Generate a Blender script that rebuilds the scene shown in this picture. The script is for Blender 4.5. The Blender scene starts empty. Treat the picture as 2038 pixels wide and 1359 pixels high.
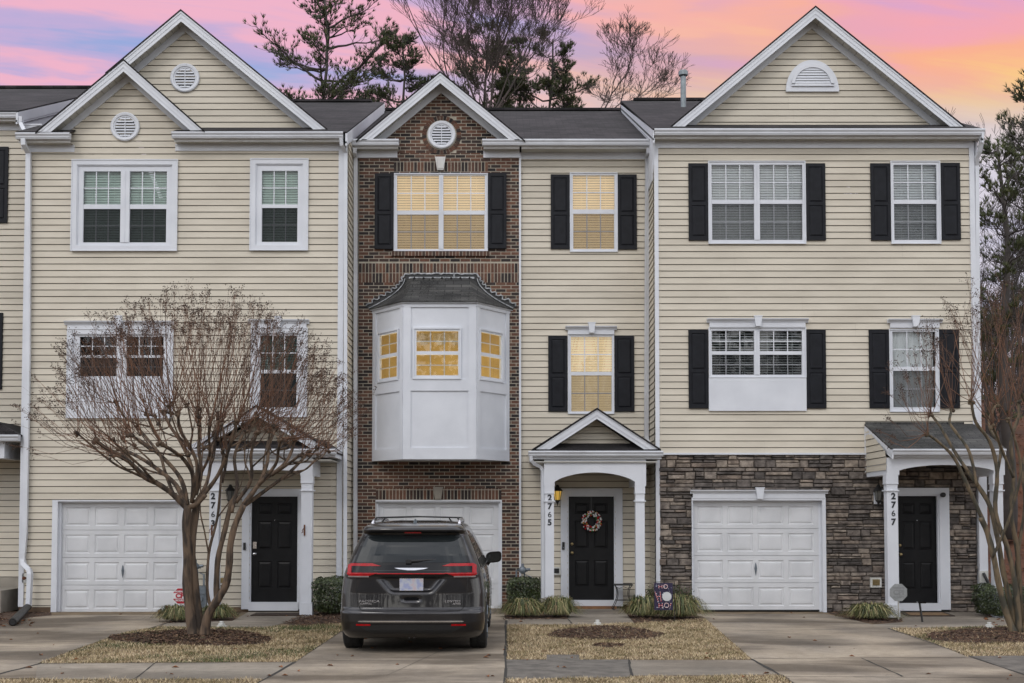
import bpy, math, random
import numpy as np
from mathutils import Vector, Matrix

R_ = math.radians
random.seed(7)
scene = bpy.context.scene
COL = scene.collection

# ------------------------------------------------------------------ camera
F = 2350.0; PW, PH = 2038.0, 1359.0
CAM = Vector((0.0, -23.5, 1.8)); PITCH = R_(2.3); HOR = 1030.0
PPY = HOR - F * math.tan(PITCH)
cd = bpy.data.cameras.new("camera"); cam = bpy.data.objects.new("camera", cd); COL.objects.link(cam)
cam.location = CAM; cam.rotation_euler = (R_(90) + PITCH, 0, 0)
cd.sensor_width = 36; cd.lens = F / PW * 36; cd.shift_y = (PPY - PH / 2) / PW
cd.clip_end = 3000; cd.clip_start = .1
scene.camera = cam

# ------------------------------------------------------------------ light
SUN_EL, SUN_ROT = R_(42), R_(200)
wd = bpy.data.worlds.new("World"); scene.world = wd; wd.use_nodes = True
nt = wd.node_tree; N = nt.nodes; L = nt.links
for n in list(N): N.remove(n)
def nd(t, **k):
    n = N.new(t)
    for a, b in k.items(): setattr(n, a, b)
    return n
def mth(op, a, b=None, c=None, clamp=False):
    n = nd('ShaderNodeMath', operation=op); n.use_clamp = clamp
    for i, v in enumerate((a, b, c)):
        if v is None: continue
        if isinstance(v, (int, float)): n.inputs[i].default_value = v
        else: L.new(v, n.inputs[i])
    return n.outputs[0]
def mixc(f, a, b):
    n = nd('ShaderNodeMix', data_type='RGBA')
    for s, v in ((n.inputs[0], f), (n.inputs[6], a), (n.inputs[7], b)):
        if isinstance(v, (int, float)): s.default_value = v
        elif isinstance(v, tuple): s.default_value = (*v, 1)
        else: L.new(v, s)
    return n.outputs[2]
def srgb(r, g, b):
    f = lambda c: (c / 255 / 12.92) if c / 255 <= .04045 else ((c / 255 + .055) / 1.055) ** 2.4
    return (f(r), f(g), f(b))
def sramp(fac, stops):
    n = nd('ShaderNodeValToRGB'); n.color_ramp.interpolation = 'EASE'
    while len(n.color_ramp.elements) < len(stops): n.color_ramp.elements.new(.5)
    for e, (p, c) in zip(n.color_ramp.elements, stops): e.position = p; e.color = (*c, 1)
    L.new(fac, n.inputs[0]); return n.outputs[0]
tc = nd('ShaderNodeTexCoord'); sp = nd('ShaderNodeSeparateXYZ'); L.new(tc.outputs['Generated'], sp.inputs[0])
X, Y, Z = sp.outputs
ay = mth('MAXIMUM', mth('ABSOLUTE', Y), .15)
u = mth('DIVIDE', X, ay); v = mth('DIVIDE', Z, ay)
cb = nd('ShaderNodeCombineXYZ'); L.new(mth('MULTIPLY', u, 1.6), cb.inputs[0])
L.new(mth('ADD', mth('MULTIPLY', v, 9.0), mth('MULTIPLY', u, 1.3)), cb.inputs[1])
nz = nd('ShaderNodeTexNoise'); nz.inputs['Scale'].default_value = 1.1; nz.inputs['Detail'].default_value = 5; nz.inputs['Roughness'].default_value = .55; nz.inputs['Distortion'].default_value = .5
L.new(cb.outputs[0], nz.inputs['Vector'])
cb2 = nd('ShaderNodeCombineXYZ'); L.new(mth('MULTIPLY', u, 3.2), cb2.inputs[0])
L.new(mth('ADD', mth('MULTIPLY', v, 24.0), mth('MULTIPLY', u, 2.0)), cb2.inputs[1]); cb2.inputs[2].default_value = 4.2
nz2 = nd('ShaderNodeTexNoise'); nz2.inputs['Scale'].default_value = 1.3; nz2.inputs['Detail'].default_value = 6; nz2.inputs['Distortion'].default_value = .8
L.new(cb2.outputs[0], nz2.inputs['Vector'])
n1 = mth('ADD', mth('MULTIPLY', nz.outputs[0], .7), mth('MULTIPLY', nz2.outputs[0], .3))
left = sramp(n1, [(.42, srgb(156, 174, 224)), (.495, srgb(198, 178, 220)), (.56, srgb(244, 184, 206)), (.66, srgb(206, 178, 222))])
right = sramp(mth('ADD', n1, mth('MULTIPLY', mth('SUBTRACT', .43, v), 2.2)), [(.34, srgb(228, 170, 206)), (.44, srgb(248, 172, 184)), (.54, srgb(255, 182, 150)), (.66, srgb(255, 208, 138)), (.8, srgb(255, 222, 160))])
tt = mth('ADD', mth('MULTIPLY', u, 2.1), mth('ADD', mth('MULTIPLY', mth('SUBTRACT', nz.outputs[0], .5), .5), .30), clamp=True)
hi = mixc(tt, left, right)
low = sramp(nz2.outputs[0], [(.35, srgb(196, 196, 220)), (.6, srgb(222, 216, 228))])
fl = nd('ShaderNodeMapRange', interpolation_type='SMOOTHSTEP'); L.new(mth('ADD', mth('SUBTRACT', v, mth('MULTIPLY', mth('ABSOLUTE', u), .02)), mth('MULTIPLY', mth('SUBTRACT', nz.outputs[0], .5), .12)), fl.inputs[0])
fl.inputs[1].default_value = .285; fl.inputs[2].default_value = .385
front0 = mixc(fl.outputs[0], low, hi)
fsc = nd('ShaderNodeVectorMath', operation='SCALE'); L.new(front0, fsc.inputs[0]); fsc.inputs[3].default_value = 1.28; front = fsc.outputs[0]
cl = nd('ShaderNodeTexNoise'); cl.inputs['Scale'].default_value = 3.2; cl.inputs['Detail'].default_value = 6; cl.inputs['Distortion'].default_value = .4
L.new(tc.outputs['Generated'], cl.inputs['Vector'])
OVER = 1.0
grey = sramp(cl.outputs[0], [(.34, (.55, .58, .66)), (.48, (1.35, 1.36, 1.42)), (.62, (2.5, 2.45, 2.4))])
sk = nd('ShaderNodeTexSky', sky_type='NISHITA'); sk.sun_disc = False; sk.sun_elevation = SUN_EL; sk.sun_rotation = SUN_ROT
skm = nd('ShaderNodeVectorMath', operation='SCALE'); L.new(sk.outputs[0], skm.inputs[0]); skm.inputs[3].default_value = .06
ga = nd('ShaderNodeVectorMath', operation='ADD'); L.new(grey, ga.inputs[0]); L.new(skm.outputs[0], ga.inputs[1])
fb = nd('ShaderNodeMapRange', interpolation_type='SMOOTHSTEP'); L.new(mth('SUBTRACT', Y, mth('MULTIPLY', Z, .9)), fb.inputs[0])
fb.inputs[1].default_value = -.15; fb.inputs[2].default_value = .45
allc = mixc(fb.outputs[0], ga.outputs[0], front)
bg = nd('ShaderNodeBackground'); L.new(allc, bg.inputs[0]); bg.inputs[1].default_value = 1.0
wo = nd('ShaderNodeOutputWorld'); L.new(bg.outputs[0], wo.inputs[0])
sl = bpy.data.lights.new("sun", 'SUN'); sl.energy = .7; sl.angle = R_(14); sl.color = (1, .96, .9)
so = bpy.data.objects.new("sun", sl); COL.objects.link(so)
so.rotation_euler = Vector((math.sin(SUN_ROT) * -math.cos(SUN_EL) * -1, math.cos(SUN_ROT) * math.cos(SUN_EL), math.sin(SUN_EL))).to_track_quat('Z', 'Y').to_euler()
scene.view_settings.view_transform = 'Standard'; scene.view_settings.look = 'None'
scene.view_settings.exposure = -0.42; scene.view_settings.gamma = 1

# ------------------------------------------------------------------ photo -> place
def W(px, py, Yp):
    a = (px - PW / 2) / F; b = (PPY - py) / F
    d = Vector((a, math.cos(PITCH) - b * math.sin(PITCH), math.sin(PITCH) + b * math.cos(PITCH)))
    return CAM + d * ((Yp - CAM.y) / d.y)
def G(px, py, z=0.0):
    a = (px - PW / 2) / F; b = (PPY - py) / F
    d = Vector((a, math.cos(PITCH) - b * math.sin(PITCH), math.sin(PITCH) + b * math.cos(PITCH)))
    return CAM + d * ((z - CAM.z) / d.z)
def RC(r, Yp):
    x0, y0, x1, y1 = r; m = (y0 + y1) / 2
    return (W(x0, m, Yp).x, W(x1, m, Yp).x, W(x0, y1, Yp).z, W(x0, y0, Yp).z)

# ------------------------------------------------------------------ materials
MATS = {}
def mat(name, c1, c2=None, scale=6, rough=.6, metal=0, bump=0, bscale=None, attr=None, attr_cols=None, spec=.5, coat=0, stretch=None, emit=None, estr=0, detail=4, contrast=(.35, .65)):
    m = bpy.data.materials.new(name); m.use_nodes = True
    t = m.node_tree; b = t.nodes['Principled BSDF']; lk = t.links
    b.inputs['Roughness'].default_value = rough; b.inputs['Metallic'].default_value = metal
    b.inputs['Specular IOR Level'].default_value = spec; b.inputs['Coat Weight'].default_value = coat
    b.inputs['Coat Roughness'].default_value = .03
    tcn = t.nodes.new('ShaderNodeTexCoord'); vec = tcn.outputs['Object']
    if stretch:
        mp = t.nodes.new('ShaderNodeMapping'); mp.inputs['Scale'].default_value = stretch; lk.new(vec, mp.inputs[0]); vec = mp.outputs[0]
    if c2 is None: c2 = tuple(c * .86 for c in c1)
    no = t.nodes.new('ShaderNodeTexNoise'); no.inputs['Scale'].default_value = scale; no.inputs['Detail'].default_value = detail; lk.new(vec, no.inputs['Vector'])
    rp = t.nodes.new('ShaderNodeValToRGB'); rp.color_ramp.elements[0].position = contrast[0]; rp.color_ramp.elements[1].position = contrast[1]
    rp.color_ramp.elements[0].color = (*c1, 1); rp.color_ramp.elements[1].color = (*c2, 1); lk.new(no.outputs[0], rp.inputs[0])
    col = rp.outputs[0]
    if attr:
        at = t.nodes.new('ShaderNodeAttribute'); at.attribute_name = 'rnd'
        ar = t.nodes.new('ShaderNodeValToRGB'); ar.color_ramp.interpolation = 'LINEAR'
        while len(ar.color_ramp.elements) < len(attr): ar.color_ramp.elements.new(.5)
        for e, (p, c) in zip(ar.color_ramp.elements, attr): e.position = p; e.color = (*c, 1)
        lk.new(at.outputs['Fac'], ar.inputs[0])
        mx = t.nodes.new('ShaderNodeMix'); mx.data_type = 'RGBA'; mx.blend_type = 'MULTIPLY'; mx.inputs[0].default_value = 1
        lk.new(ar.outputs[0], mx.inputs[6]); lk.new(col, mx.inputs[7]); col = mx.outputs[2]
    lk.new(col, b.inputs['Base Color'])
    if bump:
        n2 = t.nodes.new('ShaderNodeTexNoise'); n2.inputs['Scale'].default_value = bscale or scale * 4; n2.inputs['Detail'].default_value = 4; lk.new(vec, n2.inputs['Vector'])
        bp = t.nodes.new('ShaderNodeBump'); bp.inputs['Strength'].default_value = bump; bp.inputs['Distance'].default_value = .01
        lk.new(n2.outputs[0], bp.inputs['Height']); lk.new(bp.outputs[0], b.inputs['Normal'])
    if emit: b.inputs['Emission Color'].default_value = (*emit, 1); b.inputs['Emission Strength'].default_value = estr
    MATS[name] = m; return m
W1 = (1, 1, 1)
mat('siding', (.635, .58, .48), (.53, .48, .392), scale=.75, rough=.55, bump=.06, bscale=60, stretch=(1, 1, 4), attr=[(0, (.94, .94, .94)), (1, (1.0, 1.0, 1.0))])
mat('siding_far', (.62, .565, .465), (.54, .49, .40), scale=.9, rough=.55, attr=[(0, (.94, .94, .94)), (1, W1)])
mat('trim', (.68, .70, .745), (.61, .63, .675), scale=1.7, rough=.5, bump=.08, bscale=25)
mat('trim_dirty', (.66, .66, .66), (.44, .42, .38), scale=2.2, rough=.6, contrast=(.45, .85), stretch=(1, 1, .5))
mat('gutter', (.62, .64, .68), (.52, .53, .56), scale=1.5, rough=.38)
mat('soffit', (.55, .54, .50), (.46, .45, .41), scale=2, rough=.6)
mat('shutter', (.006, .0065, .0095), (.010, .011, .015), scale=9, rough=.5, spec=.22, bump=.15, bscale=90)
mat('door', (.005, .005, .006), (.008, .008, .009), scale=6, rough=.42, spec=.25, bump=.1, bscale=50)
mat('garage', (.66, .67, .69), (.57, .58, .60), scale=2.2, rough=.5, bump=.1, bscale=70)
mat('mortar', (.47, .425, .345), (.38, .345, .28), scale=12, rough=.9, bump=.4, bscale=60)
mat('brick', (1, 1, 1), (.62, .60, .58), scale=16, rough=.85, bump=.6, bscale=70, contrast=(.3, .75), attr=[(0, (.020, .016, .016)), (.25, (.048, .034, .030)), (.45, (.098, .052, .037)), (.65, (.142, .064, .042)), (.85, (.185, .092, .058)), (1, (.115, .066, .048))])
mat('stone', (1.0, 1.0, 1.0), (.36, .35, .36), scale=9, rough=.9, bump=1.0, bscale=38, contrast=(.32, .68), detail=6, attr=[(0, (.12, .105, .095)), (.3, (.165, .142, .126)), (.55, (.26, .22, .188)), (.8, (.38, .32, .26)), (1, (.26, .205, .165))])
mat('joint', (.055, .048, .043), (.08, .07, .062), scale=20, rough=1)
mat('concrete_raw', (.34, .31, .26), (.26, .235, .20), scale=3, rough=.95, bump=.5, bscale=50)
mat('foundation', (.17, .11, .07), (.11, .075, .05), scale=5, rough=.95, bump=.5)
mat('black_plastic', (.012, .012, .013), (.02, .02, .02), rough=.45)
mat('rubber', (.014, .014, .015), (.022, .022, .022), scale=12, rough=.85, bump=.2, bscale=60)
mat('grey_metal', (.13, .155, .18), (.2, .23, .26), scale=9, rough=.45, metal=.4)
mat('galv', (.26, .29, .30), (.18, .2, .21), scale=8, rough=.4, metal=.7)
mat('silver', (.42, .43, .45), (.18, .19, .2), scale=16, rough=.45, metal=.3, bump=.6, bscale=80)
mat('chrome', (.75, .75, .77), rough=.12, metal=1)
mat('brass', (.35, .27, .14), rough=.35, metal=.9)
mat('rust', (.16, .055, .02), (.08, .03, .012), scale=25, rough=.8)
mat('doormat', (.05, .03, .02), (.022, .016, .012), scale=40, rough=1, bump=.6, bscale=150)
mat('doormat_tan', (.24, .15, .075), (.13, .08, .04), scale=30, rough=1, bump=.6, bscale=150)
mat('step_wood', (.25, .12, .05), (.16, .08, .04), scale=8, rough=.7)
mat('white_plastic', (.62, .62, .6), (.5, .5, .46), scale=14, rough=.5)
mat('sign_red', (.42, .012, .03), (.36, .012, .028), rough=.4)
mat('sign_white', (.75, .75, .76), rough=.4)
mat('sign_grey', (.30, .31, .31), (.25, .26, .26), scale=20, rough=.6)
mat('sign_grey_dark', (.235, .24, .245), rough=.6)
mat('sign_post', (.38, .37, .34), (.25, .24, .22), rough=.6)
mat('numbers', (.02, .022, .028), rough=.4)
mat('lamp_amber', (.5, .3, .06), rough=.2, emit=(1, .62, .12), estr=.55)
mat('lamp_clear', (.16, .16, .15), rough=.08)
mat('interior', (.018, .018, .018), rough=.9)
mat('interior_dark', (.02, .022, .025), rough=.9)
mat('blind_white', (.80, .82, .83), (.74, .76, .78), scale=4, rough=.6)
mat('blind_green', (.62, .76, .68), (.54, .68, .60), scale=4, rough=.6)
mat('blind_grey', (.30, .32, .33), rough=.6)
mat('blind_teal', (.09, .17, .15), (.06, .12, .11), scale=5, rough=.7)
mat('blind_glow_warm', (.50, .41, .27), (.42, .34, .22), scale=3, rough=.6, emit=(1.0, .72, .40), estr=.58)  # slat emission stands in for room light behind the blind
mat('blind_glow_cream', (.58, .49, .33), (.5, .42, .28), scale=3, rough=.6, emit=(1.0, .76, .46), estr=.60)  # lit room behind is painted in as the slats' own glow
mat('room_gold', (.52, .43, .24), (.42, .34, .18), scale=2, rough=.8)
mat('room_ceiling', (.65, .5, .25), rough=.8)
mat('shade', (.7, .6, .4), (.55, .45, .3), scale=5, rough=.8)
mat('bulb', (1, .8, .4), emit=(1, .72, .3), estr=6)
mat('bark', (.15, .105, .072), (.045, .034, .027), scale=13, rough=.9, bump=.9, bscale=40, stretch=(1, 1, .22), contrast=(.42, .60), attr=[(0, (.8, .78, .75)), (1, (1.25, 1.2, 1.15))])
mat('bark_smooth', (.15, .11, .068), (.05, .046, .034), scale=12, rough=.85, bump=.7, bscale=30, stretch=(1, 1, .25), contrast=(.42, .58), attr=[(0, (.85, .85, .85)), (1, (1.2, 1.2, 1.15))])
mat('shoot', (.16, .082, .048), (.10, .056, .036), scale=7, rough=.75, attr=[(0, (.6, .6, .65)), (.5, W1), (1, (1.5, 1.35, 1.2))])
mat('seed', (.035, .02, .015), (.06, .033, .022), rough=.9, scale=30)
mat('dry_leaf', (.22, .09, .035), (.13, .055, .025), rough=.8, scale=20, attr=[(0, (.6, .6, .6)), (1, (1.5, 1.4, 1.2))])
mat('bark_far', (.072, .062, .058), (.045, .04, .038), scale=3, rough=.95)
mat('bark_bare', (.075, .058, .052), (.045, .036, .033), scale=3, rough=.95)
mat('needles', (.085, .10, .038), (.045, .06, .026), scale=1.3, rough=.6, attr=[(0, (.55, .6, .6)), (.6, W1), (1, (1.5, 1.35, 1.0))])
mat('hedge', (.058, .078, .026), (.026, .038, .014), scale=4, rough=.4, attr=[(0, (.45, .5, .45)), (.6, W1), (1, (1.8, 1.7, 1.5))])
mat('liriope', W1, (.8, .8, .75), scale=8, rough=.5, attr=[(0, (.02, .032, .010)), (.45, (.075, .10, .026)), (.62, (.20, .21, .07)), (.82, (.42, .38, .19)), (1, (.24, .15, .07))])
mat('grass', W1, (.75, .75, .7), scale=1.2, rough=.8, attr=[(0, (.04, .075, .018)), (.18, (.09, .12, .035)), (.3, (.22, .165, .075)), (.6, (.50, .385, .23)), (.85, (.72, .59, .40)), (1, (.28, .18, .10))])
mat('soil', (.20, .145, .085), (.12, .088, .055), scale=3, rough=1, bump=.8, bscale=30)
mat('mulch', (.10, .058, .035), (.05, .03, .02), scale=5, rough=1, bump=1, bscale=60)
mat('mulch_chip', W1, (.7, .7, .7), rough=.95, attr=[(0, (.03, .016, .011)), (.6, (.085, .04, .022)), (.9, (.16, .09, .05)), (1, (.3, .2, .12))])
mat('hill', (.15, .062, .032), (.085, .042, .026), scale=1.6, rough=1, bump=.8, bscale=14)
mat('asphalt', (.055, .055, .057), (.04, .04, .042), scale=4, rough=.95, bump=.4, bscale=120)
mat('patch', (.165, .148, .128), (.095, .086, .075), scale=5, rough=.95, bump=.5, bscale=120)
mat('seam', (.035, .032, .028), rough=1)
mat('terracotta', (.2, .06, .04), rough=.8)
def concrete(name, base, dark, warm):
    m = bpy.data.materials.new(name); m.use_nodes = True; t = m.node_tree; b = t.nodes['Principled BSDF']; lk = t.links
    b.inputs['Roughness'].default_value = .9
    g = t.nodes.new('ShaderNodeTexCoord')
    def noise(s, d=5, st=None, dist=0):
        v = g.outputs['Object']
        if st:
            mp = t.nodes.new('ShaderNodeMapping'); mp.inputs['Scale'].default_value = st; lk.new(v, mp.inputs[0]); v = mp.outputs[0]
        n = t.nodes.new('ShaderNodeTexNoise'); n.inputs['Scale'].default_value = s; n.inputs['Detail'].default_value = d; n.inputs['Distortion'].default_value = dist; lk.new(v, n.inputs['Vector']); return n.outputs[0]
    def ramp(f, a, b_, c1, c2):
        r = t.nodes.new('ShaderNodeValToRGB'); r.color_ramp.elements[0].position = a; r.color_ramp.elements[1].position = b_
        r.color_ramp.elements[0].color = (*c1, 1); r.color_ramp.elements[1].color = (*c2, 1); lk.new(f, r.inputs[0]); return r.outputs[0]
    def mul(a, c):
        x = t.nodes.new('ShaderNodeMix'); x.data_type = 'RGBA'; x.blend_type = 'MULTIPLY'; x.inputs[0].default_value = 1; lk.new(a, x.inputs[6]); lk.new(c, x.inputs[7]); return x.outputs[2]
    c = ramp(noise(.9, 4, (1, .6, 1)), .35, .7, base, warm)
    c = mul(c, ramp(noise(.55, 6, (.6, 1.5, 1), .6), .40, .60, W1, dark))
    c = mul(c, ramp(noise(7, 6), .3, .75, W1, (.78, .77, .75)))
    c = mul(c, ramp(noise(90, 3), .3, .7, (.86, .86, .86), (1.1, 1.1, 1.1)))
    c = mul(c, ramp(noise(26, 2), .66, .72, W1, (.62, .58, .54)))
    lk.new(c, b.inputs['Base Color'])
    bp = t.nodes.new('ShaderNodeBump'); bp.inputs['Strength'].default_value = .35; bp.inputs['Distance'].default_value = .01
    lk.new(noise(70), bp.inputs['Height']); lk.new(bp.outputs[0], b.inputs['Normal']); MATS[name] = m
concrete('driveway', (.43, .36, .275), (.36, .34, .32), (.29, .25, .205))
concrete('sidewalk', (.36, .31, .25), (.55, .54, .53), (.27, .24, .20))
def shingle(name, c1, c2, bw=.30, rh=.14):
    m = bpy.data.materials.new(name); m.use_nodes = True; t = m.node_tree; b = t.nodes['Principled BSDF']; lk = t.links
    b.inputs['Roughness'].default_value = .92
    g = t.nodes.new('ShaderNodeTexCoord'); s = t.nodes.new('ShaderNodeSeparateXYZ'); lk.new(g.outputs['Object'], s.inputs[0])
    ad = t.nodes.new('ShaderNodeMath'); ad.operation = 'ADD'; lk.new(s.outputs[1], ad.inputs[0]); lk.new(s.outputs[2], ad.inputs[1])
    cb = t.nodes.new('ShaderNodeCombineXYZ'); lk.new(s.outputs[0], cb.inputs[0]); lk.new(ad.outputs[0], cb.inputs[1])
    br = t.nodes.new('ShaderNodeTexBrick'); br.inputs['Scale'].default_value = 1; br.inputs['Brick Width'].default_value = bw; br.inputs['Row Height'].default_value = rh
    br.inputs['Mortar Size'].default_value = .008; br.inputs['Color1'].default_value = (*c1, 1); br.inputs['Color2'].default_value = (*c2, 1); br.inputs['Mortar'].default_value = (c1[0] * .4, c1[1] * .4, c1[2] * .4, 1)
    br.inputs['Mortar Smooth'].default_value = .2; lk.new(cb.outputs[0], br.inputs['Vector'])
    n = t.nodes.new('ShaderNodeTexNoise'); n.inputs['Scale'].default_value = 45; n.inputs['Detail'].default_value = 3; lk.new(g.outputs['Object'], n.inputs['Vector'])
    n3 = t.nodes.new('ShaderNodeTexNoise'); n3.inputs['Scale'].default_value = 1.2; n3.inputs['Detail'].default_value = 5; lk.new(g.outputs['Object'], n3.inputs['Vector'])
    ml = t.nodes.new('ShaderNodeMath'); ml.operation = 'MULTIPLY_ADD'; lk.new(n3.outputs[0], ml.inputs[0]); ml.inputs[1].default_value = 1.3; lk.new(n.outputs[0], ml.inputs[2])
    r = t.nodes.new('ShaderNodeValToRGB'); r.color_ramp.elements[0].position = .75; r.color_ramp.elements[1].position = 1.0
    r.color_ramp.elements[0].color = (.5, .5, .5, 1); r.color_ramp.elements[1].color = (1.6, 1.6, 1.6, 1)
    sc_ = t.nodes.new('ShaderNodeMath'); sc_.operation = 'MULTIPLY'; lk.new(ml.outputs[0], sc_.inputs[0]); sc_.inputs[1].default_value = .78; lk.new(sc_.outputs[0], r.inputs[0])
    x = t.nodes.new('ShaderNodeMix'); x.data_type = 'RGBA'; x.blend_type = 'MULTIPLY'; x.inputs[0].default_value = 1
    lk.new(br.outputs[0], x.inputs[6]); lk.new(r.outputs[0], x.inputs[7]); lk.new(x.outputs[2], b.inputs['Base Color'])
    bp = t.nodes.new('ShaderNodeBump'); bp.inputs['Strength'].default_value = .5; bp.inputs['Distance'].default_value = .008; lk.new(br.outputs[1], bp.inputs['Height']); bp.invert = True
    lk.new(bp.outputs[0], b.inputs['Normal']); MATS[name] = m
shingle('shingle', (.008, .007, .008), (.028, .024, .026))
shingle('shingle_bay', (.030, .030, .030), (.062, .061, .058), .32, .13)
def glass(name, tint, refl, rough=.01):
    m = bpy.data.materials.new(name); m.use_nodes = True; t = m.node_tree
    for n in list(t.nodes): t.nodes.remove(n)
    o = t.nodes.new('ShaderNodeOutputMaterial'); mx = t.nodes.new('ShaderNodeMixShader'); tr = t.nodes.new('ShaderNodeBsdfTransparent'); gl = t.nodes.new('ShaderNodeBsdfGlossy')
    tr.inputs[0].default_value = (*tint, 1); gl.inputs['Roughness'].default_value = rough; gl.inputs[0].default_value = (1, 1, 1, 1)
    fr = t.nodes.new('ShaderNodeFresnel'); fr.inputs[0].default_value = 1.5
    ma = t.nodes.new('ShaderNodeMath'); ma.operation = 'MULTIPLY_ADD'; t.links.new(fr.outputs[0], ma.inputs[0]); ma.inputs[1].default_value = .8; ma.inputs[2].default_value = refl; ma.use_clamp = True
    t.links.new(ma.outputs[0], mx.inputs[0]); t.links.new(tr.outputs[0], mx.inputs[1]); t.links.new(gl.outputs[0], mx.inputs[2]); t.links.new(mx.outputs[0], o.inputs[0]); MATS[name] = m
def screenmat(name, fac):
    m = bpy.data.materials.new(name); m.use_nodes = True; t = m.node_tree
    for n in list(t.nodes): t.nodes.remove(n)
    o = t.nodes.new('ShaderNodeOutputMaterial'); mx = t.nodes.new('ShaderNodeMixShader'); tr = t.nodes.new('ShaderNodeBsdfTransparent'); df = t.nodes.new('ShaderNodeBsdfDiffuse')
    df.inputs[0].default_value = (.035, .038, .04, 1); mx.inputs[0].default_value = fac
    t.links.new(tr.outputs[0], mx.inputs[1]); t.links.new(df.outputs[0], mx.inputs[2]); t.links.new(mx.outputs[0], o.inputs[0]); MATS[name] = m
glass('glass', (.93, .95, .94), .008)
screenmat('screen', .22)
screenmat('screen_dark', .45)
# vehicle
mat('van_paint', (.028, .027, .030), (.022, .021, .023), scale=3, rough=.30, metal=.65, coat=.9, spec=.4)
mat('van_gloss_black', (.004, .004, .0045), rough=.06, spec=.4)
mat('van_black', (.012, .012, .013), rough=.6)
glass('van_glass', (.16, .19, .18), .10)
mat('tail_red', (.42, .004, .008), (.30, .003, .006), scale=20, rough=.15, coat=.3, spec=.3)
mat('tail_clear', (.28, .22, .22), rough=.1, coat=1)
mat('van_trim_silver', (.62, .62, .66), rough=.22, metal=1)
mat('seat_dark', (.035, .035, .038), rough=.8)
def smudge():
    m = bpy.data.materials.new('plate'); m.use_nodes = True; t = m.node_tree; b = t.nodes['Principled BSDF']; lk = t.links
    g = t.nodes.new('ShaderNodeTexCoord'); n = t.nodes.new('ShaderNodeTexNoise'); n.inputs['Scale'].default_value = 14; n.inputs['Detail'].default_value = 1; lk.new(g.outputs['Object'], n.inputs['Vector'])
    r = t.nodes.new('ShaderNodeValToRGB'); E = r.color_ramp.elements; E[0].position = .38; E[0].color = (.30, .33, .50, 1); E[1].position = .55; E[1].color = (.44, .46, .52, 1)
    e = E.new(.68); e.color = (.48, .40, .43, 1); lk.new(n.outputs[0], r.inputs[0]); lk.new(r.outputs[0], b.inputs['Base Color']); b.inputs['Roughness'].default_value = .5; MATS['plate'] = m
smudge()
for nm, c in (('orn_red', (.5, .015, .02)), ('orn_green', (.04, .22, .06)), ('orn_white', (.7, .7, .7)), ('orn_silver', (.55, .6, .58)), ('orn_gold', (.5, .3, .08))):
    mat(nm, c, rough=.2, metal=.35 if nm != 'orn_white' else 0)
mat('flag', (.035, .028, .065), (.028, .022, .055), scale=9, rough=.85)
mat('candy', (.75, .55, .55), rough=.8); mat('candy_red', (.6, .03, .04), rough=.8); mat('flag_dot', (.55, .6, .68), rough=.8); mat('flag_cream', (.62, .64, .66), rough=.8)

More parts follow.
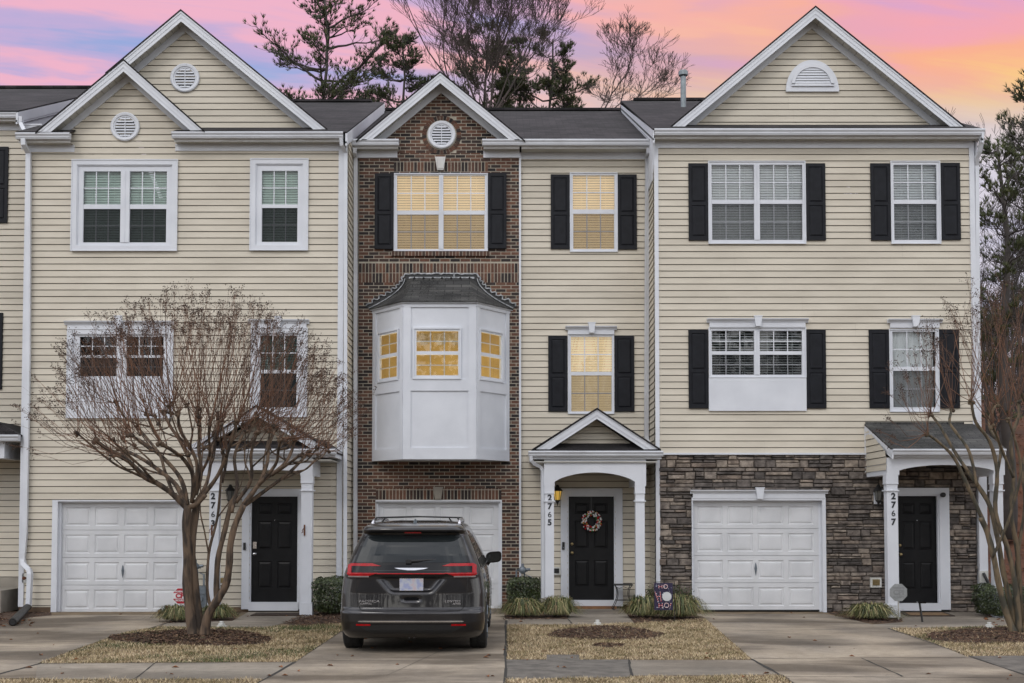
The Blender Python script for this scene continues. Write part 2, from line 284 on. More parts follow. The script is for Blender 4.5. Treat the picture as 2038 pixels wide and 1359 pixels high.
# ------------------------------------------------------------------ mesh helpers
class MB:
    def __init__(s): s.v = []; s.f = []; s.r = []; s.m = []
    def q(s, *p, r=.5, m=0):
        n = len(s.v); s.v.extend(tuple(x) for x in p); s.f.append(tuple(range(n, n + len(p)))); s.r.append(r); s.m.append(m)
    def box(s, x0, x1, y0, y1, z0, z1, r=.5, m=0):
        if x0 > x1: x0, x1 = x1, x0
        if y0 > y1: y0, y1 = y1, y0
        if z0 > z1: z0, z1 = z1, z0
        n = len(s.v)
        s.v += [(x0, y0, z0), (x1, y0, z0), (x1, y1, z0), (x0, y1, z0), (x0, y0, z1), (x1, y0, z1), (x1, y1, z1), (x0, y1, z1)]
        for f in ((0, 3, 2, 1), (4, 5, 6, 7), (0, 1, 5, 4), (1, 2, 6, 5), (2, 3, 7, 6), (3, 0, 4, 7)):
            s.f.append(tuple(n + i for i in f)); s.r.append(r); s.m.append(m)
    def prism(s, poly, y0, y1, r=.5, m=0):       # poly in (x,z), extruded along y
        a = sum(poly[i][0] * poly[(i + 1) % len(poly)][1] - poly[(i + 1) % len(poly)][0] * poly[i][1] for i in range(len(poly)))
        if a < 0: poly = poly[::-1]
        k = len(poly); n = len(s.v)
        s.v += [(x, y0, z) for x, z in poly] + [(x, y1, z) for x, z in poly]
        s.f.append(tuple(n + i for i in range(k))); s.f.append(tuple(n + k + i for i in reversed(range(k)))); s.r += [r, r]; s.m += [m, m]
        for i in range(k):
            j = (i + 1) % k; s.f.append((n + i, n + k + i, n + k + j, n + j)); s.r.append(r); s.m.append(m)
    def extx(s, poly, x0, x1, r=.5, m=0):        # poly in (y,z), extruded along x
        k = len(poly); n = len(s.v)
        s.v += [(x0, y, z) for y, z in poly] + [(x1, y, z) for y, z in poly]
        s.f.append(tuple(n + i for i in reversed(range(k)))); s.f.append(tuple(n + k + i for i in range(k))); s.r += [r, r]; s.m += [m, m]
        for i in range(k):
            j = (i + 1) % k; s.f.append((n + i, n + j, n + k + j, n + k + i)); s.r.append(r); s.m.append(m)
    def plan(s, poly, z0, z1, r=.5, m=0):        # poly in (x,y), extruded up
        a = sum(poly[i][0] * poly[(i + 1) % len(poly)][1] - poly[(i + 1) % len(poly)][0] * poly[i][1] for i in range(len(poly)))
        if a < 0: poly = poly[::-1]
        k = len(poly); n = len(s.v)
        s.v += [(x, y, z0) for x, y in poly] + [(x, y, z1) for x, y in poly]
        s.f.append(tuple(n + i for i in reversed(range(k)))); s.f.append(tuple(n + k + i for i in range(k))); s.r += [r, r]; s.m += [m, m]
        for i in range(k):
            j = (i + 1) % k; s.f.append((n + i, n + j, n + k + j, n + k + i)); s.r.append(r); s.m.append(m)
    def tube(s, pts, rad, n=6, r=.5, m=0, cap=True, rot=0):
        pts = [Vector(p) for p in pts]
        if not hasattr(rad, '__len__'): rad = [rad] * len(pts)
        b = len(s.v); up = None
        for i, p in enumerate(pts):
            t = (pts[min(i + 1, len(pts) - 1)] - pts[max(i - 1, 0)])
            if t.length < 1e-9: t = Vector((0, 0, 1))
            t.normalize()
            if up is None:
                up = Vector((0, 1, 0)) if abs(t.y) < .9 else Vector((1, 0, 0))
            a = (up - t * up.dot(t)); a.normalize(); up = a; c = t.cross(a)
            for k in range(n):
                w = 2 * math.pi * k / n + rot
                s.v.append(tuple(p + (a * math.cos(w) + c * math.sin(w)) * rad[i]))
        for i in range(len(pts) - 1):
            for k in range(n):
                k2 = (k + 1) % n
                s.f.append((b + i * n + k, b + i * n + k2, b + (i + 1) * n + k2, b + (i + 1) * n + k)); s.r.append(r); s.m.append(m)
        if cap:
            s.f.append(tuple(b + k for k in reversed(range(n)))); s.f.append(tuple(b + (len(pts) - 1) * n + k for k in range(n))); s.r += [r, r]; s.m += [m, m]
    def lathe(s, prof, c=(0, 0, 0), n=16, axis='z', r=.5, m=0):
        b = len(s.v); c = Vector(c)
        for (rr, h) in prof:
            for k in range(n):
                w = 2 * math.pi * k / n; a, d = rr * math.cos(w), rr * math.sin(w)
                s.v.append(tuple(c + (Vector((a, d, h)) if axis == 'z' else Vector((a, h, d)) if axis == 'y' else Vector((h, a, d)))))
        for i in range(len(prof) - 1):
            for k in range(n):
                k2 = (k + 1) % n; s.f.append((b + i * n + k, b + i * n + k2, b + (i + 1) * n + k2, b + (i + 1) * n + k)); s.r.append(r); s.m.append(m)
        s.f.append(tuple(b + k for k in range(n))); s.f.append(tuple(b + (len(prof) - 1) * n + k for k in range(n))); s.r += [r, r]; s.m += [m, m]
    def ball(s, c, rad, r=.5, m=0, n=6, k=4):
        prof = [(max(rad * math.sin(math.pi * i / k), rad * .02), -rad * math.cos(math.pi * i / k)) for i in range(k + 1)]
        s.lathe(prof, c, n, 'z', r, m)
    def plate(s, x0, x1, z0, z1, y, holes=(), r=.5, m=0):
        xs = sorted({x0, x1, *[h[0] for h in holes if x0 < h[0] < x1], *[h[1] for h in holes if x0 < h[1] < x1]})
        zs = sorted({z0, z1, *[h[2] for h in holes if z0 < h[2] < z1], *[h[3] for h in holes if z0 < h[3] < z1]})
        for a, b in zip(xs, xs[1:]):
            for c, d in zip(zs, zs[1:]):
                mx, mz = (a + b) / 2, (c + d) / 2
                if any(h[0] < mx < h[1] and h[2] < mz < h[3] for h in holes): continue
                s.q((a, y, c), (b, y, c), (b, y, d), (a, y, d), r=r, m=m)
    def relief(s, x0, x1, z0, z1, y, steps, m=0, r=.5):
        cur = (x0, x1, z0, z1, y)
        for ins, dy in steps:
            X0, X1, Z0, Z1, YY = cur; n = (X0 + ins, X1 - ins, Z0 + ins, Z1 - ins, YY + dy)
            A = [(X0, YY, Z0), (X1, YY, Z0), (X1, YY, Z1), (X0, YY, Z1)]; B = [(n[0], n[4], n[2]), (n[1], n[4], n[2]), (n[1], n[4], n[3]), (n[0], n[4], n[3])]
            for i in range(4):
                j = (i + 1) % 4; s.q(A[i], A[j], B[j], B[i], m=m, r=r)
            cur = n
        s.q((cur[0], cur[4], cur[2]), (cur[1], cur[4], cur[2]), (cur[1], cur[4], cur[3]), (cur[0], cur[4], cur[3]), m=m, r=r)
    def build(s, name, mats, parent=None, smooth=False, label=None, loc=None, world=True):
        me = bpy.data.meshes.new(name)
        v = np.array(s.v, dtype=np.float32).reshape(-1, 3)
        if parent is not None and world: v = v - np.array(wpos(parent), dtype=np.float32)
        nf = len(s.f); lens = np.fromiter((len(f) for f in s.f), dtype=np.int32, count=nf)
        idx = np.fromiter((i for f in s.f for i in f), dtype=np.int32, count=int(lens.sum()))
        me.vertices.add(len(v)); me.vertices.foreach_set('co', v.ravel())
        me.loops.add(len(idx)); me.loops.foreach_set('vertex_index', idx)
        me.polygons.add(nf); st = np.concatenate(([0], np.cumsum(lens)[:-1])).astype(np.int32)
        me.polygons.foreach_set('loop_start', st); me.polygons.foreach_set('loop_total', lens)
        if not isinstance(mats, (list, tuple)): mats = [mats]
        for x in mats: me.materials.append(MATS[x])
        me.polygons.foreach_set('material_index', np.array(s.m, dtype=np.int32))
        me.polygons.foreach_set('use_smooth', np.full(nf, smooth, dtype=bool))
        at = me.attributes.new('rnd', 'FLOAT', 'FACE'); at.data.foreach_set('value', np.array(s.r, dtype=np.float32))
        me.update(calc_edges=True); me.validate()
        o = bpy.data.objects.new(name, me); COL.objects.link(o)
        if parent is not None: o.parent = parent
        if label: o['label'] = label
        if loc is not None: o.location = loc
        return o
def wpos(o):
    p = Vector((0, 0, 0))
    while o is not None: p += Vector(o.location); o = o.parent
    return p
def tag(o, label, cat, group=None, kind=None):
    if label: o['label'] = label
    if cat: o['category'] = cat
    if group: o['group'] = group
    if kind: o['kind'] = kind
    return o
def thing(name, loc, label, cat, group=None):
    o = bpy.data.objects.new(name, None); COL.objects.link(o); o.location = loc; o.empty_display_size = .2
    return tag(o, label, cat, group)
def text(parent, name, s, loc, size, m, thick=.0, ext=.002, spacing=1, label=None, center=True, shear=0, rot=(math.pi / 2, 0, 0), sx=1):
    c = bpy.data.curves.new('txt', 'FONT'); c.body = s; c.size = size; c.offset = thick; c.extrude = ext; c.space_line = spacing; c.shear = shear
    if center: c.align_x = 'CENTER'; c.align_y = 'CENTER'
    o = bpy.data.objects.new('txt', c); COL.objects.link(o)
    bpy.context.view_layer.update(); dg = bpy.context.evaluated_depsgraph_get()
    me = bpy.data.meshes.new_from_object(o.evaluated_get(dg)); bpy.data.objects.remove(o)
    me.materials.clear(); me.materials.append(MATS[m])
    ro = Matrix.Rotation(rot[2], 4, 'Z') @ Matrix.Rotation(rot[0], 4, 'X') @ Matrix.Diagonal((sx, 1, 1, 1))
    me.transform(ro)
    b = bpy.data.objects.new(name, me); COL.objects.link(b)
    if parent is not None: b.parent = parent; b.location = Vector(loc) - wpos(parent)
    else: b.location = loc
    if label: b['label'] = label
    return b

SP = .1265
def siding(mb, poly, Yw, holes=(), side=None, z_off=0.0, seams=True):
    """lapped courses filling a convex (u,z) polygon; side=(x, sign) puts it on a side wall (u is y)"""
    def P(uu, n, z): return (uu, Yw - n, z) if side is None else (side[0] + side[1] * n, uu, z)
    zmin = min(p[1] for p in poly); zmax = max(p[1] for p in poly)
    def span(z):
        xs = []
        for i in range(len(poly)):
            a, b = poly[i], poly[(i + 1) % len(poly)]
            if abs(a[1] - b[1]) < 1e-9:
                if abs(z - a[1]) < 1e-6: xs += [a[0], b[0]]
                continue
            t = (z - a[1]) / (b[1] - a[1])
            if -1e-6 <= t <= 1 + 1e-6: xs.append(a[0] + t * (b[0] - a[0]))
        return (min(xs), max(xs)) if xs else (0, 0)
    k = math.floor((zmin - z_off) / SP)
    while z_off + k * SP < zmax - 1e-4:
        zb, zt = z_off + k * SP, z_off + (k + 1) * SP
        zs = sorted({max(zb, zmin), min(zt - .0125, zmax), *[z for h in holes for z in (h[2], h[3]) if max(zb, zmin) < z < min(zt - .0125, zmax)]})  # open gap at each lap, added so a dark shade line forms there
        rr = random.Random(k // 2 * 13 + int(Yw * 100) + 5); seam = None
        if seams:
            w0, w1 = span((zmin + zmax) / 2); seam = w0 + rr.uniform(.15, .85) * (w1 - w0) + (0 if rr.random() < .75 else 99)
        for a, b in zip(zs, zs[1:]):
            if b - a < 1e-4: continue
            na = .019 - .016 * (a - zb) / SP; nb = .019 - .016 * (b - zb) / SP
            (l0, r0), (l1, r1) = span(a), span(b); mz = (a + b) / 2
            cuts = sorted([(h[0], h[1]) for h in holes if h[2] < mz < h[3]])
            segs = []; cur = None
            pts = [(l0, l1)]
            for h0, h1 in cuts:
                pts += [(h0, h0), (h1, h1)]
            pts.append((r0, r1))
            for i in range(0, len(pts), 2):
                A, B = pts[i], pts[i + 1]
                if B[0] - A[0] < 1e-4 and B[1] - A[1] < 1e-4: continue
                parts_ = [(A, B, 0)]
                if seam is not None and max(A[0], A[1]) + .1 < seam < min(B) - .1:
                    parts_ = [(A, (seam, seam), 0), ((seam, seam), B, .0022)]
                for A2, B2, dn in parts_:
                    c = rr.uniform(.2, .8) + random.uniform(-.15, .15)
                    mb.q(P(A2[0], na + dn, a), P(B2[0], na + dn, a), P(B2[1], nb + dn, b), P(A2[1], nb + dn, b), r=c)
                    if a <= zb + 1e-4: mb.q(P(A2[0], na + dn, a), P(A2[0], -.02, a), P(B2[0], -.02, a), P(B2[0], na + dn, a), r=c)
        k += 1
def in_poly(x, z, poly):
    c = False
    for i in range(len(poly)):
        a, b = poly[i], poly[i - 1]
        if (a[1] > z) != (b[1] > z) and x < (b[0] - a[0]) * (z - a[1]) / (b[1] - a[1]) + a[0]: c = not c
    return c
def brickfield(mb, x0, x1, z0, z1, y, holes=(), poly=None, circ=None, soldier=False, n=.0045, row=.0677, bl=.203, off=0):
    g = .0135
    if soldier: row, bl = .2, .0677
    k = 0; z = z0
    while z < z1 - .01:
        zt = min(z + row - g, z1); sh = 0 if (k % 2 == 0 or soldier) else (bl) / 2
        x = x0 - sh + off
        while x < x1:
            xs = [max(x, x0), min(x + bl - g, x1)]
            segs = [xs] if xs[1] - xs[0] > .012 else []
            for h in holes:
                if h[2] < (z + zt) / 2 < h[3]:
                    ns = []
                    for a, b in segs:
                        if b <= h[0] or a >= h[1]: ns.append([a, b]); continue
                        if a < h[0] - .01: ns.append([a, h[0]])
                        if b > h[1] + .01: ns.append([h[1], b])
                    segs = ns
            for a, b in segs:
                if poly and not (in_poly(a + .01, zt, poly) or in_poly(b - .01, zt, poly)): continue
                if circ and (((a + b) / 2 - circ[0]) ** 2 + ((z + zt) / 2 - circ[1]) ** 2) < circ[2] ** 2: continue
                j = random.uniform(-.0015, .0015)
                mb.box(a, b, y - n + j, y, z, zt, r=min(1, max(0, random.random())))
            x += bl
        z += row; k += 1
# ================================================================== house pieces
YL, YM, YB = -.85, 0.0, -.10        # wall planes: forward units, middle unit, brick veneer
def win(parent, outer, lights, gy, Yw, blind='blind_white', trim=0, screen='screen', cols=3, rows=2, label=None, slat=.05, tilt=.8, drop=(1, 1), deep=.055, frame_mat='trim', curtain=False):
    """double-hung window: frame, panes, half screen, blind. all rects in photo pixels on plane Yw"""
    X0, X1, Z0, Z1 = RC(outer, Yw); OX0, OX1, OZ0, OZ1 = X0, X1, Z0, Z1
    t0, t1, b0, b1 = gy
    LX = [RC((a, t0, b, b1), Yw)[:2] for a, b in lights]
    zt1 = RC((0, t0, 10, t1), Yw)[3]; zt0 = RC((0, t0, 10, t1), Yw)[2]; zb1 = RC((0, b0, 10, b1), Yw)[3]; zb0 = RC((0, b0, 10, b1), Yw)[2]
    gx0, gx1 = LX[0][0], LX[-1][1]; fr = MB()
    yf = Yw - deep
    # outer casing with stepped inner edge
    if trim:
        e = trim
        fr.box(X0, X0 + e, yf, Yw + .02, Z0, Z1); fr.box(X1 - e, X1, yf, Yw + .02, Z0, Z1)
        fr.box(X0 + e, X1 - e, yf, Yw + .02, Z1 - e, Z1); fr.box(X0 + e, X1 - e, yf, Yw + .02, Z0, Z0 + e)
        fr.box(X0 - .006, X0 + .012, yf - .012, yf, Z0 - .006, Z1 + .006); fr.box(X1 - .012, X1 + .006, yf - .012, yf, Z0 - .006, Z1 + .006)
        fr.box(X0 + .012, X1 - .012, yf - .012, yf, Z1 - .012, Z1 + .006); fr.box(X0 + .012, X1 - .012, yf - .012, yf, Z0 - .006, Z0 + .012)
        X0 += e; X1 -= e; Z0 += e; Z1 -= e; yf += .018
    def ring(a0, a1, c0, c1, i0, i1, k0, k1, y0, y1):
        fr.box(a0, i0, y0, y1, c0, c1); fr.box(i1, a1, y0, y1, c0, c1); fr.box(i0, i1, y0, y1, k1, c1); fr.box(i0, i1, y0, y1, c0, k0)
    q = .018
    ring(X0, X1, Z0, Z1, X0 + q, X1 - q, Z0 + q, Z1 - q, yf, Yw + .03)
    ring(X0 + q, X1 - q, Z0 + q, Z1 - q, gx0 - .008, gx1 + .008, zb0 - .008, zt1 + .008, yf + .02, Yw + .03)
    for (a, b), (c, d) in zip(LX, LX[1:]): 
        fr.box(b + .006, c - .006, yf + .008, Yw + .03, zb0 - .008, zt1 + .008)
        fr.box((b + c) / 2 - .006, (b + c) / 2 + .006, yf, yf + .008, zb0 - .008, zt1 + .008)
    pane = MB(); scr = MB(); bl = MB(); yg = yf + .032
    for a, b in LX:
        fr.box(a - .006, b + .006, yf + .024, Yw + .03, zb1, zt0)      # meeting rail
        fr.box(a - .008, a, yg + .004, Yw + .03, zb0 - .008, zb1); fr.box(b, b + .008, yg + .004, Yw + .03, zb0 - .008, zb1)
        for (c, d, yy) in ((zt0, zt1, yg), (zb0, zb1, yg + .012)):
            pane.q((a, yy, c), (b, yy, c), (b, yy, d), (a, yy, d))
            w = .0095
            for i in range(1, cols): xx = a + (b - a) * i / cols; fr.box(xx - w, xx + w, yy - .0035, yy + .004, c, d)
            for i in range(1, rows): zz = c + (d - c) * i / rows; fr.box(a, b, yy - .003, yy + .0035, zz - w, zz + w)
        if screen: scr.box(a, b, yg + .003, yg + .004, zb0, zb1)
        if curtain:
            for i in range(24):
                xa = a + (b - a) * i / 24; xb = a + (b - a) * (i + 1) / 24
                bl.q((xa, Yw + .09 + .008 * math.sin(i * 1.9), zb0 - .03), (xb, Yw + .09 + .008 * math.sin(i * 1.9 + 1.9), zb0 - .03), (xb, Yw + .09 + .008 * math.sin(i * 1.9 + 1.9), zt1 + .03), (xa, Yw + .09 + .008 * math.sin(i * 1.9), zt1 + .03))
        elif blind:
            bot = zb0 - .03 if drop[1] else zb1 - .02
            zz = zt1 + .02
            while zz > bot:
                h = slat * (.985 if tilt > .5 else .5)
                bl.q((a - .02, Yw + .075 - .012 * (1 - tilt), zz - h), (b + .02, Yw + .075 - .012 * (1 - tilt), zz - h), (b + .02, Yw + .093 + .02 * (1 - tilt), zz), (a - .02, Yw + .093 + .02 * (1 - tilt), zz), r=random.random())
                zz -= slat
            for k in (.2, .8): bl.box(a + (b - a) * k - .003, a + (b - a) * k + .003, Yw + .07, Yw + .074, bot, zt1)
    w = fr.build('window', frame_mat, parent, label=label)
    pane.build('pane', 'glass', w)
    if screen: scr.build('insect_screen', screen, w)
    if blind or curtain: bl.build('curtain' if curtain else 'blind', blind, w)
    return (OX0 + .02, OX1 - .02, OZ0 + .02, OZ1 - .02)
def rhole(r, Yw, shrink=.02):
    a, b, c, d = RC(r, Yw); return (a + shrink, b - shrink, c + shrink, d - shrink)
def shutter(parent, r, Yw):
    X0, X1, Z0, Z1 = RC(r, Yw); m = MB(); yf = Yw - .045; sw = .055
    ph = (Z1 - Z0); zm = Z0 + ph * .475
    H = [(X0 + sw, X1 - sw, Z0 + .075, zm - .03), (X0 + sw, X1 - sw, zm + .03, Z1 - .065)]
    m.plate(X0, X1, Z0, Z1, yf, H)
    for h in H: m.relief(*h, yf, [(.008, .012), (.006, 0), (.022, -.012)])
    m.box(X0, X1, yf + .018, Yw - .005, Z0, Z1); m.relief(X0, X1, Z0, Z1, yf + .018, [(0, -.018)]) if False else None
    for xx in (X0, X1 - .004): m.box(xx, xx + .004, yf + .0005, yf + .018, Z0, Z1)
    for zz in (Z0, Z1 - .004): m.box(X0, X1, yf + .0005, yf + .018, zz, zz + .004)
    for zz in (Z0 + .03, Z1 - .03, zm): 
        for xx in (X0 + .025, X1 - .025): m.box(xx - .006, xx + .006, yf - .004, yf, zz - .006, zz + .006)
    # the body box is hidden behind the face plate
    return m.build('shutter', 'shutter', parent)
def gutter(parent, x0, x1, ztop, yf, name='gutter', h=.115, d=.12):
    m = MB(); pr = [(yf + d, ztop), (yf + d, ztop - h), (yf + .035, ztop - h), (yf + .022, ztop - h * .55), (yf, ztop - h * .28), (yf, ztop - .012), (yf + .01, ztop), (yf + .02, ztop - .004), (yf + .022, ztop - h * .8), (yf + d - .01, ztop - h * .8), (yf + d - .01, ztop)]
    m.extx(pr, x0, x1)
    full = [(yf + d, ztop), (yf + d, ztop - h), (yf + .035, ztop - h), (yf + .022, ztop - h * .55), (yf, ztop - h * .28), (yf, ztop)]
    m.extx(full, x0 - .004, x0); m.extx(full, x1, x1 + .004)
    x = x0 + 2.6
    while x < x1 - .8: m.extx([(yf - .0015, ztop - .01), (yf - .0015, ztop - h * .3), (yf + .03, ztop - h - .001), (yf + .05, ztop - h - .0015), (yf + .02, ztop - .01)], x, x + .02); x += 3.1
    return m.build(name, 'gutter', parent)
def eave(parent, x0, x1, ztop, yf, Yw, frieze=(None, None), fh=.13, soff=.12, returns=True):
    gutter(parent, x0, x1, ztop, yf)
    m = MB(); zs = ztop - .115 - .045
    m.box(x0 + .02, x1 - .02, yf + .12, yf + .14, zs, ztop - .002)
    m.build('fascia', 'trim_dirty', parent)
    s = MB(); s.box(x0 + .02, x1 - .02, yf + .14, Yw, zs + .012, zs + .02)
    x = x0 + .12
    while x < x1 - .05: s.box(x - .004, x + .004, yf + .142, Yw - .03, zs + .002, zs + .012); x += .135
    s.build('soffit', 'soffit', parent)
    f0 = frieze[0] if frieze[0] is not None else x0; f1 = frieze[1] if frieze[1] is not None else x1
    f = MB(); f.box(f0, f1, Yw - .035, Yw + .02, zs + .011 - fh, zs + .011); f.box(f0, f1, Yw - .045, Yw - .035, zs - .02, zs + .010)
    f.build('frieze_board', 'trim', parent)
    return zs
def rake(parent, apex, lft, rgt, Yf, Yw, back=4.0, slab=.05, fw=.152, fz=.12, mat_roof='shingle', sides='LR', drip=.02, fhole=0):
    """gable trim from photo pixels of the outer fascia line, on plane Yf"""
    A = W(*apex, Yf); Lp = W(*lft, Yf); Rp = W(*rgt, Yf)
    fas = MB(); sof = MB(); fri = MB(); rf = MB()
    info = {}
    for key, E in (('L', Lp), ('R', Rp)):
        if key not in sides: continue
        d = Vector((E.x - A.x, 0, E.z - A.z)); ln = d.length; d.normalize(); sl = d.z / abs(d.x)
        c = math.sqrt(1 + sl * sl)      # vertical thickness factor
        def band(mb, off0, off1, y0, y1, ext=0, xin=0):
            mb.prism([(A.x, A.z - off0 * c), (E.x, E.z - off0 * c), (E.x, E.z - off1 * c), (A.x, A.z - off1 * c)], y0, y1)
        # fascia: wide board, lower step, crown strip ; bottom clipped level
        def bandclip(mb, off0, off1, y0, y1):
            zmin = E.z; s = -1 if E.x < A.x else 1
            p = [(A.x, A.z - off0 * c), (E.x, E.z - off0 * c + 0)]
            # lower edge ends where it meets level of E
            xl = A.x + s * (A.z - off1 * c - zmin) / -sl
            if off0 > 0:
                xu = A.x + s * (A.z - off0 * c - zmin) / -sl; p[1] = (xu, zmin)
            p += [(xl, zmin), (A.x, A.z - off1 * c)]
            mb.prism(p, y0, y1)
        bandclip(fas, 0.0, fw * .62, Yf, Yf + .03); bandclip(fas, fw * .62, fw, Yf + .008, Yf + .03); bandclip(fas, 0.0, .028, Yf - .012, Yf)
        bandclip(sof, fw * .55, fw * .55 + .012, Yf + .03, Yw)
        k = .14; 
        while k < ln - .25:
            px_ = A.x + d.x * k; pz = A.z + d.z * k - (fw * .55 + .012) * c
            sof.q((px_ - .004, Yf + .04, pz - .0015), (px_ + .004, Yf + .04, pz - .0015 + d.z * .0), (px_ + .004, Yw - .03, pz - .0015), (px_ - .004, Yw - .03, pz - .0015), m=1); k += .16
        bandclip(fri, fw * .55 + .012, fw * .55 + .012 + fz, Yw - .035, Yw + .02)
        # roof slab
        n_ = (slab) * c
        s = -1 if E.x < A.x else 1
        ex = E.x + s * .05; ez = E.z - .05 * abs(sl) * 1
        rf.prism([(A.x, A.z + n_ * .55), (ex, ez + n_ * .55), (ex, ez + .002), (A.x, A.z + .002)], Yf - drip, back)
        info[key] = (A, E, sl, c)
    fas.build('rake_board', 'trim', parent); so_ = sof.build('rake_soffit', ['soffit', 'seam'], parent); fri.build('rake_frieze', 'trim', parent); rf.build('gable_roof', mat_roof, parent)
    return info
def vent_round(parent, cx, cy, rpx, Yw):
    c = W(cx, cy, Yw); r = abs(W(cx + rpx, cy, Yw).x - c.x); m = MB()
    prof = [(r * .99, .0), (r, -.045), (r * .93, -.058), (r * .80, -.052), (r * .78, -.03), (r * .70, -.034), (r * .68, -.012)]
    b = len(m.v); n = 32
    for rr, h in prof:
        for k in range(n): w = 2 * math.pi * k / n; m.v.append((c.x + rr * math.cos(w), Yw + h, c.z + rr * math.sin(w)))
    for i in range(len(prof) - 1):
        for k in range(n): k2 = (k + 1) % n; m.f.append((b + i * n + k, b + i * n + k2, b + (i + 1) * n + k2, b + (i + 1) * n + k)); m.r.append(.5); m.m.append(0)
    m.f.append(tuple(b + (len(prof) - 1) * n + k for k in range(n))); m.r.append(.5); m.m.append(1)
    rr = r * .68; N_ = 7
    for i in range(N_):
        z = -rr + (i + .5) * 2 * rr / N_; w = math.sqrt(max(rr * rr - z * z, .0004)); h = 2 * rr / N_
        m.q((c.x - w, Yw - .046, c.z + z - h * .42), (c.x + w, Yw - .046, c.z + z - h * .42), (c.x + w, Yw - .016, c.z + z + h * .35), (c.x - w, Yw - .016, c.z + z + h * .35))
    m.box(c.x - .008, c.x + .008, Yw - .04, Yw - .012, c.z - rr, c.z + rr)
    return m.build('gable_vent', ['trim', 'interior_dark'], parent)
def vent_half(parent, r, Yw):
    X0, X1, Z0, Z1 = RC(r, Yw); m = MB(); cx = (X0 + X1) / 2; rx = (X1 - X0) / 2; rz = Z1 - Z0; zb = Z0
    def arc(f, base): return [(cx + rx * f * math.cos(math.pi * k / 24), base + (rz - (base - zb)) * f ** 1.0 * math.sin(math.pi * k / 24)) for k in range(25)]
    o = arc(1, zb + .0); 
    def ring(f0, f1, b0, b1, y):
        A, B = arc(f0, b0), arc(f1, b1)
        for i in range(24): m.q((A[i][0], y, A[i][1]), (B[i][0], y, B[i][1]), (B[i + 1][0], y, B[i + 1][1]), (A[i + 1][0], y, A[i + 1][1]))
    m.prism(o, Yw - .05, Yw)
    m.prism([(x, z) for x, z in arc(.86, zb + .04)], Yw - .062, Yw - .052)
    m.box(X0, X1, Yw - .064, Yw - .0, zb - .03, zb + .05)
    inn = arc(.66, zb + .12)
    m.prism(inn, Yw - .0645, Yw - .0625, m=1)
    for i in range(6):
        z = zb + .13 + i * (rz * .62 - .06) / 6; f = (z - zb - .12) / (rz * .60); w = rx * .66 * math.sqrt(max(1 - f * f, .02)); h = (rz * .62) / 6
        m.q((cx - w, Yw - .086, z), (cx + w, Yw - .086, z), (cx + w, Yw - .066, z + h * .8), (cx - w, Yw - .066, z + h * .8))
    for i in range(24):
        a = math.pi * i / 24; b_ = math.pi * (i + 1) / 24
        def pt(an, f): return (cx + rx * f * math.cos(an), zb + .10 + (rz - .10) * f * math.sin(an))
        p = [pt(a, .80), pt(b_, .80), pt(b_, .68), pt(a, .68)]; m.prism(p, Yw - .095, Yw - .065)
    m.box(cx - rx * .8, cx + rx * .8, Yw - .095, Yw - .064, zb + .07, zb + .12)
    return m.build('gable_vent', ['trim', 'interior_dark'], parent)
def header(parent, r, Yw, key=None, cap=.45, name='window_header'):
    X0, X1, Z0, Z1 = RC(r, Yw); m = MB(); h = Z1 - Z0; e = .035
    m.box(X0 + .05, X1 - .05, Yw - .06, Yw - .005, Z0, Z1 - h * cap)
    p = [(Yw - .005, Z1 - h * cap), (Yw - .065, Z1 - h * cap), (Yw - .075, Z1 - h * cap * .7), (Yw - .12, Z1 - h * .12), (Yw - .125, Z1), (Yw - .005, Z1)]
    m.extx(p, X0, X1)
    if key:
        a, b, c, d = RC(key, Yw); w = (b - a) * .16; m.prism([(a, d), (b, d), (b - w, c), (a + w, c)], Yw - .15, Yw - .061); m.box(a - .01, b + .01, Yw - .155, Yw - .1, d - .0, d + .018)
    return m.build(name, 'trim', parent)
def downspout(parent, pts, w=.075, d=.06, mat_='trim', name='downspout', bands=()):
    m = MB(); m.tube([Vector(p) for p in pts], w * .70, 4, rot=math.pi / 4)
    for z in bands: 
        p = pts[-2] if len(pts) > 1 else pts[0]
    for (x, y, z) in bands: m.box(x - w * .54, x + w * .54, y - w * .54, y + w * .54, z - .02, z + .02)
    return m.build(name, mat_, parent)
